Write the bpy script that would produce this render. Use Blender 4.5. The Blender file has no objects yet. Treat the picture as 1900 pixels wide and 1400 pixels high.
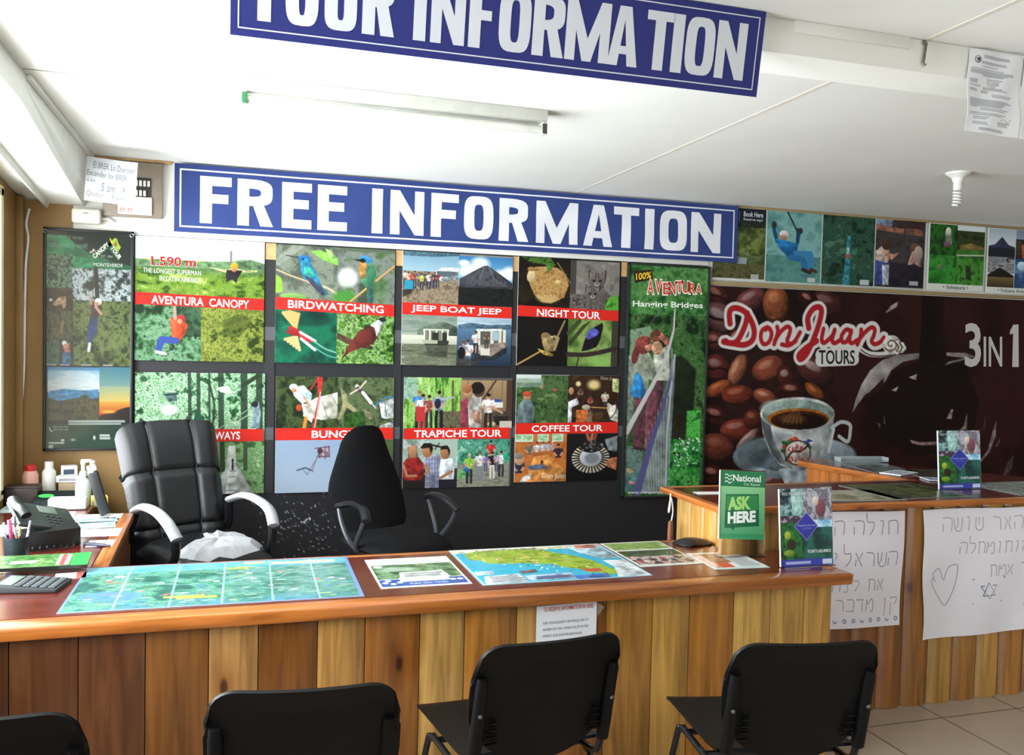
import bpy, bmesh, math, random
import numpy as np
from mathutils import Vector, Matrix

SC = bpy.context.scene
COL = SC.collection
PI = math.pi

# ------------------------------------------------------------------ camera
F_PX, PITCH, ROLL, YAW, EYE = 1657.5, -0.0392, 0.02373, 0.3013, 1.62
cy, sy, cp, sp, cr, sr = math.cos(YAW), math.sin(YAW), math.cos(PITCH), math.sin(PITCH), math.cos(ROLL), math.sin(ROLL)
fw = Vector((sy * cp, cy * cp, sp)); r0 = Vector((cy, -sy, 0)); u0 = r0.cross(fw)
rt = cr * r0 + sr * u0; up = -sr * r0 + cr * u0
cam_data = bpy.data.cameras.new('camera'); cam = bpy.data.objects.new('camera', cam_data); COL.objects.link(cam)
cam_data.sensor_width = 36.0; cam_data.lens = F_PX * 36.0 / 1900.0; cam_data.clip_start = 0.05
M = Matrix((rt, up, -fw)).transposed().to_4x4(); M.translation = Vector((0, 0, EYE)); cam.matrix_world = M
SC.camera = cam

# ------------------------------------------------------------------ light: daylight through the side window and the open shop front
SC.view_settings.view_transform = 'Standard'; SC.view_settings.look = 'None'
SC.view_settings.gamma = 1.0; SC.view_settings.use_curve_mapping = False
SC.view_settings.exposure = -0.85
wd = bpy.data.worlds.new('daylight'); SC.world = wd; wd.use_nodes = True
nt = wd.node_tree; bg = nt.nodes['Background']
bg.inputs['Color'].default_value = (0.90, 0.965, 1.0, 1)
# open daylight, much brighter on the window side where the sunlit street lies
SKY_BASE, SKY_WINDOW = 1.75, 38.0
_tc = nt.nodes.new('ShaderNodeTexCoord'); _sx = nt.nodes.new('ShaderNodeSeparateXYZ'); nt.links.new(_tc.outputs['Generated'], _sx.inputs[0])
_mr = nt.nodes.new('ShaderNodeMapRange'); _mr.interpolation_type = 'SMOOTHSTEP'
for k_, v_ in (('From Min', -0.15), ('From Max', -0.75), ('To Min', SKY_BASE), ('To Max', SKY_WINDOW)): _mr.inputs[k_].default_value = v_
nt.links.new(_sx.outputs['X'], _mr.inputs['Value']); nt.links.new(_mr.outputs['Result'], bg.inputs['Strength'])
def area(name, loc, rot, sx, sy_, power, portal=False, color=(1, 1, 1)):
    d = bpy.data.lights.new(name, 'AREA'); d.shape = 'RECTANGLE'; d.size = sx; d.size_y = sy_; d.energy = power; d.color = color
    o = bpy.data.objects.new(name, d); COL.objects.link(o); o.location = loc; o.rotation_euler = rot
    if portal: d.cycles.is_portal = True
    return o
# window of the left wall and the open front of the shop (both real openings; the lamps there only guide sky light in)
area('window_portal', (-1.12, 3.1, 1.55), (0, -PI / 2, 0), 1.5, 3.3, 1, True)
area('shopfront_portal', (1.6, -2.05, 1.15), (PI / 2, 0, 0), 3.6, 2.2, 1, True)

# ------------------------------------------------------------------ helpers: colours and materials
def lin(c):
    c = np.asarray(c, dtype=float)
    return np.where(c <= 0.04045, c / 12.92, ((c + 0.055) / 1.055) ** 2.4)
def hx(s):
    if not isinstance(s, str): return np.array(s, float)
    if len(s) == 3: s = ''.join(ch * 2 for ch in s)
    return np.array([int(s[i:i + 2], 16) / 255 for i in (0, 2, 4)])
_mats = {}
def mat(name, col, rough=0.5, metal=0.0, var=0.08, scale=14.0, bump=0.0, spec=0.5, alpha=1.0, trans=0.0):
    """a plain material whose colour and gloss waver a little with noise"""
    if name in _mats: return _mats[name]
    m = bpy.data.materials.new(name); m.use_nodes = True; n = m.node_tree.nodes; l = m.node_tree.links
    b = n['Principled BSDF']; c = [float(x) for x in lin(hx(col))]
    tc = n.new('ShaderNodeTexCoord'); nz = n.new('ShaderNodeTexNoise'); nz.inputs['Scale'].default_value = scale; nz.inputs['Detail'].default_value = 4
    l.new(tc.outputs['Object'], nz.inputs['Vector'])
    rp = n.new('ShaderNodeValToRGB'); e = rp.color_ramp.elements
    e[0].position = 0.3; e[1].position = 0.7
    e[0].color = [x * (1 - var) for x in c] + [1]; e[1].color = [min(1, x * (1 + var)) for x in c] + [1]
    l.new(nz.outputs['Fac'], rp.inputs['Fac']); l.new(rp.outputs['Color'], b.inputs['Base Color'])
    b.inputs['Roughness'].default_value = rough; b.inputs['Metallic'].default_value = metal
    b.inputs['Specular IOR Level'].default_value = spec
    if trans: b.inputs['Transmission Weight'].default_value = trans; b.inputs['IOR'].default_value = 1.3
    if alpha < 1: b.inputs['Alpha'].default_value = alpha
    if bump:
        bp = n.new('ShaderNodeBump'); bp.inputs['Strength'].default_value = bump; bp.inputs['Distance'].default_value = 0.002
        n2 = n.new('ShaderNodeTexNoise'); n2.inputs['Scale'].default_value = scale * 12; l.new(tc.outputs['Object'], n2.inputs['Vector'])
        l.new(n2.outputs['Fac'], bp.inputs['Height']); l.new(bp.outputs['Normal'], b.inputs['Normal'])
    _mats[name] = m
    return m
def printed(name, rough=0.4, spec=0.35, coat=0.0):
    """print or paint: colour comes from the mesh's own colour attribute, with faint paper grain"""
    if name in _mats: return _mats[name]
    m = bpy.data.materials.new(name); m.use_nodes = True; n = m.node_tree.nodes; l = m.node_tree.links; b = n['Principled BSDF']
    a = n.new('ShaderNodeAttribute'); a.attribute_name = 'Col'
    l.new(a.outputs['Color'], b.inputs['Base Color'])
    nz = n.new('ShaderNodeTexNoise'); nz.inputs['Scale'].default_value = 35
    mr = n.new('ShaderNodeMapRange'); mr.inputs['To Min'].default_value = rough - 0.05; mr.inputs['To Max'].default_value = rough + 0.08
    l.new(nz.outputs['Fac'], mr.inputs['Value']); l.new(mr.outputs['Result'], b.inputs['Roughness'])
    b.inputs['Specular IOR Level'].default_value = spec; b.inputs['Coat Weight'].default_value = coat; b.inputs['Coat Roughness'].default_value = 0.1
    _mats[name] = m
    return m
def wood(name, axis='Z', rough=0.35, knots=True, tint=None, coat=0.25, flat=1):
    """varnished pine: long grain and knots over the board colour held in the attribute Col (or one tint)"""
    if name in _mats: return _mats[name]
    m = bpy.data.materials.new(name); m.use_nodes = True; n = m.node_tree.nodes; l = m.node_tree.links; b = n['Principled BSDF']
    tc = n.new('ShaderNodeTexCoord'); geo = n.new('ShaderNodeNewGeometry')
    off = n.new('ShaderNodeVectorMath'); off.operation = 'SCALE'; off.inputs['Scale'].default_value = 37.0
    cmb = n.new('ShaderNodeCombineXYZ')
    for k in range(3): l.new(geo.outputs['Random Per Island'], cmb.inputs[k])
    l.new(cmb.outputs[0], off.inputs[0])
    add = n.new('ShaderNodeVectorMath'); l.new(tc.outputs['Object'], add.inputs[0]); l.new(off.outputs[0], add.inputs[1])
    mp = n.new('ShaderNodeMapping'); l.new(add.outputs[0], mp.inputs['Vector'])
    s = {'Z': (26, 26, 1.6), 'X': (1.6, 26, 26), 'Y': (26, 1.6, 26)}[axis]; mp.inputs['Scale'].default_value = s
    nz = n.new('ShaderNodeTexNoise'); nz.inputs['Scale'].default_value = 1.0; nz.inputs['Detail'].default_value = 5; nz.inputs['Distortion'].default_value = 1.2
    l.new(mp.outputs[0], nz.inputs['Vector'])
    rp = n.new('ShaderNodeValToRGB'); e = rp.color_ramp.elements
    e[0].position = 0.32; e[0].color = (0.55, 0.48, 0.40, 1); e[1].position = 0.66; e[1].color = (1.18, 1.14, 1.05, 1)
    l.new(nz.outputs['Fac'], rp.inputs['Fac'])
    mx = n.new('ShaderNodeMix'); mx.data_type = 'RGBA'; mx.blend_type = 'MULTIPLY'; mx.inputs[0].default_value = 1.0
    if tint is None:
        a = n.new('ShaderNodeAttribute'); a.attribute_name = 'Col'; l.new(a.outputs['Color'], mx.inputs[6])
    else: mx.inputs[6].default_value = [float(x) for x in lin(hx(tint))] + [1]
    l.new(rp.outputs['Color'], mx.inputs[7]); out = mx.outputs[2]
    if knots:
        mp2 = n.new('ShaderNodeMapping'); l.new(add.outputs[0], mp2.inputs['Vector'])
        ks = list({'Z': (5.2, 5.2, 2.2), 'X': (2.4, 5.5, 5.5), 'Y': (5.5, 2.4, 5.5)}[axis])
        if axis == 'Z': ks[flat] = 0.0
        mp2.inputs['Scale'].default_value = ks
        vo = n.new('ShaderNodeTexVoronoi'); vo.inputs['Scale'].default_value = 1.0; l.new(mp2.outputs[0], vo.inputs['Vector'])
        r2 = n.new('ShaderNodeValToRGB'); e = r2.color_ramp.elements
        e[0].position = 0.045; e[0].color = (0.16, 0.08, 0.05, 1); e[1].position = 0.085; e[1].color = (0.74, 0.6, 0.46, 1)
        x = e.new(0.26); x.color = (1, 1, 1, 1)
        l.new(vo.outputs['Distance'], r2.inputs['Fac'])
        m2 = n.new('ShaderNodeMix'); m2.data_type = 'RGBA'; m2.blend_type = 'MULTIPLY'; m2.inputs[0].default_value = 1.0
        l.new(out, m2.inputs[6]); l.new(r2.outputs['Color'], m2.inputs[7]); out = m2.outputs[2]
    l.new(out, b.inputs['Base Color']); b.inputs['Roughness'].default_value = rough
    b.inputs['Coat Weight'].default_value = coat; b.inputs['Coat Roughness'].default_value = 0.18
    bp = n.new('ShaderNodeBump'); bp.inputs['Strength'].default_value = 0.12; bp.inputs['Distance'].default_value = 0.002
    l.new(nz.outputs['Fac'], bp.inputs['Height']); l.new(bp.outputs['Normal'], b.inputs['Normal'])
    _mats[name] = m
    return m

# ------------------------------------------------------------------ helpers: objects
def thing(name, label, cat, loc=(0, 0, 0), rz=0.0, group=None):
    o = bpy.data.objects.new(name, None); COL.objects.link(o); o.location = loc; o.rotation_euler = (0, 0, rz); o.empty_display_size = 0.05
    return tag(o, label, cat, group)
def tag(o, label, cat, group=None):
    o['label'] = label; o['category'] = cat
    if group: o['group'] = group
    return o
def struct(o): o['kind'] = 'structure'; return o
def copy_tree(o, parent=None):
    c = o.copy(); COL.objects.link(c); c.parent = parent
    for ch in list(o.children): copy_tree(ch, c)
    return c

class MB:
    """collects shapes and links them as ONE mesh object"""
    def __init__(s): s.bm = bmesh.new(); s.col = s.bm.verts.layers.float_color.new('Col'); s.mi = 0; s.c = (1, 1, 1, 1)
    def color(s, c): s.c = tuple(float(x) for x in lin(hx(c))) + (1.0,); return s
    def V(s, p): v = s.bm.verts.new(p); v[s.col] = s.c; return v
    def Fc(s, vs):
        try: f = s.bm.faces.new(vs); f.material_index = s.mi; return f
        except ValueError: return None
    def quad(s, *p): return s.Fc([s.V(q) for q in p])
    def box(s, x0, x1, y0, y1, z0, z1, bev=0.0, seg=2, mtx=None):
        v = [s.V((x, y, z)) for z in (z0, z1) for y in (y0, y1) for x in (x0, x1)]
        fs = [s.Fc([v[i] for i in q]) for q in ((0, 2, 3, 1), (4, 5, 7, 6), (0, 1, 5, 4), (2, 6, 7, 3), (0, 4, 6, 2), (1, 3, 7, 5))]
        if bev:
            es = list({e for f in fs for e in f.edges})
            r = bmesh.ops.bevel(s.bm, geom=es, offset=bev, segments=seg, profile=0.5, affect='EDGES')
            v = list({q for f in r['faces'] for q in f.verts} | {q for q in v if q.is_valid})
            for q in v: q[s.col] = s.c
            for f in r['faces']: f.material_index = s.mi
        if mtx is not None: bmesh.ops.transform(s.bm, matrix=mtx, verts=[q for q in v if q.is_valid])
        return s
    def prism(s, pts, axis, a, b, bev=0.0):
        """polygon pts (in the plane across axis) pushed from a to b"""
        def P(p, t): return {'z': (p[0], p[1], t), 'y': (p[0], t, p[1]), 'x': (t, p[0], p[1])}[axis]
        A = [s.V(P(p, a)) for p in pts]; B = [s.V(P(p, b)) for p in pts]; n = len(pts)
        fs = [s.Fc(A), s.Fc(B[::-1])] + [s.Fc([A[i], B[i], B[(i + 1) % n], A[(i + 1) % n]]) for i in range(n)]
        if bev:
            es = list({e for f in fs[:2] for e in f.edges})
            r = bmesh.ops.bevel(s.bm, geom=es, offset=bev, segments=2, profile=0.5, affect='EDGES')
            for f in r['faces']:
                f.material_index = s.mi
                for q in f.verts: q[s.col] = s.c
        return s
    def tube(s, pts, r, seg=8, ry=None, closed=False, caps=True):
        P = [Vector(p) for p in pts]; n = len(P); R = r if isinstance(r, (list, tuple)) else [r] * n
        rings = []; prev = None
        for i in range(n):
            if closed: t = P[(i + 1) % n] - P[i - 1]
            else: t = P[min(i + 1, n - 1)] - P[max(i - 1, 0)]
            t.normalize()
            if prev is None: u = t.orthogonal().normalized() if abs(t.x) > 0.9 else t.cross(Vector((1, 0, 0))).normalized()
            else: u = (prev - t * prev.dot(t)).normalized()
            prev = u; w = t.cross(u); k = (ry / r) if (ry and not isinstance(r, (list, tuple))) else 1.0
            rings.append([s.V(P[i] + u * R[i] * math.cos(2 * PI * j / seg) + w * R[i] * k * math.sin(2 * PI * j / seg)) for j in range(seg)])
        for i in range(n if closed else n - 1):
            a, b = rings[i], rings[(i + 1) % n]
            for j in range(seg): s.Fc([a[j], a[(j + 1) % seg], b[(j + 1) % seg], b[j]])
        if caps and not closed: s.Fc(rings[0][::-1]); s.Fc(rings[-1])
        return s
    def lathe(s, prof, c=(0, 0, 0), seg=20, caps=True):
        rings = [[s.V((c[0] + r * math.cos(2 * PI * j / seg), c[1] + r * math.sin(2 * PI * j / seg), c[2] + z)) for j in range(seg)] for r, z in prof]
        for a, b in zip(rings, rings[1:]):
            for j in range(seg): s.Fc([a[j], a[(j + 1) % seg], b[(j + 1) % seg], b[j]])
        if caps: s.Fc(rings[0][::-1]); s.Fc(rings[-1])
        return s
    def slab(s, fn, nu, nv, th, skip=None):
        """a curved sheet fn(u,v) -> point, given thickness th along its normal"""
        P = [[Vector(fn(i / nu, j / nv)) for i in range(nu + 1)] for j in range(nv + 1)]
        def N(i, j):
            a = P[j][min(i + 1, nu)] - P[j][max(i - 1, 0)]; b = P[min(j + 1, nv)][i] - P[max(j - 1, 0)][i]
            q = a.cross(b); return q.normalized() if q.length > 1e-9 else Vector((0, 1, 0))
        T = (lambda u, v: th) if not callable(th) else th
        A = [[s.V(P[j][i]) for i in range(nu + 1)] for j in range(nv + 1)]
        B = [[s.V(P[j][i] + N(i, j) * T(i / nu, j / nv)) for i in range(nu + 1)] for j in range(nv + 1)]
        for j in range(nv):
            for i in range(nu):
                s.Fc([A[j][i], A[j + 1][i], A[j + 1][i + 1], A[j][i + 1]]); s.Fc([B[j][i], B[j][i + 1], B[j + 1][i + 1], B[j + 1][i]])
        for j in range(nv): s.Fc([A[j][0], B[j][0], B[j + 1][0], A[j + 1][0]]); s.Fc([A[j][nu], A[j + 1][nu], B[j + 1][nu], B[j][nu]])
        for i in range(nu): s.Fc([A[0][i], A[0][i + 1], B[0][i + 1], B[0][i]]); s.Fc([A[nv][i], B[nv][i], B[nv][i + 1], A[nv][i + 1]])
        return s
    def build(s, name, mats, parent=None, loc=(0, 0, 0), rot=(0, 0, 0), smooth=True, angle=0.6, fix=True):
        if fix: bmesh.ops.recalc_face_normals(s.bm, faces=s.bm.faces)
        me = bpy.data.meshes.new(name); s.bm.to_mesh(me); s.bm.free()
        for m in (mats if isinstance(mats, (list, tuple)) else [mats]): me.materials.append(m)
        if smooth:
            me.polygons.foreach_set('use_smooth', np.ones(len(me.polygons), dtype=bool)); me.set_sharp_from_angle(angle=angle)
        o = bpy.data.objects.new(name, me); COL.objects.link(o); o.parent = parent; o.location = loc; o.rotation_euler = rot
        return o

# ------------------------------------------------------------------ helpers: printed pictures as fine coloured meshes
def fbm(h, w, sx, sy_, rng, octv=4):
    """layered value noise, feature size about sx by sy_ cells"""
    out = np.zeros((h, w)); amp = 1.0
    for o in range(octv):
        gw, gh = max(1, int(w / sx)) + 3, max(1, int(h / sy_)) + 3
        g = rng.random((gh, gw)); x = np.linspace(0, gw - 2.001, w); y = np.linspace(0, gh - 2.001, h)
        xi, yi = x.astype(int), y.astype(int); fx, fy = x - xi, y - yi; fx = fx * fx * (3 - 2 * fx); fy = (fy * fy * (3 - 2 * fy))[:, None]
        a = g[yi][:, xi] * (1 - fx) + g[yi][:, xi + 1] * fx; b = g[yi + 1][:, xi] * (1 - fx) + g[yi + 1][:, xi + 1] * fx
        out += amp * (a * (1 - fy) + b * fy); amp *= 0.6; sx = max(1.0, sx / 2); sy_ = max(1.0, sy_ / 2)
    return out
_glyphs = {}
def text_tris(body, bold=0.0):
    """triangles of a line of type in its own 0..1 box"""
    key = (body, bold)
    if key not in _glyphs:
        cu = bpy.data.curves.new('type', 'FONT'); cu.body = body; cu.offset = bold; cu.resolution_u = 3
        ob = bpy.data.objects.new('type', cu); COL.objects.link(ob)
        dg = bpy.context.evaluated_depsgraph_get(); me = bpy.data.meshes.new_from_object(ob.evaluated_get(dg)); me.calc_loop_triangles()
        v = np.array([x.co[:2] for x in me.vertices]); t = np.array([x.vertices[:] for x in me.loop_triangles])
        bpy.data.objects.remove(ob); bpy.data.meshes.remove(me); bpy.data.curves.remove(cu)
        if len(v) == 0: v = np.zeros((3, 2)); t = np.array([[0, 1, 2]])
        lo, hi = v.min(0), v.max(0); v = (v - lo) / np.maximum(hi - lo, 1e-6); v[:, 1] = 1 - v[:, 1]
        _glyphs[key] = (v, t)
    return _glyphs[key]
def spline(pts, n=8):
    """smooth polyline through pts"""
    P = [np.array(p, float) for p in pts]; out = []
    if len(P) < 3: return [tuple(p) for p in P]
    for i in range(len(P) - 1):
        a, b, c, d = P[max(i - 1, 0)], P[i], P[i + 1], P[min(i + 2, len(P) - 1)]
        for k in range(n):
            t = k / n; out.append(tuple(0.5 * (2 * b + (c - a) * t + (2 * a - 5 * b + 4 * c - d) * t * t + (3 * b - a - 3 * c + d) * t ** 3)))
    return out + [tuple(P[-1])]

class Pic:
    """a printed picture; all coordinates are in its own frame (x0,y0,x1,y1), y down"""
    def __init__(s, frame, w, h, fill='888', seed=1):
        s.x0, s.y0, s.x1, s.y1 = frame; s.w, s.h = w, h; s.a = np.ones((h, w, 3)) * hx(fill); s.rng = np.random.default_rng(seed); s.over = []
        s.kx = (w - 1) / (s.x1 - s.x0); s.ky = (h - 1) / (s.y1 - s.y0); s.H = None
    def quad(s, tl, tr, br, bl):
        """lets shapes be given in the slanted frame whose corners are tl, tr, br, bl"""
        A = []; B = []
        for (x, y), (u, v) in zip((tl, tr, br, bl), ((s.x0, s.y0), (s.x1, s.y0), (s.x1, s.y1), (s.x0, s.y1))):
            A += [[x, y, 1, 0, 0, 0, -u * x, -u * y], [0, 0, 0, x, y, 1, -v * x, -v * y]]; B += [u, v]
        s.H = np.append(np.linalg.solve(np.array(A, float), np.array(B, float)), 1).reshape(3, 3); return s
    def T(s, pts):
        if s.H is None: return pts
        q = np.c_[np.array(pts, float), np.ones(len(pts))] @ s.H.T; return [tuple(p) for p in q[:, :2] / q[:, 2:]]
    def K(s, p):
        """local scale of the slanted frame at p"""
        if s.H is None: return 1.0
        a, b, c = s.T([p, (p[0] + 1, p[1]), (p[0], p[1] + 1)]); return math.sqrt(abs((b[0] - a[0]) * (c[1] - a[1]) - (b[1] - a[1]) * (c[0] - a[0])))
    def _win(s, x0, y0, x1, y1):
        X0 = max(0, int(math.floor((x0 - s.x0) * s.kx))); X1 = min(s.w, int(math.ceil((x1 - s.x0) * s.kx)) + 1)
        Y0 = max(0, int(math.floor((y0 - s.y0) * s.ky))); Y1 = min(s.h, int(math.ceil((y1 - s.y0) * s.ky)) + 1)
        return X0, Y0, max(X0, X1), max(Y0, Y1)
    def _blend(s, X0, Y0, X1, Y1, m, col):
        b = s.a[Y0:Y1, X0:X1]; b += (hx(col) - b) * m[..., None]
    def r(s, x0, y0, x1, y1, c1, c2=None, noise=0.0):
        if s.H is not None: return s.p([(x0, y0), (x1, y0), (x1, y1), (x0, y1)], c1, flat=True)
        X0, Y0, X1, Y1 = s._win(x0, y0, x1, y1)
        if X1 <= X0 or Y1 <= Y0: return s
        t = np.linspace(0, 1, Y1 - Y0)[:, None, None]; c = hx(c1) * (1 - t) + hx(c2 if c2 is not None else c1) * t
        s.a[Y0:Y1, X0:X1] = c + (noise * (s.rng.random((Y1 - Y0, X1 - X0, 1)) - 0.5) if noise else 0); return s
    def fol(s, x0, y0, x1, y1, cols, size=10, sy_=None, alpha=1.0, octv=4, mask=None):
        X0, Y0, X1, Y1 = s._win(x0, y0, x1, y1)
        if X1 <= X0 or Y1 <= Y0: return s
        n = fbm(Y1 - Y0, X1 - X0, max(1, size * s.kx), max(1, (sy_ or size) * s.ky), s.rng, octv)
        k_ = max(1, size * s.kx); n = n + .8 * fbm(Y1 - Y0, X1 - X0, k_ * 4.5, max(1, (sy_ or size) * s.ky) * 4.5, s.rng, 2) + .38 * s.rng.random(n.shape) * min(1, k_ / 4)
        n = (n - n.mean()) / (n.std() + 1e-6); t = np.clip(n / 3.2 + 0.5, 0, 1) * (len(cols) - 1); C = np.array([hx(c) for c in cols])
        i = np.minimum(t.astype(int), len(cols) - 2); f = (t - i)[..., None]; v = C[i] * (1 - f) + C[i + 1] * f
        b = s.a[Y0:Y1, X0:X1]; al = alpha if mask is None else alpha * mask(X0, Y0, X1, Y1)[..., None]; b += (v - b) * al; return s
    def pm(s, pts):
        """mask function of a polygon"""
        def f(X0, Y0, X1, Y1):
            out = np.zeros((Y1 - Y0, X1 - X0))
            for dx, dy in ((-.25, -.25), (.25, -.25), (-.25, .25), (.25, .25)):
                gx, gy = np.meshgrid((np.arange(X0, X1) + dx) / s.kx + s.x0, (np.arange(Y0, Y1) + dy) / s.ky + s.y0); ins = np.zeros(gx.shape, bool)
                for (ax, ay), (bx, by) in zip(pts, list(pts[1:]) + [pts[0]]):
                    if ay == by: continue
                    k = ((ay > gy) != (by > gy)) & (gx < (bx - ax) * (gy - ay) / (by - ay) + ax); ins ^= k
                out += ins / 4
            return out
        return f
    def p(s, pts, col, alpha=1.0, flat=False):
        pts = s.T(pts); xs = [q[0] for q in pts]; ys = [q[1] for q in pts]; W = s._win(min(xs), min(ys), max(xs), max(ys))
        if not flat and W[2] - W[0] > 4 and W[3] - W[1] > 4:   # folds and tone of a photographed surface
            h, w = W[3] - W[1], W[2] - W[0]; f = max(3, min(w, h) / 3); n = fbm(h, w, f, f, s.rng, 3); n = (n - n.mean()) / (n.std() + 1e-6)
            k = 1 + .13 * n + .12 * np.linspace(1, -1, w)[None, :] + .07 * np.linspace(1, -1, h)[:, None]
            s._blend(*W, s.pm(pts)(*W) * alpha, np.clip(hx(col) * k[..., None], 0, 1)); return s
        if W[2] > W[0] and W[3] > W[1]: s._blend(*W, s.pm(pts)(*W) * alpha, col)
        return s
    def pf(s, pts, cols, size=6, alpha=1.0):
        if s.H is not None: size = size * s.K(pts[0]); pts = s.T(pts)
        xs = [q[0] for q in pts]; ys = [q[1] for q in pts]; return s.fol(min(xs), min(ys), max(xs), max(ys), cols, size, alpha=alpha, mask=s.pm(pts))
    def e(s, cx, cy_, rx, ry, col, ang=0.0, alpha=1.0, soft=0.0):
        if s.H is not None:
            ca, sa = math.cos(ang), math.sin(ang)
            for k in ([1.0] if not soft else [1 + soft * (.5 - j / 6) for j in range(6)]):
                s.p([(cx + rx * k * math.cos(a) * ca - ry * k * math.sin(a) * sa, cy_ + rx * k * math.cos(a) * sa + ry * k * math.sin(a) * ca) for a in np.linspace(0, 2 * PI, 33)[:-1]], col, alpha if not soft else alpha * .3)
            return s
        R = max(rx, ry) * (1 + soft); W = s._win(cx - R, cy_ - R, cx + R, cy_ + R)
        if W[2] <= W[0] or W[3] <= W[1]: return s
        gx, gy = np.meshgrid(np.arange(W[0], W[2]) / s.kx + s.x0 - cx, np.arange(W[1], W[3]) / s.ky + s.y0 - cy_)
        ca, sa = math.cos(ang), math.sin(ang); u = (gx * ca + gy * sa) / rx; v = (-gx * sa + gy * ca) / ry; d = np.hypot(u, v)
        k = min(rx, ry) * s.kx; m = np.clip((1 - d) * (k if soft == 0 else 1 / soft) + 0.5, 0, 1); s._blend(*W, m * alpha, col if soft else np.clip(hx(col) * (1 - .14 * np.clip(v, -1, 1) - .08 * np.clip(u, -1, 1))[..., None], 0, 1)); return s
    def l(s, pts, wd_, col, alpha=1.0, taper=None):
        if s.H is not None: wd_ = wd_ * s.K(pts[len(pts) // 2]); pts = s.T(pts)
        hw = wd_ / 2
        xs = [q[0] for q in pts]; ys = [q[1] for q in pts]; W = s._win(min(xs) - wd_, min(ys) - wd_, max(xs) + wd_, max(ys) + wd_)
        if W[2] <= W[0] or W[3] <= W[1]: return s
        gx, gy = np.meshgrid(np.arange(W[0], W[2]) / s.kx + s.x0, np.arange(W[1], W[3]) / s.ky + s.y0); best = np.full(gx.shape, 1e9)
        n = len(pts) - 1
        for i, ((ax, ay), (bx, by)) in enumerate(zip(pts, pts[1:])):
            L = (bx - ax) ** 2 + (by - ay) ** 2 + 1e-9; t = np.clip(((gx - ax) * (bx - ax) + (gy - ay) * (by - ay)) / L, 0, 1)
            h_ = hw if not taper else hw * (taper[0] + (taper[1] - taper[0]) * (i + t) / n)
            best = np.minimum(best, np.hypot(gx - ax - t * (bx - ax), gy - ay - t * (by - ay)) - h_)
        s._blend(*W, np.clip(0.5 - best * s.kx, 0, 1) * alpha, col); return s
    def person(s, x, y, h, shirt='ddd', pants='334', hair='321', skin='c98', lean=0.0, arm=True, cut=1.0):
        """a small standing figure, head top at (x,y), height h"""
        w = h * 0.13; X = lambda t: x + lean * t * h
        if cut > 0.55:
            for k in (-1, 1): s.l([(X(.5) + k * w * .4, y + h * .48), (X(.75) + k * w * .55, y + h * .75), (X(1) + k * w * .5, y + h * min(1, cut))], h * 0.085, pants)
        s.p([(X(.17) - w * .9, y + h * .2), (X(.15), y + h * .15), (X(.17) + w * .9, y + h * .2), (X(.35) + w * .75, y + h * .36), (X(.53) + w * .8, y + h * .53), (X(.53) - w * .8, y + h * .53), (X(.35) - w * .75, y + h * .36)], shirt)
        if arm:
            s.l([(X(.2) - w, y + h * .21), (X(.36) - w * 1.25, y + h * .36), (X(.45) - w * .5, y + h * .44)], h * 0.055, skin); s.l([(X(.2) - w, y + h * .21), (X(.3) - w * 1.2, y + h * .3)], h * 0.07, shirt)
            s.l([(X(.2) + w, y + h * .21), (X(.36) + w * 1.2, y + h * .36), (X(.45) + w * .6, y + h * .43)], h * 0.055, skin); s.l([(X(.2) + w, y + h * .21), (X(.3) + w * 1.15, y + h * .3)], h * 0.07, shirt)
        s.e(X(.08), y + h * .085, h * .05, h * .068, skin); s.e(X(.05), y + h * .05, h * .055, h * .05, hair); return s
    def t(s, body, x0, y0, x1, y1, col, bold=0.0, z=0.0006, slope=0.0):
        """type set as thin raised ink fitted to the box"""
        v, t = text_tris(body, bold); q = np.empty_like(v); q[:, 0] = x0 + v[:, 0] * (x1 - x0); q[:, 1] = y0 + v[:, 1] * (y1 - y0) + slope * (q[:, 0] - x0)
        q = np.array(s.T(q))
        s.over.append((q, t, col, z)); return s
    def ti(s, body, x0, y0, x1, y1, col, bold=0.0, ang=0.0):
        """type printed into the picture itself, may be turned"""
        v, t = text_tris(body, bold); mx, my = (x0 + x1) / 2, (y0 + y1) / 2
        px = (v[:, 0] - .5) * (x1 - x0); py = (v[:, 1] - .5) * (y1 - y0); ca, sa = math.cos(ang), math.sin(ang)
        q = np.stack([mx + px * ca - py * sa, my + px * sa + py * ca], 1)
        for tr in t: s.p([tuple(q[i]) for i in tr], col, flat=True)
        return s
    def poly(s, pts, col, z=0.0005, step=None):
        if step:
            x = min(p[0] for p in pts); X = max(p[0] for p in pts); y = min(p[1] for p in pts); Y = max(p[1] for p in pts); nx, ny = math.ceil((X - x) / step), math.ceil((Y - y) / step)
            def cut(P, ax, lim, sg):
                out = []
                for a, b in zip(P, P[1:] + P[:1]):
                    da, db = sg * (a[ax] - lim), sg * (b[ax] - lim)
                    if da >= 0: out.append(a)
                    if da * db < 0: t = da / (da - db); out.append((a[0] + t * (b[0] - a[0]), a[1] + t * (b[1] - a[1])))
                return out
            for i in range(nx):
                P = cut(cut(list(pts), 0, x + i * (X - x) / nx, 1), 0, x + (i + 1) * (X - x) / nx, -1)
                for j in range(ny):
                    Q = cut(cut(P, 1, y + j * (Y - y) / ny, 1), 1, y + (j + 1) * (Y - y) / ny, -1) if len(P) > 2 else []
                    if len(Q) > 2: s.poly(Q, col, z)
            return s
        """one flat ink shape with a sharp edge (convex)"""
        q = np.array(s.T(pts), float); s.over.append((q, np.array([[0, i, i + 1] for i in range(1, len(q) - 1)]), col, z)); return s
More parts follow.
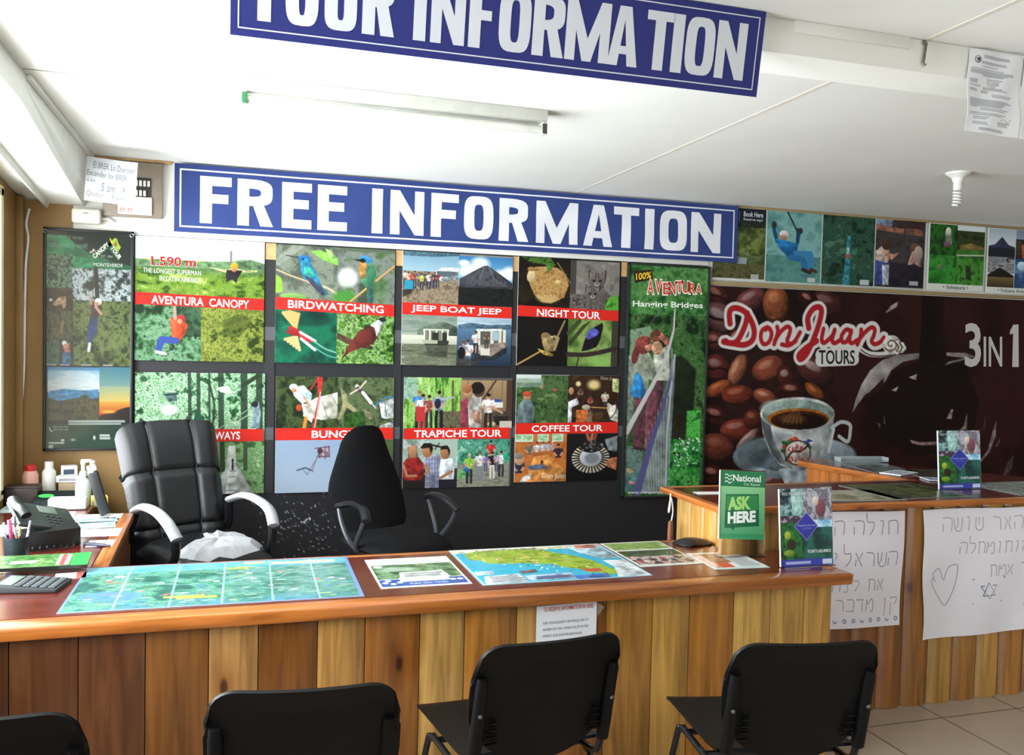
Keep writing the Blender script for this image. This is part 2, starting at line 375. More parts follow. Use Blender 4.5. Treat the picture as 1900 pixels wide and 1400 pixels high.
    def ink(s, pts, wd_, col, z=0.0006):
        """a sharp pen line"""
        if s.H is not None: wd_ = wd_ * s.K(pts[len(pts) // 2]); pts = s.T(pts)
        q = []; n = len(pts); P = np.array(pts, float)
        for i in range(n):
            d = P[min(i + 1, n - 1)] - P[max(i - 1, 0)]; d /= (np.hypot(*d) + 1e-9); k = np.array([-d[1], d[0]]) * wd_ / 2; q += [P[i] + k, P[i] - k]
        s.over.append((np.array(q), np.array([x for i in range(n - 1) for x in ((2 * i, 2 * i + 1, 2 * i + 2), (2 * i + 1, 2 * i + 3, 2 * i + 2))]), col, z)); return s
    def lines(s, x0, y0, x1, dy, n, col='555', hgt=None, seed=0):
        """rows of tiny illegible print"""
        R = random.Random(seed)
        for i in range(n):
            x = x0; xe = x1 - R.random() * (x1 - x0) * 0.3
            while x < xe:
                w = (x1 - x0) * R.uniform(.03, .1); s.r(x, y0 + i * dy, min(x + w, xe), y0 + i * dy + (hgt or dy * .45), col); x += w + (x1 - x0) * .018
        return s
    def obj(s, name, W, H, m, parent=None, loc=(0, 0, 0), rot=(0, 0, 0), thick=0.004, edge='ccc', bend=None, gain=1.0, back='bbb'):
        """the print as one mesh: picture face, board behind it, raised ink; local x right, -z down from its top-left corner"""
        w, h = s.w, s.h; bent = bend is not None; bend = bend or (lambda u, v: (0, 0, 0))
        u, v = np.meshgrid(np.linspace(0, 1, w), np.linspace(0, 1, h)); bx, by, bz = bend(u, v)
        P = np.stack([u * W + bx, np.zeros_like(u) + by, -v * H + bz], -1).reshape(-1, 3); C = lin(np.clip(s.a, 0, 1)).reshape(-1, 3) * gain
        i = np.arange(h * w).reshape(h, w); Q = np.stack([i[:-1, :-1], i[1:, :-1], i[1:, 1:], i[:-1, 1:]], -1).reshape(-1, 4)
        # back and rim of the board
        per = np.concatenate([i[0, :], i[1:, -1], i[-1, -2::-1], i[-2:0:-1, 0]]); nb = len(P); n = len(per)
        B = P[per] + np.array([0, thick, 0]); rim = P[per]; P = np.concatenate([P, rim, B]); k = np.arange(n)
        C = np.concatenate([C, np.tile(lin(hx(edge)), (n, 1)), np.tile(lin(hx(edge)), (n, 1))])
        Q2 = np.stack([nb + k, nb + (k + 1) % n, nb + n + (k + 1) % n, nb + n + k], -1)
        faces = [tuple(q) for q in Q2]
        # coarse back sheet
        nb_ = 10 ** 6 if bent else 13; gu = np.linspace(0, w - 1, min(w, nb_)).astype(int); gv = np.linspace(0, h - 1, min(h, nb_)).astype(int)
        bi = len(P); bp = P[i[np.ix_(gv, gu)].reshape(-1)] + np.array([0, thick, 0]); P = np.concatenate([P, bp]); C = np.concatenate([C, np.tile(lin(hx(back)), (len(bp), 1))])
        ii = bi + np.arange(len(gu) * len(gv)).reshape(len(gv), len(gu)); Q3 = np.stack([ii[:-1, :-1], ii[:-1, 1:], ii[1:, 1:], ii[1:, :-1]], -1).reshape(-1, 4)
        Tr = []
        for q, t, col, z in s.over:
            uu = (q[:, 0] - s.x0) / (s.x1 - s.x0); vv = (q[:, 1] - s.y0) / (s.y1 - s.y0); ox, oy, oz = bend(uu, vv)
            pp = np.stack([uu * W + ox, np.zeros(len(q)) - z + oy, -vv * H + oz], -1); b0 = len(P); P = np.concatenate([P, pp]); C = np.concatenate([C, np.tile(lin(hx(col)) * gain, (len(q), 1))])
            e1 = pp[t[:, 1]] - pp[t[:, 0]]; e2 = pp[t[:, 2]] - pp[t[:, 0]]; ny = e1[:, 2] * e2[:, 0] - e1[:, 0] * e2[:, 2]; t = np.where((ny > 0)[:, None], t[:, [0, 2, 1]], t)
            Tr.append(t + b0)
        quads = np.concatenate([Q, Q2, Q3]); tris = np.concatenate(Tr) if Tr else np.zeros((0, 3), int)
        me = bpy.data.meshes.new(name); me.vertices.add(len(P)); me.vertices.foreach_set('co', P.astype(np.float32).ravel())
        me.loops.add(quads.size + tris.size); me.loops.foreach_set('vertex_index', np.concatenate([quads.ravel(), tris.ravel()]).astype(np.int32))
        me.polygons.add(len(quads) + len(tris)); me.polygons.foreach_set('loop_start', np.concatenate([np.arange(len(quads)) * 4, quads.size + np.arange(len(tris)) * 3]).astype(np.int32))
        me.update(calc_edges=True); a = me.color_attributes.new('Col', 'FLOAT_COLOR', 'POINT'); a.data.foreach_set('color', np.concatenate([C, np.ones((len(C), 1))], 1).astype(np.float32).ravel())
        if not me.validate(): pass
        me.materials.append(m); me.polygons.foreach_set('use_smooth', np.zeros(len(me.polygons), bool))
        o = bpy.data.objects.new(name, me); COL.objects.link(o); o.parent = parent; o.location = loc; o.rotation_euler = rot; return o

# ================================================================== the room
CEIL, YB, XL, XR, YF = 2.55, 5.2, -1.08, 7.0, -2.1
M_white = mat('white_paint', 'e9e8e2', 0.7, var=0.03, scale=2.5, spec=0.3)
M_ceil = mat('ceiling_paint', 'ecece8', 0.75, var=0.03, scale=1.6, spec=0.25)
M_brown = mat('brown_wall_paint', '8a6a3c', 0.5, var=0.10, scale=3)
M_black = mat('black_wall_paint', '1b1b1e', 0.55, var=0.15, scale=6)
M_tan = mat('bare_wood_tan', 'c29a6a', 0.6, var=0.10, scale=20)
M_cream = mat('cream_frame_paint', 'd9c8a2', 0.5, var=0.05, scale=6)
M_print = printed('printed_vinyl', 0.5, 0.2)
M_paper = printed('printed_paper', 0.6, 0.2)
M_lam = printed('laminated_print', 0.3, 0.4, 0.35)

def floor_mat():
    m = bpy.data.materials.new('floor_tile'); m.use_nodes = True; n = m.node_tree.nodes; l = m.node_tree.links; b = n['Principled BSDF']
    tc = n.new('ShaderNodeTexCoord'); mp = n.new('ShaderNodeMapping'); mp.inputs['Location'].default_value = (-2.60 + 0.42 * 20, -3.155 + 0.42 * 20, 0); l.new(tc.outputs['Object'], mp.inputs['Vector'])
    br = n.new('ShaderNodeTexBrick'); br.offset = 0; br.squash = 1; br.inputs['Scale'].default_value = 1; br.inputs['Brick Width'].default_value = 0.42; br.inputs['Row Height'].default_value = 0.42
    br.inputs['Mortar Size'].default_value = 0.004; br.inputs['Mortar Smooth'].default_value = 0.2
    br.inputs['Color1'].default_value = (0.42, 0.345, 0.27, 1); br.inputs['Color2'].default_value = (0.39, 0.32, 0.25, 1); br.inputs['Mortar'].default_value = (0.10, 0.075, 0.055, 1)
    l.new(mp.outputs[0], br.inputs['Vector'])
    nz = n.new('ShaderNodeTexNoise'); nz.inputs['Scale'].default_value = 5; nz.inputs['Detail'].default_value = 6; l.new(tc.outputs['Object'], nz.inputs['Vector'])
    rp = n.new('ShaderNodeValToRGB'); rp.color_ramp.elements[0].color = (0.85, 0.83, 0.8, 1); rp.color_ramp.elements[1].color = (1.1, 1.08, 1.06, 1); l.new(nz.outputs['Fac'], rp.inputs['Fac'])
    mx = n.new('ShaderNodeMix'); mx.data_type = 'RGBA'; mx.blend_type = 'MULTIPLY'; mx.inputs[0].default_value = 1; l.new(br.outputs['Color'], mx.inputs[6]); l.new(rp.outputs['Color'], mx.inputs[7])
    l.new(mx.outputs[2], b.inputs['Base Color']); b.inputs['Roughness'].default_value = 0.32
    bp = n.new('ShaderNodeBump'); bp.inputs['Strength'].default_value = 0.3; bp.inputs['Distance'].default_value = 0.002; bp.invert = True; l.new(br.outputs['Fac'], bp.inputs['Height']); l.new(bp.outputs['Normal'], b.inputs['Normal'])
    return m
struct(MB().box(XL - .15, XR + .15, YF - .15, YB + .15, -.1, 0).build('floor', floor_mat()))
struct(MB().box(XL - .15, XR + .15, YF - .15, YB + .15, CEIL, CEIL + .1).build('ceiling', M_ceil))
b = MB(); b.box(XL - .15, XR + .15, YB, YB + .15, 0, CEIL); struct(b.build('wall_back', M_white))
# left wall with the window opening
WY0, WY1, WZ0, WZ1 = 1.4, 4.86, 0.82, 2.30
b = MB()
b.box(XL - .12, XL, YF, WY0, 0, CEIL); b.box(XL - .12, XL, WY1, YB, 0, CEIL); b.box(XL - .12, XL, WY0, WY1, 0, WZ0); b.box(XL - .12, XL, WY0, WY1, WZ1, CEIL)
struct(b.build('wall_left', M_brown))
w = MB()
for y in (WY0, 2.5, 3.65, WY1 - .05): w.box(XL - .1, XL + .012, y, y + .05, WZ0, WZ1, 0.004)
w.box(XL - .1, XL + .012, WY0, WY1, WZ0 - .02, WZ0 + .03, 0.004); w.box(XL - .1, XL + .012, WY0, WY1, WZ1 - .04, WZ1 + .01, 0.004)
struct(w.build('window_1', M_cream))
# right wall and shop-front wall with its wide opening
struct(MB().box(XR, XR + .12, YF, YB, 0, CEIL).build('wall_right', mat('bounce_cutting_paint', '6a5846', .6)))  # out-of-view wall, given a dark colour to cut bounced light
b = MB(); FX0, FX1, FZ = -0.2, 3.4, 2.25
b.box(XL, FX0, YF - .12, YF, 0, CEIL); b.box(FX1, XR, YF - .12, YF, 0, CEIL); b.box(FX0, FX1, YF - .12, YF, FZ, CEIL)
struct(b.build('wall_front', M_white))
# brown painted end of the back wall, below the white boarding
s = MB(); s.box(XL, -0.823, YB - .012, YB, 2.15, 2.30); s.box(XL, -0.53, YB - .012, YB, 0, 2.15); struct(s.build('trim_1', M_brown))
struct(MB().box(XL, XL + .035, YB - .05, YB - .012, 0, 2.31, 0.004).build('trim_2', M_brown))
struct(MB().box(-0.735, -0.335, YB - .02, YB, 2.534, 2.549, .002).build('trim_3', M_tan))
# black painted lower wall with peeled flecks
pk = Pic((-0.53, 2.145, 2.93, 0), 460, 300, '1b1b1f', 5)
R = random.Random(4)
for k in range(150):
    cx, cz = R.gauss(.36, .13), R.gauss(.53, .11)
    if cz < .75: pk.a[int((2.145 - cz) / 2.145 * 299), int(np.clip((cx + .53) / 3.46 * 459, 0, 459))] = hx(R.choice(['55565a', '77787c', '4a4b50', '8a8b90']))
for cx, cz in ((.40, .57), (.41, .575), (.42, .58), (.425, .585), (.39, .565), (.38, .562)): pk.a[int((2.145 - cz) / 2.145 * 299), int((cx + .53) / 3.46 * 459)] = hx('c8c8cc')
struct(pk.obj('trim_4', 3.46, 2.145, printed('black_dado_paint', 0.5, 0.4), loc=(-0.53, YB - .008, 2.145), thick=0.008))
# battens between the tour boards: black with bare tan tops and a grey tape mark
for k, (x0, x1) in enumerate(((.157, .213), (.888, .930), (1.602, 1.636), (2.316, 2.362))):
    s = MB(); s.box(x0, x1, YB - .014, YB - .008, .74, 2.05); s.mi = 1; s.box(x0, x1, YB - .0145, YB - .008, 2.05, 2.14); s.mi = 2
    s.box(x0, x1, YB - .0150, YB - .008, 1.60, 1.675); s.box(x0, x1, YB - .0150, YB - .008, 1.04, 1.11)
    struct(s.build('trim_%d' % (5 + k), [M_black, M_tan, mat('grey_tape', '4b4b50', .5)]))
# white rail behind the banner's lower edge
struct(MB().box(-0.53, 2.93, YB - .012, YB, 2.146, 2.19, 0.002).build('trim_9', M_white))
# shelf rail under the high photographs
struct(MB().box(2.93, 6.6, YB - .028, YB, 2.025, 2.05, 0.003).build('trim_10', mat('dull_wood_rail', '8d7a55', .5)))
struct(MB().box(3.12, 6.6, YB - .02, YB, 2.532, 2.549, 0.002).build('trim_11', mat('dull_wood_rail', '8d7a55', .5)))
# ceiling beam, seams and the boxed board over the window
struct(MB().box(XL, XR, 2.222, 2.40, 2.452, CEIL, 0.006).build('beam', M_white))
struct(MB().box(1.50, 1.90, 2.217, 2.222, 2.515, CEIL, 0.002).build('trim_12', M_white))
M_seam = mat('seam_tape', 'e4ddd0', .7, var=.06, scale=8)
b = MB(); b.prism([(1.955, 2.40), (1.978, 2.40), (2.008, YB), (1.99, YB)], 'z', CEIL - .0012, CEIL + .001); struct(b.build('trim_13', M_seam))
b = MB(); b.prism([(1.93, 0.2), (1.95, 0.2), (1.972, 2.222), (1.952, 2.222)], 'z', CEIL - .0012, CEIL + .001); struct(b.build('trim_14', M_seam))
b = MB(); b.prism([(-.73, 3.585), (-.52, 3.59), (-.52, 3.597), (-.73, 3.593)], 'z', CEIL - .0012, CEIL + .001); struct(b.build('trim_15', mat('dark_seam', '8b877c', .8)))
struct(MB().box(-.735, -.715, 3.66, YB, CEIL - .02, CEIL, 0.003).build('trim_16', M_white))
sof = MB()
def ring(y, zr, zb, x0=-.735, x1=-.768, x2=-.93): return [(x0, y, CEIL), (x0 + .002, y, zr + .06), (x1, y, zr), (x2, y, zb), (x2 - .01, y, zb - .03), (x2 - .06, y, zb + .02), (XL, y, zb + .035), (XL, y, CEIL)]
rs = [[sof.V(p) for p in ring(y, zr, zb, -.735, x1, -.93)] for y, zr, zb, x1 in ((1.6, 2.49, 2.475, -.74), (3.62, 2.445, 2.44, -.742), (YB - .001, 2.283, 2.285, -.768))]
for a, c in zip(rs, rs[1:]):
    for j in range(8): sof.Fc([a[j], a[(j + 1) % 8], c[(j + 1) % 8], c[j]])
sof.Fc(rs[0]); sof.Fc(rs[-1])
struct(sof.build('trim_17', mat('white_shutter_board', 'dcdcd6', .5, var=.04, scale=4), smooth=False))
struct(MB().box(2.935, XR, YB - .008, YB, 0, .62).build('trim_18', M_black))

# ================================================================== banners
def big_letter(ch, x0, x1, z0, z1, st, th, out):
    """a block capital as flat convex pieces; st = stem width, th = bar thickness"""
    W = x1 - x0; H = z1 - z0
    P = lambda *q: out.append([(x0 + a, z0 + b) for a, b in q])
    def ringp(cx0, cx1, c0, c1, t, tz, a0=0, a1=360, n=28, pw=3.6, op=False):
        cx, cz, rx, rz = (cx0 + cx1) / 2, (c0 + c1) / 2, (cx1 - cx0) / 2, (c1 - c0) / 2
        def sup(rx_, rz_, a, e): c, s_ = math.cos(a), math.sin(a); return (cx + rx_ * math.copysign(abs(c) ** (2 / e), c), cz + rz_ * math.copysign(abs(s_) ** (2 / e), s_))
        A = [math.radians(a0 + (a1 - a0) * i / n) for i in range(n + 1)]
        for p, q in zip(A, A[1:]): P(sup(rx, rz, p, pw), sup(rx, rz, q, pw), sup(rx - t, rz - tz, q, pw), sup(rx - t, rz - tz, p, pw))
    if ch == 'I': P((0, 0), (W, 0), (W, H), (0, H))
    elif ch in 'EF':
        P((0, 0), (st, 0), (st, H), (0, H)); P((st, H - th), (W, H - th), (W, H), (st, H)); P((st, H * .53 - th / 2), (W * .9, H * .53 - th / 2), (W * .9, H * .53 + th / 2), (st, H * .53 + th / 2))
        if ch == 'E': P((st, 0), (W, 0), (W, th), (st, th))
    elif ch == 'T': P((0, H - th), (W, H - th), (W, H), (0, H)); P((W / 2 - st / 2, 0), (W / 2 + st / 2, 0), (W / 2 + st / 2, H - th), (W / 2 - st / 2, H - th))
    elif ch == 'N':
        s_ = st * .88; P((0, 0), (s_, 0), (s_, H), (0, H)); P((W - s_, 0), (W, 0), (W, H), (W - s_, H)); P((s_, H), (s_, H * .55), (W - s_, 0), (W - s_, H * .45)); P((s_ * .5, H), (s_, H), (s_, H * .6), (s_ * .5, H * .7))
    elif ch == 'M':
        s_ = st * .9; P((0, 0), (s_, 0), (s_, H), (0, H)); P((W - s_, 0), (W, 0), (W, H), (W - s_, H)); m = W / 2
        P((s_, H), (s_, H * .5), (m - st * .4, 0), (m, 0), (m, H * .38)); P((W - s_, H), (m, H * .38), (m, 0), (m + st * .4, 0), (W - s_, H * .5))
    elif ch == 'A':
        m = W / 2; k = st * .95; P((0, 0), (k, 0), (m, H * .78), (m, H), (m - st * .55, H)); P((W, 0), (m + st * .55, H), (m, H), (m, H * .78), (W - k, 0)); P((W * .25, H * .2), (W * .75, H * .2), (W * .68, H * .2 + th * .85), (W * .32, H * .2 + th * .85))
    elif ch == 'O': ringp(0, W, 0, H, st, th)
    elif ch == 'U': P((0, H * .35), (st, H * .35), (st, H), (0, H)); P((W - st, H * .35), (W, H * .35), (W, H), (W - st, H)); ringp(0, W, 0, H * .7, st, th, 180, 360, 16)
    elif ch == 'R':
        P((0, 0), (st, 0), (st, H), (0, H)); ringp(-W * .6, W * .98, H * .43, H, st, th, -90, 90, 18); P((st, H - th), (W * .3, H - th), (W * .3, H), (st, H)); P((st, H * .43), (W * .3, H * .43), (W * .3, H * .43 + th), (st, H * .43 + th))
        P((W * .42, H * .47), (W * .42 + st * .95, H * .47), (W, 0), (W - st * 1.08, 0))
def banner(name, W, H, letters, z0, z1, st, th, margin, lw, navy, label, sag, res, loc, rot, thick, ink='dcdee4'):
    P = Pic((0, H, W, 0), res[0], res[1], navy, 3)   # frame: x right, z up
    sh = hx(navy)
    k = margin; step = .025 if sag else None
    for q in ([(k, k), (W - k, k), (W - k, k + lw), (k, k + lw)], [(k, H - k - lw), (W - k, H - k - lw), (W - k, H - k), (k, H - k)], [(k, k), (k + lw, k), (k + lw, H - k), (k, H - k)], [(W - k - lw, k), (W - k, k), (W - k, H - k), (W - k - lw, H - k)]): P.poly(q, ink, 0.0012, step)
    for i, (ch, a, c) in enumerate(letters):
        out = []; big_letter(ch, a, c, z0, z1, st, th, out)
        for j, q in enumerate(out): P.poly(q, ink, 0.0012 + 0.00004 * (j % 7), step)
    o = P.obj(name, W, H, M_print, loc=loc, rot=rot, thick=thick, edge=navy, bend=sag)
    return tag(o, label, 'sign')
FREE = [('F',0.131,0.294),('R',0.325,0.515),('E',0.562,0.724),('E',0.757,0.921),('I',1.062,1.124),('N',1.168,1.365),('F',1.407,1.573),('O',1.606,1.786),('R',1.823,2.008),('M',2.056,2.327),('A',2.364,2.562),('T',2.566,2.739),('I',2.780,2.844),('O',2.884,3.076),('N',3.104,3.320)]
def ripple(u, v):
    e = np.clip(1 - abs(2 * u - 1), 0, 1) ** .3
    return 0 * u, -(0.004 * np.sin(u * 61 + v * 5) * (0.3 + 0.7 * v) + 0.003 * np.sin(u * 23 - v * 9 + 1)) * e - 0.006, 0 * u
banner('information_banner', 3.445, 0.367, FREE, 0.054, 0.308, 0.062, 0.05, 0.027, 0.0085, '304078', 'long rippled blue vinyl banner reading FREE INFORMATION along the top of the back wall', ripple, (420, 46), (-0.321, YB - .026, 2.541), (0, 0, 0), 0.002)
TOUR = [('T',0.042,0.110),('O',0.124,0.201),('U',0.215,0.292),('R',0.305,0.384),('I',0.431,0.462),('N',0.474,0.561),('F',0.571,0.636),('O',0.649,0.734),('R',0.740,0.827),('M',0.830,0.953),('A',0.950,1.037),('T',1.057,1.137),('I',1.135,1.168),('O',1.175,1.263),('N',1.269,1.360)]
banner('hanging_sign', 1.411, 0.226, TOUR, 0.038, 0.188, 0.031, 0.024, 0.0165, 0.0032, '2e3478', 'stiff blue sign reading TOUR INFORMATION fixed to the front of the ceiling beam', None, (60, 12), (-0.019, 2.192, 2.548), (0.16, 0, 0), 0.004, 'd8dce4')

# ================================================================== tour boards on the black wall
def board(name, W, H, pic, label, loc, group='tour photo boards on the black wall', thick=0.006, cat='poster', gain=.8):
    return tag(pic.obj(name, W, H, M_print, loc=loc, gain=gain, thick=thick, edge='d8d8d4'), label, cat, group)
YP = YB - .022
# --- aventura canopy
c = Pic((30, 50, 690, 690), 232, 224, '6f9a2c', 11)
c.r(30, 50, 690, 180, 'ffffff', 'f6faf6'); c.fol(30, 170, 690, 350, ['2c4a12', '58801e', '8cae3c', '6a9030', 'b4c860'], 40, 22)
c.p([(30, 165), (160, 180), (330, 176), (430, 165), (520, 160), (560, 150), (620, 148), (690, 165), (690, 215), (560, 225), (420, 220), (250, 205), (30, 205)], '6f9468'); c.fol(30, 205, 690, 235, ['4b7038', '769858'], 20, 12, alpha=.6)
c.l([(690, 70), (515, 115), (440, 150)], 2, 'bbb'); c.p([(400, 195), (480, 205), (530, 195), (590, 205), (655, 200), (650, 212), (580, 216), (480, 220)], 'e0d890'); c.p([(490, 205), (575, 205), (550, 250), (545, 275), (520, 255), (490, 272), (488, 240)], '2a2626')
c.e(530, 185, 20, 18, 'e8b020'); c.e(530, 203, 14, 12, 'c88a60'); c.r(511, 110, 517, 175, '888')
c.fol(30, 402, 366, 690, ['16301c', '3a6a3e', '6a9a70', '8ab490', '1c3a22'], 34); c.fol(230, 402, 366, 560, ['0c1a10', '24422a', '3a5a3e'], 30, alpha=.7)
c.p([(205, 470), (250, 455), (295, 500), (285, 545), (245, 600), (215, 560)], 'd8502c'); c.e(262, 470, 22, 20, 'b8302c'); c.e(255, 485, 13, 14, 'c89070'); c.l([(232, 470), (228, 410)], 16, 'b89888')
c.l([(235, 585), (165, 580), (150, 630)], 34, '3a50a0'); c.l([(140, 645), (185, 655)], 16, 'ccc')
c.fol(366, 412, 690, 690, ['2c3c10', '5a6c20', '8a9838', 'b0b458', '4a5c1a', '7c8a38'], 36, 30); c.fol(480, 440, 620, 560, ['2a3a10', '4a5a18'], 30, alpha=.55, mask=c.pm([(470, 480), (560, 430), (640, 470), (560, 560), (450, 580)]))
c.poly([(30, 338), (690, 352), (690, 414), (30, 400)], 'dd2a20'); c.t('AVENTURA  CANOPY', 112, 352, 612, 396, 'ffffff', .018, slope=.021)
c.t('1.590 m', 106, 148, 338, 202, 'f4f4f4', .04, .0006); c.t('1.590 m', 109, 151, 335, 199, 'c02820', .022, .0012)
c.t('THE LONGEST SUPERMAN', 70, 212, 360, 236, 'f4f4f0', .0, slope=.02); c.t('IN LATIN AMERICA', 152, 250, 362, 276, 'f4f4f0', .0, slope=.02)
board('tour_poster', .667, .666, c, 'tour board captioned AVENTURA CANOPY with the red figure 1.590 m and zip-line riders', (-.515, YP, 2.143), gain=.58)
# --- birdwatching
c = Pic((60, 40, 692, 670), 222, 222, '5a6a54', 12)
c.fol(60, 40, 385, 330, ['4a5248', '6a7464', '8c9484', '5c6656'], 90); c.l([(70, 130), (180, 40)], 40, 'aab0a4', .5); c.pf([(60, 200), (90, 220), (95, 290), (60, 300)], ['7ab030', 'a0cc50']); c.pf([(235, 68), (290, 60), (385, 100), (385, 140), (300, 110)], ['6cb43c', 'a0d468']); c.p([(315, 50), (345, 60), (375, 110), (340, 110)], '98d070'); c.e(150, 315, 70, 18, '78b048', alpha=.7)
c.l([(60, 175), (120, 200), (220, 232), (330, 262), (385, 296)], 11, 'c8b898'); c.l([(60, 178), (120, 203), (220, 235)], 4, '7a6a50')
c.l([(112, 97), (190, 107)], 5, '303438'); c.e(208, 118, 34, 26, '2468a8', .3); c.p([(185, 125), (215, 108), (245, 140), (275, 190), (290, 240), (332, 298), (305, 305), (250, 245), (205, 215), (188, 170)], '2a7a98'); c.p([(205, 150), (240, 160), (262, 200), (240, 210), (205, 190)], '3aa890'); c.p([(205, 200), (245, 215), (300, 270), (318, 302), (300, 303), (240, 245)], '3c3a50'); c.e(200, 112, 5, 5, '101014')
c.fol(385, 60, 692, 335, ['3a4a3a', '6a746c', '8a8e8a', '4a6a3a'], 100); c.e(435, 200, 50, 50, 'e8eeea', soft=.6); c.e(600, 250, 60, 70, '4a7a3a', alpha=.5, soft=.6); c.e(420, 310, 60, 40, '3a8a2a', alpha=.8, soft=.5)
c.l([(450, 335), (540, 255), (692, 128)], 13, 'c8a46c'); c.l([(452, 338), (692, 134)], 4, '7a5a30'); c.p([(500, 100), (540, 82), (570, 105), (590, 170), (585, 235), (570, 265), (575, 335), (545, 335), (540, 255), (505, 215), (492, 150)], '4a8060'); c.p([(500, 110), (540, 120), (530, 200), (505, 205), (492, 150)], 'b8844c'); c.e(535, 98, 36, 18, '3888c0', .3); c.e(515, 105, 16, 12, '181a20'); c.p([(460, 100), (505, 98), (505, 112)], '20242a'); c.e(560, 190, 22, 50, '3a7858', .1); c.p([(548, 250), (572, 255), (572, 335), (548, 335)], '2c5a58')
c.fol(60, 386, 384, 668, ['0a3a2e', '0e5a42', '127050', '0c4a3a'], 110); c.e(230, 430, 130, 40, '062a24', alpha=.6, soft=.5)
for a in range(6): c.l([(165, 480), (100 + a * 16, 395 + abs(a - 2) * 4)], 17, 'd0a868'); c.l([(170, 530), (112 + a * 15, 545 + a * 11)], 16, 'd8b478')
c.e(150, 500, 44, 22, 'a02428', .35); c.e(112, 486, 18, 14, '1c6a50'); c.p([(185, 510), (270, 545), (250, 560), (190, 540)], 'c02c34'); c.l([(190, 505), (268, 550)], 13, 'f0f0ee'); c.l([(195, 540), (268, 598)], 14, 'f0f0ee'); c.l(spline([(260, 550), (320, 590), (384, 612)]), 9, '70a898'); c.l(spline([(265, 585), (330, 625), (384, 640)]), 8, '4a9a88')
c.fol(384, 400, 692, 672, ['1a3a10', '3a6a20', '6a9a40', 'b0cc90', '2a4a18', '5a8a34'], 34); c.p([(384, 500), (470, 540), (580, 575), (570, 592), (460, 570), (384, 535)], '4a3628')
c.p([(600, 425), (640, 410), (625, 470), (605, 520), (580, 560), (520, 580), (450, 610), (405, 655), (440, 580), (500, 490), (560, 460)], '5a2620'); c.p([(598, 428), (640, 412), (618, 480), (598, 520), (585, 470), (560, 458)], 'c4ccd0'); c.p([(600, 420), (640, 408), (652, 430), (630, 440)], '26282c'); c.e(530, 520, 46, 36, '6a2c24', -.6)
c.poly([(60, 320), (692, 342), (692, 406), (60, 384)], 'dd2a20'); c.t('BIRDWATCHING', 124, 333, 634, 376, 'ffffff', .018, slope=.028)
board('tour_poster', .668, .661, c, 'tour board captioned BIRDWATCHING with four pictures of birds', (.214, YP, 2.137))
# --- jeep boat jeep
c = Pic((47, 55, 655, 685), 224, 222, '888', 13)
c.r(47, 55, 355, 175, '7aa4bc', 'a8c8d8'); c.p([(47, 55), (355, 55), (355, 68), (200, 80), (47, 78)], '4a6a78'); c.fol(47, 165, 355, 342, ['6a5c48', '8c7c64', 'a89880', '7a6a54'], 16); c.p([(47, 270), (120, 250), (90, 290), (47, 310)], '3a342c')
c.p([(225, 160), (260, 138), (355, 132), (355, 175), (260, 210), (225, 205)], 'd8e0e0'); c.r(235, 160, 345, 185, '5a6a70'); c.p([(250, 200), (355, 172), (355, 200), (270, 215)], '8a9498')
for i, (x, s1) in enumerate(((60, 'ddd'), (78, 'c8b090'), (95, 'b04030'), (112, '8a4a3a'), (135, '506080'), (150, 'c0d040'), (170, '404858'), (188, 'e0e0d8'), (205, '705040'), (222, '303848'), (236, '803030'))): c.person(x, 162 + (i % 3) * 5, 78 + (i % 2) * 14, s1, '38384a', '2a2018')
c.r(62, 218, 100, 262, '2a98b8')
c.r(355, 68, 655, 230, '3a80b8', 'a0c8e0'); 
for x, y, a, b2 in ((470, 105, 50, 36), (400, 150, 50, 36), (600, 165, 60, 30), (450, 150, 70, 34), (635, 150, 40, 34), (380, 105, 30, 18)): c.e(x, y, a, b2, 'f0f4f6', soft=.7)
c.p([(355, 195), (430, 150), (490, 116), (510, 113), (540, 130), (600, 170), (655, 208), (655, 342), (355, 342)], '3c3c44'); c.pf([(400, 195), (490, 120), (515, 118), (600, 180), (640, 230), (380, 230)], ['34343c', '5a5a62', '44444c'], 20); c.l([(490, 125), (470, 190)], 6, '6c6c74'); c.l([(520, 125), (550, 190)], 6, '70707a'); c.fol(355, 245, 655, 342, ['14161a', '20221e', '0c0e10'], 20)
c.r(47, 408, 352, 520, '8a9a8c', 'a8b09c'); c.fol(47, 410, 352, 500, ['7a8c80', '98a498', '6a7c70'], 110, 40, alpha=.7); c.p([(130, 490), (200, 455), (280, 440), (352, 470), (352, 520), (130, 515)], '5c6c5e'); c.p([(300, 480), (352, 460), (352, 520), (300, 515)], '3c4a3e'); c.r(47, 520, 352, 572, 'dcdccc', 'b8b8a4'); c.fol(47, 570, 352, 685, ['4a5040', '7a8068', '5c6250', '8e947c'], 90, 8)
c.r(165, 484, 303, 494, 'd0d0c0'); c.r(170, 494, 298, 548, '787c68'); 
for x in (170, 200, 235, 268, 298): c.r(x - 2, 490, x + 2, 550, 'e0e0d4')
c.p([(162, 545), (305, 545), (300, 572), (175, 575)], '34382e'); c.r(168, 548, 240, 560, 'b0b09c'); c.p([(180, 578), (300, 578), (296, 640), (190, 635)], '3c4034', .7); c.r(215, 505, 245, 540, '2c3028'); c.r(270, 505, 292, 545, '2c3028')
c.r(352, 408, 655, 470, 'a8c0d0', 'c8d4d8'); c.fol(352, 410, 655, 450, ['88a8c0', 'd8e0e4'], 60, 16, alpha=.6); c.p([(352, 455), (420, 440), (520, 450), (655, 445), (655, 475), (352, 480)], '4a6478'); c.r(352, 475, 655, 685, '5a7c9a', '1c2c40', .03)
c.p([(455, 475), (600, 470), (610, 480), (460, 490)], 'e8e8dc'); c.r(470, 490, 605, 560, '5a5c58'); 
for x in (465, 540, 585, 610): c.r(x, 478, x + 12, 570, 'e0dccc')
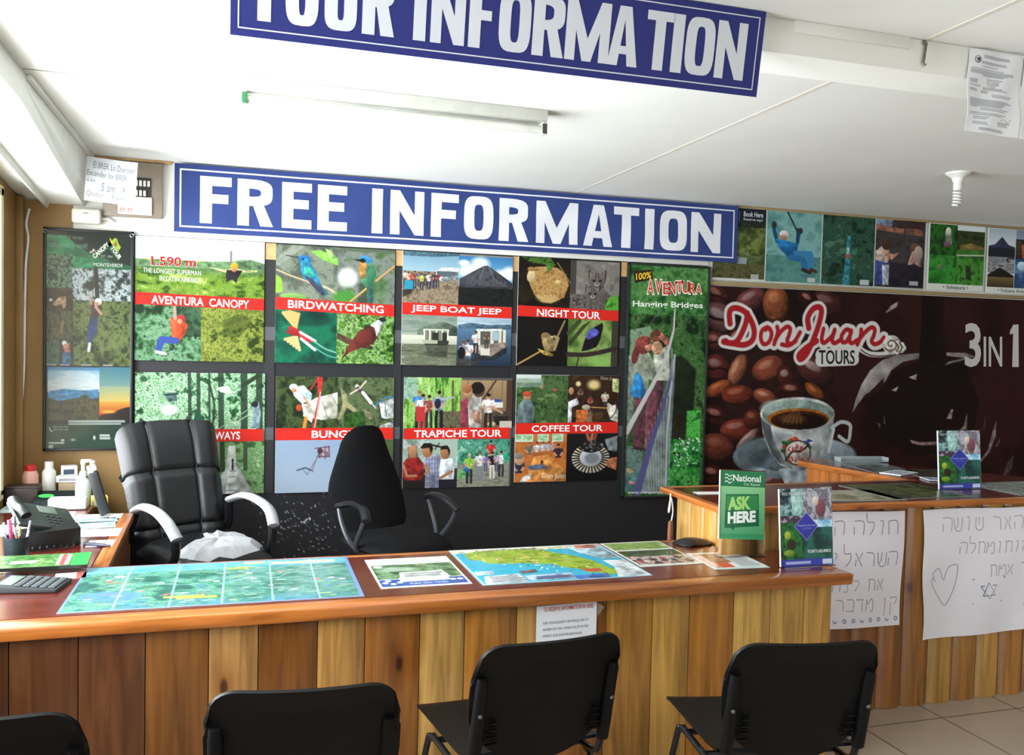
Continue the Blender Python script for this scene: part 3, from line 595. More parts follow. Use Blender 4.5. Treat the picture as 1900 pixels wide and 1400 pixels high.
c.r(548, 490, 585, 535, 'a8b8c0'); c.p([(450, 570), (625, 545), (632, 560), (600, 610), (540, 640), (450, 645)], '98887c'); c.p([(448, 610), (540, 630), (632, 570), (630, 610), (560, 650), (448, 655)], '2a2c34'); c.r(485, 585, 530, 622, 'd8d4c8')
c.person(455, 485, 130, 'e4e4e0', '2c2c34'); c.person(515, 488, 95, '584a44', '403838'); c.person(410, 535, 180, 'e8e8e8', '5a6a80', '4a3a2c'); c.person(385, 545, 160, '9a9aa0', '444a5a', '604830'); c.e(375, 612, 22, 34, '16161c'); c.p([(352, 650), (470, 640), (480, 685), (352, 685)], '3c3430', .7)
c.poly([(47, 338), (655, 346), (655, 410), (47, 404)], 'dd2a20'); c.t('JEEP BOAT JEEP', 96, 350, 596, 394, 'ffffff', .018, slope=.012)
board('tour_poster', .670, .663, c, 'tour board captioned JEEP BOAT JEEP with a volcano and boats on a lake', (.928, YP, 2.137))
# --- night tour
c = Pic((60, 50, 620, 657), 222, 222, '111', 14)
c.fol(60, 50, 345, 325, ['0e0a06', '1c140c', '2a1e10'], 40); c.pf([(70, 50), (230, 50), (260, 90), (220, 125), (205, 90), (120, 80)], ['2a4a18', '5a8a34', '1a3010'], 12)
c.pf([(110, 130), (150, 105), (210, 100), (270, 105), (320, 140), (335, 200), (310, 270), (240, 305), (190, 300), (150, 265), (120, 200)], ['8a6434', 'b48a50', 'd0a868', '9a7440'], 9); c.e(128, 158, 22, 34, 'd8c090', .2); c.e(128, 118, 20, 12, 'a07a4a'); c.e(275, 185, 16, 12, 'e0c488'); c.e(220, 280, 60, 24, 'd8bc80', alpha=.6, soft=.5); c.l([(270, 75), (345, 190)], 7, '8a7448'); c.e(225, 110, 12, 16, '4a8a3a')
c.fol(345, 60, 620, 332, ['6a6460', '8c8680', '7a746e', '98928a'], 50); c.r(345, 60, 372, 290, '4a4440'); c.fol(345, 250, 620, 332, ['3a3634', '5c5652', '8a847c', '2c2826'], 10)
def kitten(cx, cy_, k):
    c.p([(cx - 46 * k, cy_ - 58 * k), (cx - 14 * k, cy_ - 28 * k), (cx - 48 * k, cy_ + 4 * k)], '3a3432'); c.p([(cx + 50 * k, cy_ - 60 * k), (cx + 14 * k, cy_ - 28 * k), (cx + 48 * k, cy_ + 4 * k)], '3a3432'); c.e(cx, cy_, 46 * k, 42 * k, '6c6460'); c.p([(cx - 40 * k, cy_ - 48 * k), (cx - 22 * k, cy_ - 28 * k), (cx - 38 * k, cy_ - 10 * k)], '8a7a72'); c.p([(cx + 42 * k, cy_ - 50 * k), (cx + 22 * k, cy_ - 28 * k), (cx + 38 * k, cy_ - 10 * k)], '8a7a72')
    for q in (-1, 1): c.e(cx + q * 17 * k, cy_ + 2 * k, 9 * k, 7 * k, '1c1a1a'); c.l([(cx + q * 6 * k, cy_ - 40 * k), (cx + q * 8 * k, cy_ - 10 * k)], 4 * k, '2c2826')
    c.e(cx, cy_ + 22 * k, 14 * k, 11 * k, 'a89c94'); c.e(cx, cy_ + 17 * k, 5 * k, 4 * k, '2a2424')
c.pf([(440, 200), (530, 190), (560, 320), (420, 320)], ['4a4440', '7a726c', '34302e'], 8); kitten(493, 165, 1.05); kitten(470, 240, .9); c.e(530, 245, 30, 26, '625a56'); c.pf([(545, 300), (570, 250), (615, 245), (620, 332), (540, 330)], ['3a8a2a', '7ac04c', '2a6a1e'], 10)
c.fol(60, 388, 340, 657, ['0a0806', '14100c'], 80); c.l([(65, 652), (185, 578)], 9, 'b89a58'); c.l([(250, 560), (318, 402)], 10, '9a8456'); c.p([(190, 490), (225, 472), (262, 500), (275, 540), (262, 575), (215, 580), (200, 540)], '9a8458'); c.e(212, 484, 22, 14, '8a7450', -.2); c.p([(170, 560), (260, 590), (255, 604), (205, 595)], 'b89a48'); c.l([(265, 565), (285, 500), (262, 490)], 14, 'a89060'); c.e(250, 494, 6, 5, 'e8e0b0')
c.fol(340, 392, 620, 657, ['4a6a2a', '7a9a4c', '98b068', '5c7c38'], 100); c.p([(470, 392), (430, 440), (350, 545), (340, 520), (420, 420)], '2c3020', .8); c.l([(400, 400), (340, 470)], 24, '3a4a28'); c.e(525, 625, 60, 30, '8ac060', alpha=.8, soft=.6); c.r(585, 392, 620, 657, '3a3c2c'); c.l(spline([(340, 590), (440, 590), (540, 570), (620, 548)]), 26, '34282a'); c.l([(400, 600), (390, 657)], 8, '3a3028')
c.p([(495, 425), (528, 405), (535, 425), (520, 500), (500, 545), (450, 565), (415, 572), (430, 510), (455, 450)], '14121a'); c.p([(455, 450), (485, 437), (515, 455), (500, 480), (450, 505), (438, 490)], '5a58b4'); c.l([(500, 545), (508, 568)], 5, 'b07050')
c.poly([(60, 322), (620, 335), (620, 393), (60, 382)], 'dd2a20'); c.t('NIGHT TOUR', 164, 338, 516, 380, 'ffffff', .018, slope=.018)
board('tour_poster', .665, .661, c, 'tour board captioned NIGHT TOUR with a curled sloth and two wild kittens', (1.635, YP, 2.143))
# --- walkways
c = Pic((30, 737, 692, 1357), 230, 228, '4a7a4a', 15)
c.fol(30, 737, 692, 1030, ['1c4024', '4a8a54', 'a8d8a8', 'e4f6e0', '3a7a48', '88c088', 'd0ecc8', '2c5a34'], 34, octv=5)
for x, w_ in ((300, 18), (345, 20), (400, 12), (460, 30), (580, 36), (660, 34)): c.l([(x, 737), (x + 6, 1030)], w_, '24382a', .85)
c.l([(400, 780), (430, 900), (420, 1030)], 10, '2a3a28'); c.l([(575, 800), (660, 745)], 22, '2c3c26'); c.pf([(440, 812), (500, 800), (520, 840), (460, 835)], ['d8f4d0', 'f4fff0']); c.e(200, 925, 44, 26, 'd4f0dc', soft=.4); c.pf([(330, 930), (380, 960), (370, 1030), (320, 1030)], ['1c4a34', '2c6a4a'])
c.p([(175, 840), (235, 836), (240, 880), (195, 885)], '506a6c'); c.l([(175, 850), (240, 845)], 8, '1c2a2c'); c.l([(440, 1030), (640, 900)], 6, '8aa088'); c.l([(470, 1030), (660, 920)], 5, 'b0c0a8'); c.p([(625, 880), (660, 885), (672, 940), (665, 1020), (615, 1020), (630, 950)], '90a8b0'); c.e(640, 895, 18, 16, '22282a')
c.fol(30, 1085, 692, 1357, ['3a5a30', '6a9a58', '98c088', '548048', 'b8d8a8'], 30); c.p([(505, 1110), (540, 1110), (545, 1200), (640, 1357), (420, 1357), (490, 1220)], 'c0c8c0'); c.p([(515, 1190), (537, 1190), (565, 1357), (490, 1357)], 'e4e8e4')
for y in (1215, 1240, 1270, 1305, 1340): c.l([(528 - (y - 1180) * .22, y), (530 + (y - 1180) * .22, y)], 6, '9aa8a4')
c.l([(540, 1200), (680, 1357)], 6, '7a9080'); c.l([(490, 1215), (410, 1357)], 6, '7a9080'); c.e(527, 1185, 6, 10, '2a3030'); c.l([(527, 1195), (527, 1230)], 10, '34383c'); c.l([(470, 1085), (475, 1230)], 26, '3a4a30'); c.l([(592, 1090), (594, 1230)], 22, '46583a')
c.poly([(30, 1022), (687, 1024), (687, 1087), (30, 1084)], 'dd2a20'); c.t('HANGING WALKWAYS', 60, 1036, 564, 1077, 'ffffff', .018)
board('tour_poster', .674, .671, c, 'tour board with a caption ending in WAYS, half hidden by the leather chair', (-.511, YP, 1.413), gain=.6)
# --- bungee
c = Pic((57, 740, 690, 1357), 222, 218, '445', 16)
c.fol(57, 740, 385, 1015, ['141c0e', '2a3a1c', '4a5c30', '1c2614'], 40); c.p([(270, 850), (385, 820), (385, 960), (300, 970), (200, 950), (205, 890)], 'c8c8b8'); c.l([(300, 870), (330, 960)], 5, '8a8a7c'); c.l([(350, 840), (385, 900)], 5, '8a8a7c')
c.p([(140, 800), (200, 785), (245, 830), (240, 870), (190, 880), (150, 840)], 'dde6ea'); c.p([(205, 800), (245, 835), (240, 870), (210, 850)], 'a8c4d4'); c.e(148, 796, 22, 17, 'f0f0f0'); c.e(150, 812, 14, 12, 'b88868'); c.p([(190, 880), (240, 890), (260, 940), (245, 985), (205, 950)], 'd0ccb8'); c.l([(205, 850), (235, 895)], 12, 'c09070'); c.l([(215, 960), (205, 1015)], 18, 'd08838'); c.e(178, 905, 16, 18, 'b04828')
c.p([(270, 740), (302, 740), (290, 860), (262, 1015), (248, 1015), (278, 850)], 'b82c30'); c.l([(262, 1010), (290, 820)], 4, 'e8d8d4'); c.l([(268, 760), (235, 810)], 7, 'b03028')
c.fol(385, 740, 690, 1012, ['26321c', '485838', '64744c', '34422a'], 44); c.p([(395, 790), (430, 830), (445, 880), (500, 920), (470, 930), (430, 900), (410, 960), (385, 970), (410, 880)], '8a8460'); c.p([(520, 910), (560, 930), (600, 970), (540, 965)], '7c7858'); c.pf([(420, 940), (520, 920), (540, 1012), (420, 1012)], ['1c3a14', '3a6428'], 14)
c.p([(605, 880), (690, 850), (690, 960), (625, 965)], 'b8bcb8'); c.p([(620, 1000), (690, 975), (690, 1012), (610, 1012)], 'a8aca8'); c.l([(605, 880), (620, 960), (690, 985)], 6, '2a2e34'); c.l([(640, 870), (650, 955)], 4, '4a5058'); c.l([(575, 900), (640, 850), (690, 845)], 7, '3a78b0')
c.e(487, 790, 11, 11, 'e8e0d0'); c.l([(490, 800), (520, 825)], 22, '54384a'); c.l([(518, 822), (565, 878)], 18, 'e4e0dc'); c.l([(450, 830), (490, 805)], 8, 'd8c8b8'); c.l([(500, 800), (535, 760)], 8, 'd8c8b8'); c.l([(565, 878), (590, 905)], 8, 'c8b8a8')
c.r(57, 1076, 690, 1357, '8ea2bc', 'a4b4c8', .012); c.fol(560, 1080, 690, 1200, ['3a4a2a', '5a6a3c', '2a3820'], 24, mask=c.pm([(600, 1076), (690, 1076), (690, 1200), (640, 1150)]))
c.p([(285, 1125), (340, 1115), (343, 1165), (290, 1170)], '9a8490'); 
for q in (((265, 1122), (342, 1112)), ((285, 1168), (343, 1166)), ((285, 1125), (290, 1172)), ((318, 1112), (320, 1178)), ((340, 1110), (343, 1168))): c.l(q, 5, '5a3a48')
c.l([(285, 1145), (255, 1230), (258, 1250)], 3, '5c4450'); c.l([(172, 1238), (215, 1224), (250, 1240)], 6, '2c2c38'); c.l([(205, 1235), (225, 1262), (290, 1150)], 2.5, '5c4450'); c.e(292, 1135, 14, 16, '4a2c3c')
c.poly([(57, 1013), (688, 1013), (688, 1076), (57, 1077)], 'dd2a20'); c.t('BUNGEE', 247, 1026, 512, 1066, 'ffffff', .02)
board('tour_poster', .667, .660, c, 'tour board with a caption starting BUNG, half hidden by the fabric office chair', (.223, YP, 1.398))
# --- trapiche tour
c = Pic((45, 740, 658, 1355), 222, 220, '555', 17)
c.fol(45, 740, 362, 1020, ['3a6a24', '78b04c', 'b4e078', '5a9038', 'cdeea0'], 12, 90); c.r(45, 750, 110, 850, '7a98a0'); c.fol(45, 740, 120, 860, ['7aa080', 'a8c8b0', '5a8a5a'], 20, alpha=.8); c.fol(240, 930, 362, 1020, ['4a4a34', '7a745c', '34301e'], 12); c.l([(315, 760), (318, 950)], 12, '5a5430')
for a in ((130, 810, 205, '3a78b8', '20202c', '8a6a40'), (150, 830, 195, 'e0e0dc', 'b03030', '3a2418'), (185, 836, 180, '8a4840', '2c2c30', '2a1c14'), (240, 812, 208, '8a98a8', '18181e', '1c1814')): c.person(*a)
c.l([(255, 860), (318, 850)], 10, 'a8b0b8'); c.e(232, 885, 18, 28, '23233a'); c.r(116, 905, 160, 980, 'b83434')
c.r(362, 755, 658, 1020, 'a88c68', '6a543c'); 
for x in (400, 470, 540, 600): c.l([(x, 755), (x - 4, 900)], 5, '7a6448')
c.l([(480, 870), (560, 755)], 9, '3c2c20'); c.r(625, 755, 658, 990, '4a342a'); c.r(545, 862, 590, 885, '3848a0'); c.r(520, 880, 600, 905, 'e0e0dc'); c.p([(530, 930), (658, 925), (658, 965), (530, 950)], '4a4038'); c.p([(545, 955), (640, 955), (630, 1005), (560, 1005)], '24201e'); c.r(590, 985, 658, 1020, 'c8c0b0'); c.e(540, 1000, 24, 14, 'c8b898')
c.p([(435, 820), (480, 825), (480, 900), (485, 1020), (375, 1020), (400, 900)], 'b0aca8'); c.e(462, 806, 36, 42, '5a4030'); c.e(455, 796, 38, 34, '1c1410'); c.e(400, 812, 26, 34, 'c89870'); c.e(395, 800, 28, 26, 'a06a40'); c.p([(360, 870), (400, 850), (410, 1020), (362, 1020)], '8a3a48'); c.p([(420, 940), (470, 920), (480, 1000), (440, 990)], 'a88068')
c.person(520, 825, 210, 'e8e4de', '2a2622', '1c1410'); c.l([(530, 900), (600, 935)], 12, 'c09878')
c.fol(45, 1085, 352, 1355, ['b8c8c0', '8aa89a', 'd8e0dc', '7a9488'], 70); c.r(200, 1085, 352, 1180, 'a8bcb0'); c.l([(190, 1112), (270, 1130)], 10, '1c2024'); c.l([(222, 1140), (245, 1105)], 6, '1c2024'); c.r(45, 1250, 352, 1355, '3c342e', '241e1c')
c.p([(70, 1185), (130, 1180), (162, 1220), (158, 1290), (145, 1310), (60, 1310), (45, 1280), (48, 1210)], 'a02c2c'); c.e(100, 1150, 26, 36, 'c08a68'); c.p([(75, 1150), (80, 1118), (110, 1112), (125, 1140), (118, 1190), (128, 1190), (122, 1120), (95, 1108), (72, 1130), (76, 1190), (86, 1190)], '7a4a28'); c.l([(50, 1230), (70, 1285), (120, 1285)], 14, 'c08a68')
c.p([(165, 1180), (245, 1165), (265, 1250), (262, 1355), (170, 1355), (172, 1260)], '98a0b8'); 
for k in range(6): c.l([(176 + k * 15, 1180), (180 + k * 15, 1355)], 3, '6a5a78'); c.l([(168, 1195 + k * 26), (260, 1190 + k * 26)], 3, '6a6a90')
c.e(180, 1145, 30, 40, 'b8805c'); c.p([(140, 1130), (160, 1104), (200, 1104), (212, 1135), (200, 1165), (190, 1130), (150, 1135)], '1c1614'); c.l([(170, 1230), (190, 1260), (170, 1275)], 14, 'b8805c')
c.p([(255, 1195), (325, 1190), (333, 1260), (330, 1320), (250, 1320), (248, 1250)], 'dce4ec'); c.e(280, 1158, 28, 38, 'a87450'); c.p([(248, 1145), (262, 1120), (292, 1118), (308, 1145), (302, 1175), (292, 1140), (262, 1140)], '16120f'); c.r(250, 1312, 332, 1340, '1a1a20'); c.l([(320, 1265), (255, 1300)], 16, 'a87450'); c.r(248, 1320, 340, 1355, '20202a')
c.fol(352, 1090, 645, 1230, ['1c5a4a', '3a8a72', '6ab898', '2a6a58', '90d0b8'], 22); c.fol(352, 1225, 645, 1355, ['7c7c6c', '9c9a8a', '6a6a5c'], 20, 8); c.p([(352, 1260), (352, 1310), (440, 1290), (400, 1255)], '5a9a60')
for a in ((540, 1092, 150, 'c02c34', 'b8b0a8', '2a1c14'), (418, 1165, 165, '9ad048', '242c34', 'c8b888'), (478, 1152, 160, 'd8dce0', '7a8090', '5a4a3a'), (550, 1155, 148, '201e24', 'd8d4cc', '2a1c14'), (602, 1152, 145, 'd4dcd8', '2a2a30', '302018'), (512, 1175, 90, '8a70b0', '5a5078', '3a2a1c'), (575, 1165, 100, 'b8a0c0', '484860', '2a1c14')): c.person(*a)
c.e(400, 1255, 16, 14, '2c68b0'); c.e(628, 1185, 16, 22, '2aa888')
c.poly([(50, 1021), (648, 1020), (646, 1082), (48, 1082)], 'dd2a20'); c.t('TRAPICHE TOUR', 104, 1032, 600, 1073, 'ffffff', .018)
board('tour_poster', .665, .657, c, 'tour board captioned TRAPICHE TOUR with groups of visitors', (.949, YP, 1.402))
# --- coffee tour
c = Pic((47, 703, 612, 1290), 222, 220, '555', 18)
c.r(47, 703, 330, 770, 'dfe6e4', 'b8c8b8'); c.fol(47, 750, 330, 965, ['1a2c14', '34502a', '50703e', '26401e', '6a8a54'], 22); c.fol(180, 706, 330, 790, ['34502a', '5a7848', '26401e'], 18); c.fol(47, 725, 190, 770, ['7a9080', '9ab0a0'], 30, alpha=.7)
c.p([(60, 870), (85, 838), (125, 840), (148, 880), (140, 965), (50, 965)], '66767a'); c.e(105, 825, 20, 20, 'b08868'); c.e(105, 808, 22, 14, 'c84a34'); c.e(182, 770, 10, 10, 'a88868'); c.e(255, 785, 14, 10, '9a5a4a')
c.r(330, 706, 612, 965, '3a2416', '20140c'); c.fol(330, 706, 612, 965, ['2a180e', '4a3020', '1a100a', '6a4828'], 50, alpha=.7); c.e(470, 755, 34, 26, 'e8d08c', soft=.8); c.e(383, 750, 14, 14, 'e8d8a0', soft=.6); c.p([(575, 720), (612, 720), (612, 800), (575, 790)], 'b8c07c'); c.p([(375, 895), (440, 892), (445, 965), (375, 965)], 'c06a34'); c.p([(440, 890), (465, 895), (465, 965), (440, 965)], '7a6a54')
c.p([(330, 850), (375, 830), (395, 860), (350, 880), (350, 965), (330, 965)], 'd8dce0'); c.e(345, 790, 14, 20, 'c08868'); c.p([(535, 860), (590, 850), (612, 900), (612, 965), (570, 950)], 'e0dccc'); c.e(580, 835, 26, 34, '2a1a10'); c.person(535, 785, 120, 'd0c4b0', '3a2c20'); c.person(452, 815, 90, '8a3a2a', '2a1c14'); c.person(396, 770, 90, '584438', '2a1c14'); c.l([(460, 880), (560, 885)], 6, 'c89a54'); c.e(430, 880, 24, 14, 'b8b094'); c.ti("Don Juan", 508, 710, 600, 732, 'e8e4dc', 0, .05); c.l(spline([(595, 850), (600, 900), (560, 945), (520, 950)]), 6, '3c3834')
c.fol(47, 1028, 330, 1296, ['a85a28', 'c87838', 'b06630'], 60); c.r(47, 1028, 330, 1075, 'c88048', 'b86a34'); 
for x in (50, 85, 170, 250): c.r(x, 1028, x + 55, 1066, 'd8ecdc'); c.fol(x + 4, 1032, x + 50, 1062, ['7ab070', 'cfe8cc'], 10)
c.p([(150, 1150), (230, 1140), (330, 1240), (330, 1296), (100, 1296)], 'd08a48'); c.l([(190, 1150), (190, 1296)], 3, 'a8642c'); c.l([(235, 1150), (310, 1296)], 3, 'a8642c'); c.p([(115, 1200), (200, 1192), (230, 1215), (130, 1228)], '5a6478'); c.e(194, 1182, 7, 10, '3a1c10')
for x, y, s1, k in ((70, 1150, '2a3048', 170), (125, 1070, '6a6a5c', 130), (165, 1070, 'd0c8c8', 110), (198, 1068, 'c8ccd8', 100), (228, 1068, 'a8b8d0', 100), (282, 1080, '3a2430', 150), (250, 1068, 'b08888', 90)): c.person(x, y, k, s1, '443830', ['3a2a20', 'c8c8c8', '7a5a3a'][int(x) % 3], cut=.5)
c.e(72, 1165, 26, 32, 'd09a78'); c.e(68, 1146, 26, 18, '8a8078'); c.p([(95, 1260), (140, 1240), (130, 1280), (70, 1296)], 'e4dcd8'); c.ti('Don Juan', 195, 1244, 325, 1280, 'f8f0e4', 0, .05)
c.r(330, 1028, 612, 1290, '18181a', '0c0a0c'); c.p([(540, 1060), (612, 1040), (612, 1130), (560, 1120)], '9aa4ac', .8); c.e(463, 1165, 106, 82, 'd8d0bc'); 
for k in range(30):
    a = 2 * PI * k / 30; c.l([(463 + 62 * math.cos(a), 1163 + 48 * math.sin(a)), (463 + 104 * math.cos(a), 1165 + 80 * math.sin(a))], 9, '2a2420')
c.e(463, 1160, 62, 50, 'b8bcc0'); c.e(470, 1165, 40, 30, '7a8088', soft=.5); c.e(463, 1100, 62, 34, '1c1a1a'); 
for k in range(40): c.e(463 + c.rng.normal() * 28, 1095 + c.rng.normal() * 13, 6, 4, ['2c2a2a', '8a8a8c', '504c4a'][k % 3])
c.l([(440, 1030), (450, 1060)], 18, 'a05a48'); c.l([(470, 1028), (465, 1058)], 16, 'b06a50'); c.l([(490, 1028), (482, 1058)], 14, '8a4a3a'); c.p([(545, 1190), (580, 1165), (612, 1160), (612, 1235), (560, 1215)], 'b06a48')
c.poly([(47, 968), (610, 963), (610, 1024), (47, 1028)], 'dd2a20'); c.t('COFFEE TOUR', 134, 980, 526, 1016, 'ffffff', .018, slope=-.006)
board('tour_poster', .678, .660, c, 'tour board captioned COFFEE TOUR, beside the tall hanging-bridge banner', (1.639, YP, 1.426))

# ================================================================== framed canopy poster in the corner
t = thing('framed_poster', 'tall dark green canopy-tour poster in a thin black frame, in the left corner', 'poster', (-.7375, YB - .014, .994))
W_, H_ = .434, 1.166
fr = MB()
for q in ((-.217, -.203, 0, 1.166), (.203, .217, 0, 1.166)): fr.box(q[0], q[1], -.022, 0, q[2], q[3], 0.002)
fr.box(-.217, .217, -.022, 0, 0, .014, 0.002); fr.box(-.217, .217, -.022, 0, 1.152, 1.166, 0.002)
fr.build('frame', mat('black_frame', '17171a', .4), t)
c = Pic((228, 70, 698, 1205), 150, 380, '10241f', 21)
c.r(228, 70, 698, 260, '14201c', '1c2a24'); c.p([(228, 95), (330, 95), (470, 190), (698, 240), (698, 262), (228, 262)], '1f7a50'); c.p([(228, 180), (480, 215), (490, 255), (228, 262)], '2a9a62'); c.fol(228, 195, 372, 365, ['1c3a24', '4a6a54', '8aa890', '2c5a3a', '12241a'], 16, octv=5)
c.fol(372, 262, 698, 445, ['1a2420', '3a4440', '8c9a9c', 'd0dcdf', 'b0c0c4', '2a3430'], 34, octv=5); c.l([(500, 262), (510, 420)], 24, '20261f'); c.fol(372, 430, 698, 765, ['1c2a14', '3a4c24', '5c6c38', '76864c', '2c3c1c'], 30); c.e(620, 640, 60, 40, '7c8a54', alpha=.4, soft=.6)
c.l([(485, 262), (485, 400)], 3, '333'); c.p([(470, 440), (510, 435), (530, 480), (515, 520), (475, 510)], '4a2c34'); c.e(515, 432, 20, 18, 'e4e0d8'); c.e(505, 446, 13, 14, 'c09078'); c.l([(500, 460), (530, 495)], 14, 'c49a80'); c.l([(475, 445), (470, 400)], 12, 'b89080'); c.p([(470, 515), (515, 515), (508, 590), (480, 650), (450, 650), (455, 570)], '2c3c68'); c.l([(468, 655), (463, 690)], 16, 'e8e8e4')
c.fol(232, 372, 372, 485, ['1c120e', '34241c', '4a3828'], 24); c.p([(300, 415), (335, 410), (340, 450), (325, 480), (312, 450), (280, 462), (262, 455)], 'c09878'); c.e(318, 400, 14, 12, '3a1c14'); c.e(255, 432, 10, 8, 'e8e4dc')
c.fol(232, 490, 372, 635, ['24281a', '4a4c30', '686844', '1c2014'], 12, 40); c.l([(320, 540), (312, 600)], 12, '8a7458'); c.fol(235, 640, 305, 762, ['2a4a3c', '4a7460', '1c342c'], 18); c.r(305, 640, 375, 762, '2a342c'); c.e(330, 655, 14, 14, 'e8e8e4'); c.p([(320, 665), (358, 650), (362, 700), (330, 705)], 'b87868'); c.p([(322, 700), (360, 700), (372, 760), (318, 760)], '3a6890')
for x in (232, 305, 420, 540): c.r(x + 4, 766, x + 52, 771, 'a8b0b0')
c.r(228, 772, 698, 1060, '11181a'); c.r(242, 780, 520, 905, '7ab0d4', 'e4ecee'); c.r(242, 780, 520, 812, '3a80b4', '8abcd8'); c.fol(242, 800, 520, 880, ['a8cce0', 'f0f4f4', 'd8e6ec'], 90, 20, alpha=.6); c.p([(242, 905), (330, 892), (440, 900), (520, 893), (520, 960), (242, 960)], '3a80b0'); c.p([(242, 925), (380, 905), (520, 915), (520, 965), (242, 965)], '4a94c0', .6); c.fol(242, 940, 520, 1062, ['2a2a20', '44442c', '5a5438', '34301e'], 30, mask=c.pm([(242, 940), (300, 955), (400, 940), (440, 930), (470, 945), (520, 940), (520, 1062), (242, 1062)])); c.l([(440, 925), (442, 955)], 8, '2a3020'); c.e(442, 932, 26, 8, '34402a')
c.r(526, 778, 698, 880, '3a7a90', '7aa098'); c.r(526, 880, 698, 960, '9ab090', 'e0c060'); c.r(526, 960, 698, 1035, 'e0a840', 'c83c14'); c.p([(526, 1030), (600, 1015), (650, 995), (698, 985), (698, 1055), (526, 1055)], '241410'); c.e(575, 1012, 40, 8, 'ffb040', soft=.5)
c.r(228, 1062, 698, 1205, '163a2c', '0e4a38', .01); c.r(228, 1060, 698, 1075, '141c1a')
for q in ((240, 92, 430, 118, 'Enjoy the first canopy'), (240, 130, 452, 158, 'tour around the world!')): c.t(q[4], q[0], q[1], q[2], q[3], '7aa894', 0, .0004)
c.t('MONTEVERDE', 488, 230, 650, 248, 'e0e6e2', .01)
# logo: sloped CANOPY TOUR roof with a green beak
def turned(body, x0, y0, L, h, ang, col, bold=.03, z=.0006):
    v, tt = text_tris(body, bold); ca, sa = math.cos(ang), math.sin(ang); q = np.stack([x0 + v[:, 0] * L * ca - (v[:, 1] - 1) * h * sa, y0 + v[:, 0] * L * sa + (v[:, 1] - 1) * h * ca], 1); c.over.append((q, tt, col, z))
c.poly([(486, 190), (575, 112), (590, 132), (500, 212)], '2a6a4a', .0003); c.poly([(575, 112), (640, 190), (622, 214), (560, 140)], '2a6a4a', .0003)
turned('CANOPY', 494, 210, 112, 26, -.72, 'f0f0e4', .04); turned('TOUR', 578, 150, 78, 24, .88, 'f0f0e4', .04); turned('THE', 472, 188, 34, 14, -.72, 'f0f0e4', .03); c.t('EST. 1994', 530, 188, 592, 202, 'a8c8b4', 0)
c.p([(575, 95), (590, 110), (602, 96), (618, 100), (625, 125), (640, 140), (625, 165), (600, 160), (585, 135)], 'a8c83c'); c.e(612, 128, 7, 6, 'd84020'); c.p([(575, 95), (598, 118), (588, 132)], 'e8c83c')
c.t('(506) 2645-5243', 270, 1088, 352, 1096, 'c8d4d0', 0); c.t('(506) 2645-6388', 270, 1102, 352, 1110, 'c8d4d0', 0); c.l(spline([(250, 1095), (256, 1110), (266, 1116)]), 5, 'e8ecea'); c.lines(355, 1060, 690, 14, 2, 'a8b4b0', 5, 3); c.r(250, 1174, 328, 1178, 'c8d0cc')
c.e(322, 1162, 10, 7, 'dfe8e4'); c.e(380, 1160, 14, 7, '98b0a8'); c.e(497, 1150, 7, 12, 'dfe8e4'); c.lines(530, 1135, 585, 14, 2, 'c8d4d0', 6, 4); c.lines(250, 1190, 270, 10, 2, 'c8d4d0', 4, 8)
pp = c.obj('picture', .41, 1.142, M_lam, t, (-.205, -.016, 1.154), thick=.006, gain=.5)
for x in (-.208, .208):
    s = MB(); s.tube([(x + .009 * math.cos(a), -.024, 1.146 + .009 * math.sin(a)) for a in np.linspace(0, 2 * PI, 13)[:-1]], .0025, 6, closed=True); s.build('grommet', mat('grey_metal', '9a9a9e', .35, .8), t)

# ================================================================== tall hanging-bridge banner
t = thing('framed_banner', 'tall narrow framed banner reading AVENTURA Hanging Bridges beside the coffee mural', 'banner', (2.641, YB - .012, .65))
fr = MB(); W_, H_ = .578, 1.487
for x0, x1 in ((-.289, -.275), (.275, .289)): fr.box(x0, x1, -.03, 0, 0, H_, 0.002)
fr.box(-.289, .289, -.03, 0, 0, .012, 0.002); fr.box(-.289, .289, -.03, 0, H_ - .012, H_, 0.002)
fr.build('frame', mat('dark_green_frame', '1a2420', .4), t)
c = Pic((0, 0, .55, 1.463), 170, 440, '1c3418', 31)
G = ['0e1e0e', '1c3c1a', '3a6430', '2a4c22', '5c8450', '16280f']
c.fol(0, 0, .55, 1.463, G, .05, octv=5); c.fol(0, 0, .55, .3, ['1c4a22', '3a7838', '6aa05c', '2a5a2a'], .05, octv=5, alpha=.8)
c.quad((110, 60), (550, 84), (512, 1330), (74, 1342))
c.pf([(110, 420), (220, 400), (260, 470), (120, 560), (105, 600)], ['4a6a4a', '8aa08a', '6a8a68'], 14); c.p([(330, 580), (400, 560), (480, 640), (470, 880), (400, 960), (345, 940)], '0e140c', .8)
c.p([(350, 880), (430, 900), (420, 1060), (340, 1060)], '1c160f', .8); c.pf([(430, 870), (510, 860), (505, 1060), (430, 1050)], ['2a7a34', '5ab84c', '3a9a3c', '1c4a20'], 14); c.pf([(330, 1020), (510, 1040), (500, 1300), (320, 1290)], ['0e3a1c', '2a8a3a', '1c5a28', '6ac860', '12301a'], 22)
R = random.Random(9)
for k in range(36): c.e(R.uniform(360, 500), R.uniform(1020, 1180), R.uniform(3, 9), R.uniform(3, 6), 'b8d0c4', R.random())
c.p([(96, 560), (130, 560), (130, 940), (86, 1060), (90, 800)], '8a9290', .75); c.p([(84, 1060), (150, 1090), (180, 1180), (150, 1310), (76, 1320)], '4a7078', .8); c.pf([(84, 1060), (190, 1080), (170, 1200), (76, 1250)], ['4a5a54', '7a8a84', '3a4a40'], 12, .7)
for x, y, k in ((120, 1268, 'd07890'), (108, 1200, 'c8a050'), (160, 1040, '4a8a4a')): c.e(x, y, 20, 11, k, .3, .7)
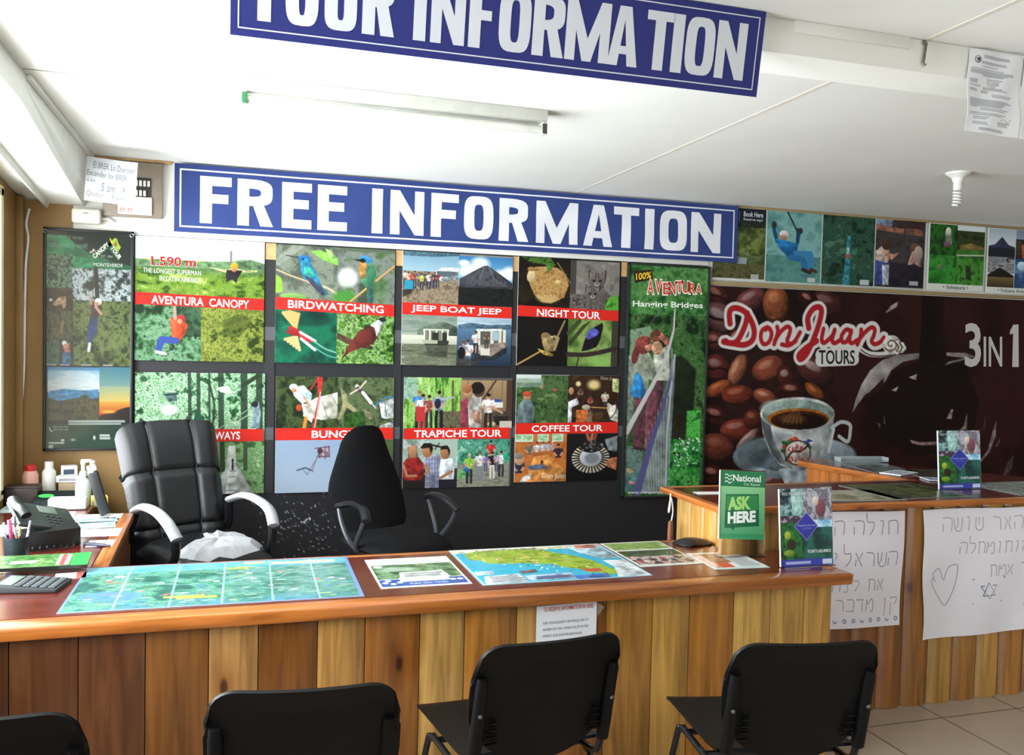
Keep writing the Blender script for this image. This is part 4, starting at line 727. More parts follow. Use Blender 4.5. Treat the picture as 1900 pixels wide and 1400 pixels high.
# the second walker raising a camera, then the woman with the blue bag
c.p([(250, 700), (300, 690), (295, 860), (265, 880), (255, 1000), (240, 1000)], '4a3038'); c.p([(240, 560), (330, 500), (335, 700), (250, 700)], 'b0b4a4'); c.e(262, 520, 32, 38, 'b08868'); c.e(255, 455, 36, 30, '6a4430'); c.p([(240, 430), (275, 420), (335, 490), (318, 510), (270, 465)], 'b06a5a'); c.e(262, 440, 22, 18, '5a3428')
c.p([(135, 790), (195, 780), (195, 900), (180, 1070), (128, 1082), (130, 940)], '5a3440'); c.p([(195, 770), (255, 750), (260, 880), (235, 1000), (215, 1080), (190, 1090), (196, 900)], '6a3c48'); c.l([(135, 1075), (185, 1082)], 14, '2a2426')
c.p([(135, 570), (170, 540), (215, 545), (245, 600), (258, 670), (235, 700), (215, 690), (210, 770), (130, 770), (120, 650)], '8c9482'); c.p([(215, 560), (245, 600), (262, 680), (240, 700), (228, 640)], '7a8270')
c.e(182, 505, 46, 50, '7a3a34'); c.e(140, 560, 20, 50, '6a302c', .2); c.e(212, 510, 20, 30, 'b8806a'); c.e(190, 480, 40, 26, '84403a')
c.p([(148, 650), (175, 680), (202, 770), (180, 800), (120, 790), (112, 760), (130, 690)], '2a78b4'); c.p([(150, 655), (165, 690), (160, 790), (120, 785), (130, 700)], '3a90cc', .6)
c.l([(362, 310), (356, 420), (330, 520), (300, 610), (200, 790), (90, 985)], 22, 'b8b6b4', taper=(.35, 1.3)); 
for k in range(14): c.l([(92 + k * 8, 1040 - k * 14), (104 + k * 8, 1000 - k * 14)], 5, '3c3a3e')
c.p([(340, 600), (368, 560), (350, 900), (330, 1190), (310, 1330), (150, 1320), (250, 1010), (310, 760)], '9a9cac', .62)
for k in range(26):
    c.l([(345 - k * 2.0, 640 + k * 26), (300 - k * 6.2, 760 + k * 22)], 2, '70748a', .8)
for k in range(9): c.l([(335 - k * 17, 700 + k * 40), (330 - k * 14, 1330 - k * 2)], 2, 'c4c6d4', .7)
c.l([(362, 560), (340, 760), (318, 1010), (312, 1300)], 9, 'a8aab8'); c.l([(338, 690), (290, 870), (230, 1040), (150, 1320)], 34, '4c4c78', taper=(.3, 1.25)); c.l([(345, 520), (348, 700)], 10, '7c7e80'); c.l([(280, 310), (200, 420)], 3, '6a7a6a')
c.p([(128, 96), (230, 86), (238, 140), (136, 162)], '2a1c12'); c.quad((110, 60), (550, 84), (512, 1330), (74, 1342)); 
def slant(body, x0, y0, x1, y1, ang, col, bold, z):
    v, tt = text_tris(body, bold); q = np.stack([x0 + v[:, 0] * (x1 - x0), y0 + v[:, 1] * (y1 - y0) + ang * v[:, 0] * (x1 - x0)], 1); c.over.append((np.array(c.T(q)), tt, col, z))
slant('100%', 142, 108, 228, 146, -.12, 'e8c030', .02, .0006)
for i, (ch, x, y, k) in enumerate((('A', 204, 142, 82), ('V', 248, 140, 82), ('E', 292, 156, 72), ('N', 328, 154, 74), ('T', 366, 148, 70), ('U', 402, 150, 70), ('R', 440, 158, 66), ('A', 478, 166, 56))):
    w_ = 40 if i < 7 else 36; slant(ch, x - 3, y - 3, x + w_ + 3, y + k + 3, .02, 'f0e0d4', .07, .0006); slant(ch, x + 3, y + 4, x + w_ - 3, y + k - 4, .02, 'c84434', .02, .0012)
slant('Hanging Bridges', 124, 258, 520, 300, .03, 'dfe6dc', .02, .0006); slant('www.cienporcientoaventura.com', 96, 1314, 500, 1332, -.004, 'd8dce0', .01, .0006)
c.H = None
c.obj('picture', .55, 1.463, M_print, t, (-.275, -.022, 1.475), thick=.008)

# ================================================================== coffee mural
c = Pic((0, 0, 2.82, 1.47), 700, 365, '2a0e0e', 41)
c.fol(0, 0, 2.82, 1.47, ['1a0808', '2c0f0e', '341412', '200a0a'], .5); c.fol(.0, 0, .95, 1.47, ['140706', '24100d', '301512'], .2)
c.quad((72, 29), (2023, 120), (1970, 1255), (31, 1327))
def bean(x, y, a, b2, ang, col='6a2c22', hl=None, crease=True):
    h_ = hx(col); c.e(x, y, a, b2, h_ * .45, ang); c.e(x - a * .05, y - b2 * .08, a * .93, b2 * .9, h_ * .8, ang); c.e(x - a * .1, y - b2 * .2, a * .7, b2 * .6, h_ * 1.1, ang, .8, .5); c.e(x - a * .15, y - b2 * .35, a * .4, b2 * .25, hx(hl or 'c08a78'), ang, .6, .7)
    if crease:
        ca, sa = math.cos(ang), math.sin(ang); c.l(spline([(x + (u * ca - w * sa) * 1.0, y + u * sa + w * ca) for u, w in ((-a * .9, b2 * .1), (-a * .3, b2 * .25), (a * .3, b2 * .02), (a * .9, b2 * .15))]), max(5, b2 * .16), '1a0806')
for q in ((120, 80, 90, 60, .5, '4a1c18'), (320, 110, 95, 60, -.5, '6a3834', 'b09898', False), (465, 135, 75, 110, .1, '8a4a2c', 'c88a5c', False), (140, 215, 110, 85, .5, '6a4440', 'b4a4a4'), (110, 350, 70, 60, .2, '5c2c26'), (250, 330, 90, 60, -.6, '3a1612'), (120, 500, 85, 75, .2, '5c2420', 'b09090'), (245, 515, 100, 45, -1.15, '9a5c40', 'd8a890', False), (420, 510, 100, 70, -.5, '84402c', 'c89078', False), (130, 625, 90, 40, -.45, '9a4a24', 'd08858', False), (245, 660, 95, 55, -.15, '74301e', 'b0705a', False), (400, 670, 70, 45, .3, '8a4630', 'd0a890', False), (520, 560, 50, 70, -.3, '4a1c16', 'c0b0b0', False), (690, 520, 120, 80, .5, '4c2420', 'c8b8b4', False), (690, 640, 70, 35, .7, '80401e', 'b87850', False), (560, 640, 80, 60, .1, '3c1612'), (120, 780, 90, 60, .3, '3a1410'), (240, 860, 100, 62, -.15, '74301f', 'b08078', False), (330, 800, 50, 60, .4, '5a2216', 'a06a58', False), (120, 960, 110, 80, .1, '6a3024', '9a6050', False), (300, 920, 90, 26, -.8, '9a7470', 'd8c0bc', False), (100, 1120, 70, 60, .2, '3c1610'), (760, 130, 100, 70, .3, '46201c', '8a6a68', False), (650, 110, 60, 50, .6, '301210'), (330, 1130, 80, 50, -.3, '4a1c14'), (460, 1150, 130, 45, -.5, '6a3a34', 'c0a0a0', False)): bean(*q)
# tilted mirrored cup shapes in the brown part
c.p([(905, 770), (925, 690), (960, 600), (1010, 520), (1080, 460), (1160, 430), (1295, 420), (1295, 450), (1200, 470), (1130, 520), (1100, 580), (1050, 620), (980, 660), (935, 720)], '8c8684'); c.p([(1010, 640), (1090, 560), (1085, 590), (1020, 660)], '2a1412')
c.p([(960, 700), (1060, 640), (1160, 520), (1300, 460), (1310, 30), (1440, 40), (1430, 470), (1560, 480), (1640, 700), (1600, 900), (1500, 1000), (1250, 1010), (1090, 920), (1050, 800)], '120606', .75); c.p([(1450, 415), (1560, 418), (1620, 440), (1440, 490), (1460, 470), (1550, 448), (1450, 435)], 'a09894', .8)
c.p([(1315, 80), (1400, 84), (1390, 480), (1290, 480)], '0c0505', .9); c.p([(1095, 190), (1130, 145), (1175, 120), (1165, 150), (1120, 180)], 'c4b4b0', .8)
c.p([(1230, 560), (1280, 540), (1275, 575)], 'c8b8b0', .8); c.p([(1130, 635), (1175, 610), (1160, 640)], 'd8ccc4', .8); c.p([(1450, 800), (1480, 740), (1490, 745), (1480, 800)], 'b8a8a4', .8); c.p([(1510, 880), (1550, 840), (1570, 765), (1570, 860), (1530, 900)], 'a89c9a', .8)
c.p([(1640, 1060), (1700, 990), (1735, 900), (1740, 800), (1715, 880), (1690, 980), (1650, 1030)], '9a9090', .85); c.p([(1730, 960), (1765, 900), (1750, 960)], '6a5a58', .8); c.p([(1770, 1150), (1800, 1060), (1840, 1000), (1830, 1080), (1790, 1150)], '5a5050', .8); c.p([(1240, 920), (1300, 935), (1400, 930), (1400, 950), (1300, 952), (1250, 940)], 'b89a94', .8); c.p([(1050, 820), (1065, 860), (1070, 830)], '8a7a78', .7); c.p([(1090, 770), (1100, 830), (1090, 830)], '8a7a78', .7); c.p([(1660, 860), (1680, 760), (1675, 860)], '5c4a48', .7)
# saucer and cup
c.e(575, 1020, 360, 130, '6c7c86'); c.e(575, 1015, 345, 120, '96a4ae'); c.e(560, 1030, 250, 75, '5a666e', 0, .9); c.e(760, 1000, 150, 70, 'aab6c0', 0, .8, .3); c.e(330, 1000, 100, 80, '4c565c', -.6, .8, .4); c.p([(480, 1090), (700, 1060), (690, 1240), (540, 1230)], 'a8b4bc')
c.p([(376, 775), (390, 880), (430, 990), (490, 1065), (560, 1098), (630, 1095), (700, 1040), (760, 960), (795, 870), (803, 770)], 'c4c8c8'); c.p([(376, 790), (395, 890), (440, 1000), (490, 1060), (520, 1060), (470, 960), (440, 870), (430, 810)], '3a4044', .8); c.p([(440, 870), (560, 890), (560, 1090), (500, 1065), (450, 960)], '888e90', .5); c.p([(740, 860), (790, 840), (760, 970), (720, 1020)], '9aa4a8', .6)
c.l(spline([(790, 850), (840, 818), (890, 830), (895, 870), (880, 930), (830, 900)]), 20, 'c8ccce'); c.l(spline([(800, 860), (770, 990)]), 16, 'd8dcdc')
c.e(590, 770, 216, 96, 'c8ccca'); c.e(590, 776, 204, 86, '8aa098'); c.e(480, 740, 90, 45, 'a8bab4', 0, .9, .5); c.e(595, 800, 180, 62, '9a5c1c'); c.e(600, 808, 165, 54, '3a1c0c'); c.e(610, 815, 140, 44, '1c0c08'); c.e(560, 800, 70, 24, '7a4c28', 0, .6, .6)
for k in range(5): c.l(spline([(500 + k * 28, 830), (540 + k * 16, 780), (575 + k * 5, 735)]), 5, 'c8a878', .35)
for x, y, k in ((515, 940, '2c6a34'), (510, 985, '2c6a34'), (560, 925, 'c04030'), (640, 940, '2a6a9a'), (660, 930, '3a4a9a'), (520, 965, 'c04434'), (655, 960, '3a7a3a'), (545, 935, '3a7a3a'), (580, 915, 'c85a34'), (675, 945, 'd8d4d0')): c.e(x, y, 20, 12, k, .5)
c.e(590, 995, 74, 72, 'ccc4bc'); c.l([(590 + 74 * math.cos(a), 995 + 70 * math.sin(a)) for a in np.linspace(0, 2 * PI, 30)], 7, '3a2420'); c.l(spline([(522, 1040), (560, 990), (610, 985), (655, 950)]), 12, '3a2420')
for q in (((545, 960), (535, 975), (548, 985)), ((562, 965), (570, 985), (560, 985), (562, 970)), ((580, 990), (585, 950), (592, 955)), ((575, 968), (595, 966)), ((605, 975), (620, 965), (608, 960), (606, 978), (622, 980))): c.l(q, 7, 'b4403c')
for q in (((545, 1020), (545, 1050), (565, 1040), (555, 1020)), ((575, 1035), (580, 1050), (588, 1030)), ((600, 1015), (605, 1048), (615, 1028), (628, 1042)), ((640, 1020), (650, 1035))): c.l(q, 7, 'b4403c')
# script logo: white outline, red pen
DON = [[(200, 250), (196, 200), (205, 168), (240, 160), (290, 185), (325, 240), (340, 300), (325, 350), (280, 372), (220, 365), (165, 355), (175, 350)], [(300, 190), (290, 250), (255, 330), (225, 360), (200, 362)],
 [(415, 270), (385, 290), (378, 335), (395, 368), (425, 355), (440, 310), (425, 275), (405, 285)], [(472, 268), (476, 300), (455, 368)], [(458, 350), (490, 300), (528, 268), (548, 280), (540, 318), (530, 348), (546, 366), (575, 350), (604, 300)],
 [(655, 275), (650, 215), (680, 165), (715, 155), (728, 185), (705, 280), (660, 390), (630, 440), (605, 455), (600, 430), (640, 390), (700, 350)],
 [(740, 280), (730, 340), (745, 360), (790, 320), (805, 285)], [(805, 285), (790, 345), (805, 362), (835, 345)], [(895, 290), (870, 285), (845, 320), (850, 355), (875, 350), (900, 300)], [(900, 290), (890, 345), (905, 362), (935, 345)], [(958, 284), (955, 318), (936, 370)], [(940, 350), (978, 302), (1016, 272), (1036, 284), (1030, 320), (1018, 350), (1036, 368), (1068, 356), (1088, 330)], [(580, 350), (540, 375), (500, 370)]]
for q in DON: c.l(spline(q, 7), 66, 'e4e0dc')
for k, q in enumerate(DON): 
    c.l(spline(q, 8), 24 if k not in (0, 1, 5) else 32, 'b02028')
c.l([(725, 430), (915, 420)], 66, 'e4e0dc'); c.l([(725, 462), (915, 455)], 66, 'e4e0dc'); c.t('TOURS', 712, 402, 920, 484, '1c1a1e', .015, .0014)
c.l(spline([(950, 395), (1010, 425), (1100, 425), (1190, 395), (1205, 390)]), 28, 'e4e0dc'); c.l(spline([(955, 400), (1010, 432), (1090, 436), (1160, 420)]), 7, '4a3a30'); c.e(1135, 372, 52, 56, 'e4e0dc')
for x, r_ in ((1165, 40), (1192, 32)): c.e(x, 388, r_ * .6, r_, 'e4e0dc')
c.l([(1130 + (5 + 4.2 * a) * math.cos(a + .5), 370 + (5 + 4.2 * a) * math.sin(a + .5)) for a in np.linspace(0, 8.4, 50)], 8, '6a5434')
for x in (1172, 1192): c.l(spline([(x - 14, 360), (x + 2, 385), (x - 10, 410)]), 9, '6a5434')
c.t('3', 1556, 246, 1650, 500, 'cfcbc8', .02, .0008); c.t('IN', 1665, 325, 1772, 497, 'cfcbc8', .01, .0008); c.poly([(1836, 256), (1866, 254), (1868, 500), (1830, 500)], 'cfcbc8', .0008); c.poly([(1818, 290), (1836, 256), (1835, 306), (1816, 312)], 'cfcbc8', .00083)
c.H = None
tag(c.obj('wall_mural', 2.82, 1.47, M_print, gain=.75, loc=(2.93, YB - .012, 2.02), thick=.004, edge='2a1414'), 'wide dark brown coffee mural with a steaming cup and red script Don Juan TOURS', 'mural')

# ================================================================== photographs above the mural
def clip(name, W, H, pic, parent, loc): return pic.obj(name, W, H, M_print, parent, loc, thick=.004, gain=.8)
t = thing('photo_board', 'long photo board with a zip-line flyer in blue, directly right of the blue banner', 'poster', (3.787, YB - .012, 2.058), group='photo boards above the coffee mural')
s = MB(); s.box(-.835, .845, -.006, 0, 0, .485, .001); s.build('backing', mat('pale_board', 'b8bcb4', .6), t)
X4 = ((-.833, -.445), (-.437, -.012), (-.004, .419), (.427, .842))
c = Pic((58, 960, 318, 1322), 150, 180, '3a4a2a', 51); c.fol(30, 960, 318, 1322, ['26301a', '4a5c34', '6a7a4c', '3a4826'], 30); c.r(58, 960, 318, 1040, '1a2230'); c.fol(58, 1032, 318, 1062, ['1c2420', '2c3a2c'], 14); c.fol(58, 1060, 318, 1200, ['34401e', '5c6c34', '7c8a4c'], 22); c.r(180, 1215, 225, 1245, '9aa4a8'); c.r(150, 1210, 185, 1240, '7a848a'); c.fol(58, 1250, 318, 1322, ['4a4a2c', '6a6444', '38401f'], 16); c.r(250, 1298, 288, 1320, 'b0b4b0'); c.t('Book Here', 204, 978, 302, 1004, 'd8dce0', .02); c.t('Reserva aqui', 204, 1010, 300, 1028, 'c8ccd0', .02); c.ink([(184, 978), (184, 1030)], 2, 'aaa')
clip('picture', .388, .462, c, t, (X4[0][0], -.007, .478))
c = Pic((302, 975, 566, 1332), 150, 190, '6aa0a0', 52); c.fol(302, 975, 566, 1332, ['5a908c', '78aca8', '8cbcb8', '6aa09c'], 60); c.fol(302, 1200, 566, 1332, ['3a6a6a', '5a9488', '4a8074'], 40, alpha=.8); c.l([(398, 978), (448, 1075)], 7, '20282c'); c.l([(448, 1060), (446, 1130)], 8, '24343c'); c.e(336, 1050, 12, 20, '30343a'); c.l([(335, 1068), (352, 1130)], 16, '1c4a70'); c.e(462, 1070, 12, 16, '30343a'); c.l([(458, 1080), (452, 1130)], 13, '1c4a70'); c.e(384, 1092, 22, 18, 'e0dcd4'); c.e(382, 1110, 17, 14, 'b88468'); c.p([(345, 1115), (400, 1125), (455, 1135), (450, 1175), (475, 1195), (460, 1225), (420, 1220), (390, 1190), (360, 1160)], '2070a8'); c.l([(450, 1185), (512, 1185), (520, 1245)], 32, '3a84b4'); c.l([(420, 1205), (480, 1215), (492, 1262)], 30, '2c70a4'); c.l([(480, 1265), (516, 1278)], 18, '3a2c28'); c.l([(520, 1262), (544, 1272)], 16, '4a3028'); c.r(506, 1306, 540, 1326, 'c4ccc8')
clip('picture', .425, .47, c, t, (X4[1][0], -.007, .478))
c = Pic((558, 990, 806, 1342), 150, 190, '2a4a38', 53); c.fol(558, 990, 806, 1342, ['142a20', '244838', '3a6450', '1c382a', '4c7a64'], 26); c.p([(676, 1090), (690, 1095), (694, 1342), (656, 1342), (668, 1230)], '3a8a9a'); c.p([(672, 1150), (686, 1150), (690, 1200), (672, 1200)], '8ab0b4'); c.e(680, 1195, 12, 12, '9a5a54'); c.r(744, 1314, 784, 1336, 'c4ccc8')
clip('picture', .423, .47, c, t, (X4[2][0], -.007, .478))
c = Pic((798, 1003, 1036, 1352), 150, 190, '4a4444', 54); c.fol(798, 1003, 1036, 1352, ['2a2628', '4a4446', '34302f'], 40); c.p([(798, 1003), (880, 1003), (870, 1040), (798, 1032)], '7a8aa0'); c.p([(798, 1030), (900, 1045), (1000, 1040), (1030, 1060), (1030, 1080), (798, 1060)], '8a5c4c'); c.r(900, 1010, 1036, 1040, '3a2c2c'); c.l([(930, 1010), (940, 1110)], 6, '3a3434'); c.p([(800, 1170), (840, 1130), (860, 1140), (868, 1200), (850, 1240), (800, 1220)], 'c4b0a4'); c.e(850, 1135, 22, 26, '4a2c24'); c.p([(840, 1160), (880, 1180), (915, 1170), (880, 1210), (850, 1200)], 'b88470'); c.p([(800, 1215), (862, 1230), (840, 1342), (800, 1342)], '3a4a84'); c.p([(832, 1240), (866, 1235), (866, 1342), (838, 1342)], 'b4b8c4'); c.e(990, 1140, 26, 24, '6a4438'); c.p([(975, 1160), (1015, 1160), (1020, 1240), (985, 1220), (950, 1245)], 'b08a80'); c.e(1005, 1170, 22, 40, 'a8988c'); c.p([(868, 1220), (1036, 1240), (1030, 1350), (868, 1342)], '24202a'); c.r(968, 1318, 1008, 1336, 'a8b0ac')
clip('picture', .415, .465, c, t, (X4[3][0], -.007, .474))
def four(name, label, x0, x1, quadr, caption, z0, z1, caplen):
    t = thing(name, label, 'poster', ((x0 + x1) / 2, YB - .012, z0), group='photo boards above the coffee mural'); W = x1 - x0; H = z1 - z0
    s = MB(); s.box(-W / 2, W / 2, -.008, 0, 0, H, .001); s.build('backing', mat('pale_board', 'b8bcb4', .6), t)
    c = Pic((0, 0, 1, 1), 150, 140, 'c8ccc4', 55); quadr(c); c.t(caption, .5 - caplen / 2, .925, .5 + caplen / 2, .985, '3a3a3a', .01); c.obj('picture', W - .016, H - .01, M_print, t, (-W / 2 + .008, -.009, H - .005), thick=.004)
def selv(c):
    c.fol(0, 0, .5, .47, ['0c2a10', '1c4a1c', '2a6a24', '143414'], .1); c.p([(.27, .1), (.38, .1), (.4, .3), (.3, .33)], '7a8078'); c.e(.33, .1, .05, .06, 'c8c4b8'); c.e(.31, .3, .06, .05, '6a4a5a'); c.r(.5, .0, 1, .12, 'c8d0d0'); c.fol(.5, .08, 1, .47, ['1c2010', '3a3a1c', '24401a', '2c2c14'], .12); c.p([(.55, .3), (.75, .26), (1, .32), (1, .4), (.55, .38)], '6a5c2c'); c.fol(.5, .38, 1, .47, ['2a5a1c', '3a7a2a'], .08)
    c.fol(0, .48, .5, .9, ['1c5a1c', '2c7a2a', '3a8a34', '145018'], .12); c.fol(.5, .45, 1, .9, ['24501a', '3a7a2a', '4a8a34', '1c3c14'], .1); c.l([(.5, .46), (1, .44)], .02, 'b8b8a4'); c.p([(.66, .6), (.74, .62), (.78, .85), (.68, .8)], '2a2c1c'); c.e(.2, .66, .04, .05, '5a6a48')
def volc(c):
    c.r(0, 0, .48, .25, '9aa8b4', 'c0c8d0'); c.p([(0, .27), (.12, .24), (.24, .12), (.36, .24), (.48, .27), (.48, .45), (0, .45)], '2a2e44'); c.r(0, .3, .48, .44, '1c2028'); c.fol(0, .44, .48, .68, ['8a8c90', '5a5c60', 'b0b0b0', '3a3a3c'], .15, .08); c.p([(0, .72), (.22, .6), (.48, .72), (.48, .76), (0, .76)], '1c1814'); c.r(0, .76, .48, .9, '6a5a34', '3a3020')
    c.r(.5, 0, 1, .2, '6a7a8c', '8a98a4'); c.fol(.5, .15, 1, .45, ['2a2420', '4a3c30', '1c1814'], .12); c.p([(.6, .22), (.72, .26), (.7, .44), (.62, .44)], '8a4a34'); c.r(.5, .46, 1, .9, '2a4468', '1c2c48'); c.fol(.5, .5, 1, .9, ['24406a', '3a6090', '8ab0d0', '1c3050'], .2, alpha=.7); c.e(.62, .56, .08, .07, 'a8c0d0')
four('photo_board', 'green four-picture board with the caption Selvatura', 4.66, 5.16, selv, '• Selvatura •', 2.062, 2.532, .46)
four('photo_board', 'four-picture board with grey volcano scenes, at the far right end of the row', 5.18, 5.70, volc, '• Volcano Arenal •', 2.058, 2.53, .6)

# ================================================================== corner: fuse board, note, emergency lamp
t = thing('electrical_panel', 'beige fuse board with an opening of small breakers under the ceiling corner', 'electrical panel', (-.565, YB - .001, 2.238))
s = MB(); s.box(-.11, .185, -.03, 0, 0, .292, .003); s.build('cover', mat('beige_metal', '85786a', .5), t)
s = MB(); s.box(.044, .128, -.034, -.028, .095, .21); s.build('opening', mat('dark_recess', '2a2422', .6), t)
for r_, z in enumerate((.165, .113)):
    for k in range(4 if r_ == 0 else 3): s = MB(); s.box(.050 + k * .02, .063 + k * .02, -.042, -.034, z, z + .03, .001); s.build('breaker', mat('breaker_white', 'd8d4cc', .4), t)
t0 = thing('hanging_note', 'handwritten white note about the break hung by a thread in front of the fuse board', 'note', (-.588, 4.85, 2.262))
c = Pic((505, 965, 805, 1235), 150, 110, 'c4c6ca', 61); c.l([(505, 1155), (800, 1180)], 2.5, '888')
for body, x0, y0, x1, y1 in (('El BREK Lo Duermen', 545, 992, 792, 1030), ('Encender los BREK', 512, 1045, 750, 1080), ('a las', 514, 1092, 562, 1112), ('5 am   >', 600, 1115, 740, 1165), ('Quitar    9 pm', 514, 1172, 738, 1215)): c.ti(body, x0, y0 + 4, x1, y1 + 4, '4a5058', 0, .05)
c.obj('paper', .232, .215, M_paper, t0, (-.116, 0, .222), (0, .06, 0), thick=.001, edge='c4c6ca', bend=lambda u, v: (0 * u, .008 * np.sin(u * 3), 0 * u))
s = MB(); s.tube([(.07, .002, .212), (.072, .004, .287)], .0008, 5); s.build('thread', mat('thread', 'aaa9a0', .7), t0)
c = Pic((700, 1190, 885, 1290), 70, 44, 'cfc0be', 62); c.ti('?? ??', 712, 1255, 780, 1282, 'c06060', .01); c.l([(760, 1240), (880, 1245)], 2, 'bbb')
tag(c.obj('small_note', .168, .095, M_paper, loc=(-.6, YB - .04, 2.345), thick=.0008, edge='eee4e2'), 'small pinkish paper stuck below the breaker opening of the fuse board', 'note')
t = thing('emergency_light', 'small white rounded emergency light box above the framed green poster', 'lamp', (-.75, YB - .001, 2.188))
s = MB(); s.box(-.07, .07, -.06, 0, 0, .078, .014, 3); s.build('housing', mat('offwhite_plastic', 'ddddce', .4), t); s = MB(); s.box(-.012, .012, -.063, -.058, .05, .055, .001); s.build('indicator', mat('grey_plastic', '8a8a84', .5), t)
s = MB(); s.tube([(.07, -.02, .03), (.10, -.015, .036), (.13, -.008, .02)], .006, 6); s.build('cord', mat('offwhite_plastic', 'ddddce', .4), t)
s = MB(); s.tube(spline([(-1.02, 5.17, 2.25), (-1.035, 5.172, 2.17), (-1.025, 5.172, 2.10), (-1.035, 5.17, 1.98), (-1.038, 5.168, 1.86), (-1.04, 5.166, 1.66), (-1.042, 5.166, 1.45), (-1.05, 5.166, 1.27)], 6), .006, 6)
tag(s.build('power_cable', mat('white_cable', 'd4d4d8', .5)), 'thin white cable running down the brown wall beside the window', 'cable')

# ================================================================== ceiling fittings
t = thing('fluorescent_light', 'white single-tube fluorescent batten, unlit, on the ceiling between the two blue signs', 'ceiling light', (.60, 3.45, CEIL), 0.02)
s = MB(); s.box(-.583, .583, -.055, .035, -.045, 0, .004); s.build('housing', mat('white_enamel', 'c8c8c0', .35), t)
for x in (-.578, .578):
    s = MB(); s.box(x - .009, x + .009, -.035, .012, -.092, -.044, .003); s.mi = 1; s.box(x - .0095, x + .0095, -.036, -.03, -.09, -.05, .001); s.build('lampholder', [mat('white_plastic', 'dadad4', .4), mat('green_plastic', '2a7a4a', .4) if x < 0 else mat('dark_plastic', '3a3a38', .4)], t)
s = MB(); s.tube([(-.568, -.012, -.07), (.568, -.012, -.07)], .0165, 14); s.build('tube', mat('frosted_tube', 'd4d4cc', .25), t)
t = thing('bulb_fitting', 'white ceiling rose holding a spiral energy-saving bulb', 'ceiling light', (3.56, 3.77, CEIL))
s = MB(); s.lathe([(.062, 0), (.06, -.008), (.045, -.018), (.03, -.03), (.024, -.05)], seg=24); s.build('ceiling_rose', mat('white_plastic', 'dadad4', .4), t)
s = MB(); s.lathe([(.02, -.048), (.022, -.055), (.022, -.085), (.017, -.092)], seg=18); s.build('bulb_base', mat('white_plastic', 'dadad4', .4), t)
s = MB(); s.tube([((.018 if k < 66 else .018 * (72 - k) / 6 + .002) * math.cos(k * .42), (.018 if k < 66 else .018 * (72 - k) / 6 + .002) * math.sin(k * .42), -.095 - k * .00105) for k in range(72)], .0062, 7); s.build('spiral_tube', mat('frosted_tube', 'd4d4cc', .25), t)
t = thing('metal_hook', 'rusty metal strap hanging from a nail on the beam beside the printed permit', 'hook', (1.945, 2.2205, 2.475))
s = MB(); s.tube(spline([(.002, -.003, .068), (.007, -.007, .062), (.004, -.008, .045), (.001, -.008, .02), (0, -.006, .004), (.006, -.010, -.004)]), .004, 7); s.build('strap', mat('rusty_steel', '6e665a', .5, .6), t); s = MB(); s.lathe([(.007, 0), (.006, .004), (.002, .006)], seg=12); s.build('nail', mat('rusty_steel', '6e665a', .5, .6), t, (.004, -.002, .066), (PI / 2, 0, 0))
def permit(seed):
    c = Pic((1225, 215, 1485, 648), 130, 200, 'e4e5e8', seed); c.e(1265, 268, 15, 20, '7a7c84'); c.e(1265, 268, 11, 15, 'c8cad0'); c.p([(1256, 262), (1275, 258), (1272, 280)], '3a3c44')
    for x0, x1, y, n in ((1295, 1430, 243, 2), (1285, 1430, 275, 2), (1290, 1400, 298, 1), (1240, 1460, 314, 4), (1305, 1410, 345, 1), (1330, 1400, 362, 1), (1240, 1290, 372, 3), (1330, 1400, 372, 3), (1240, 1300, 402, 1), (1310, 1430, 408, 2), (1240, 1280, 420, 2), (1300, 1340, 424, 2), (1350, 1450, 440, 2), (1240, 1450, 470, 5), (1240, 1280, 508, 1), (1295, 1430, 514, 2), (1240, 1450, 540, 2), (1260, 1330, 562, 2), (1380, 1440, 580, 3), (1260, 1340, 590, 2), (1290, 1430, 620, 2)): c.lines(x0, y, x1, 8, n, 'b4b6bc', 3.2, seed + y)
    c.e(1350, 390, 22, 18, 'c0c2c8', 0, .7); c.l(spline([(1390, 570), (1410, 560), (1430, 575), (1445, 555)]), 2, '6a6c74'); return c
wv = lambda u, v: (.004 * np.sin(v * 9 + 1), -.006 * np.sin(u * 5 + v * 3) ** 2 - .001 - .008 * v * v, 0 * u)
tag(permit(71).obj('permit', .2, .252, M_paper, loc=(2.113, 2.219, 2.545), rot=(0, .03, 0), thick=.0006, edge='e4e5e8', bend=wv), 'printed permit sheet with a small emblem hanging from the ceiling beam, right of the hook', 'document', 'papers on the beam')
tag(permit(72).obj('permit', .2, .252, M_paper, loc=(2.325, 2.219, 2.54), rot=(0, .03, 0), thick=.0006, edge='e4e5e8', bend=wv), 'paper on the beam of which only a thin strip shows at the photo edge', 'document', 'papers on the beam')

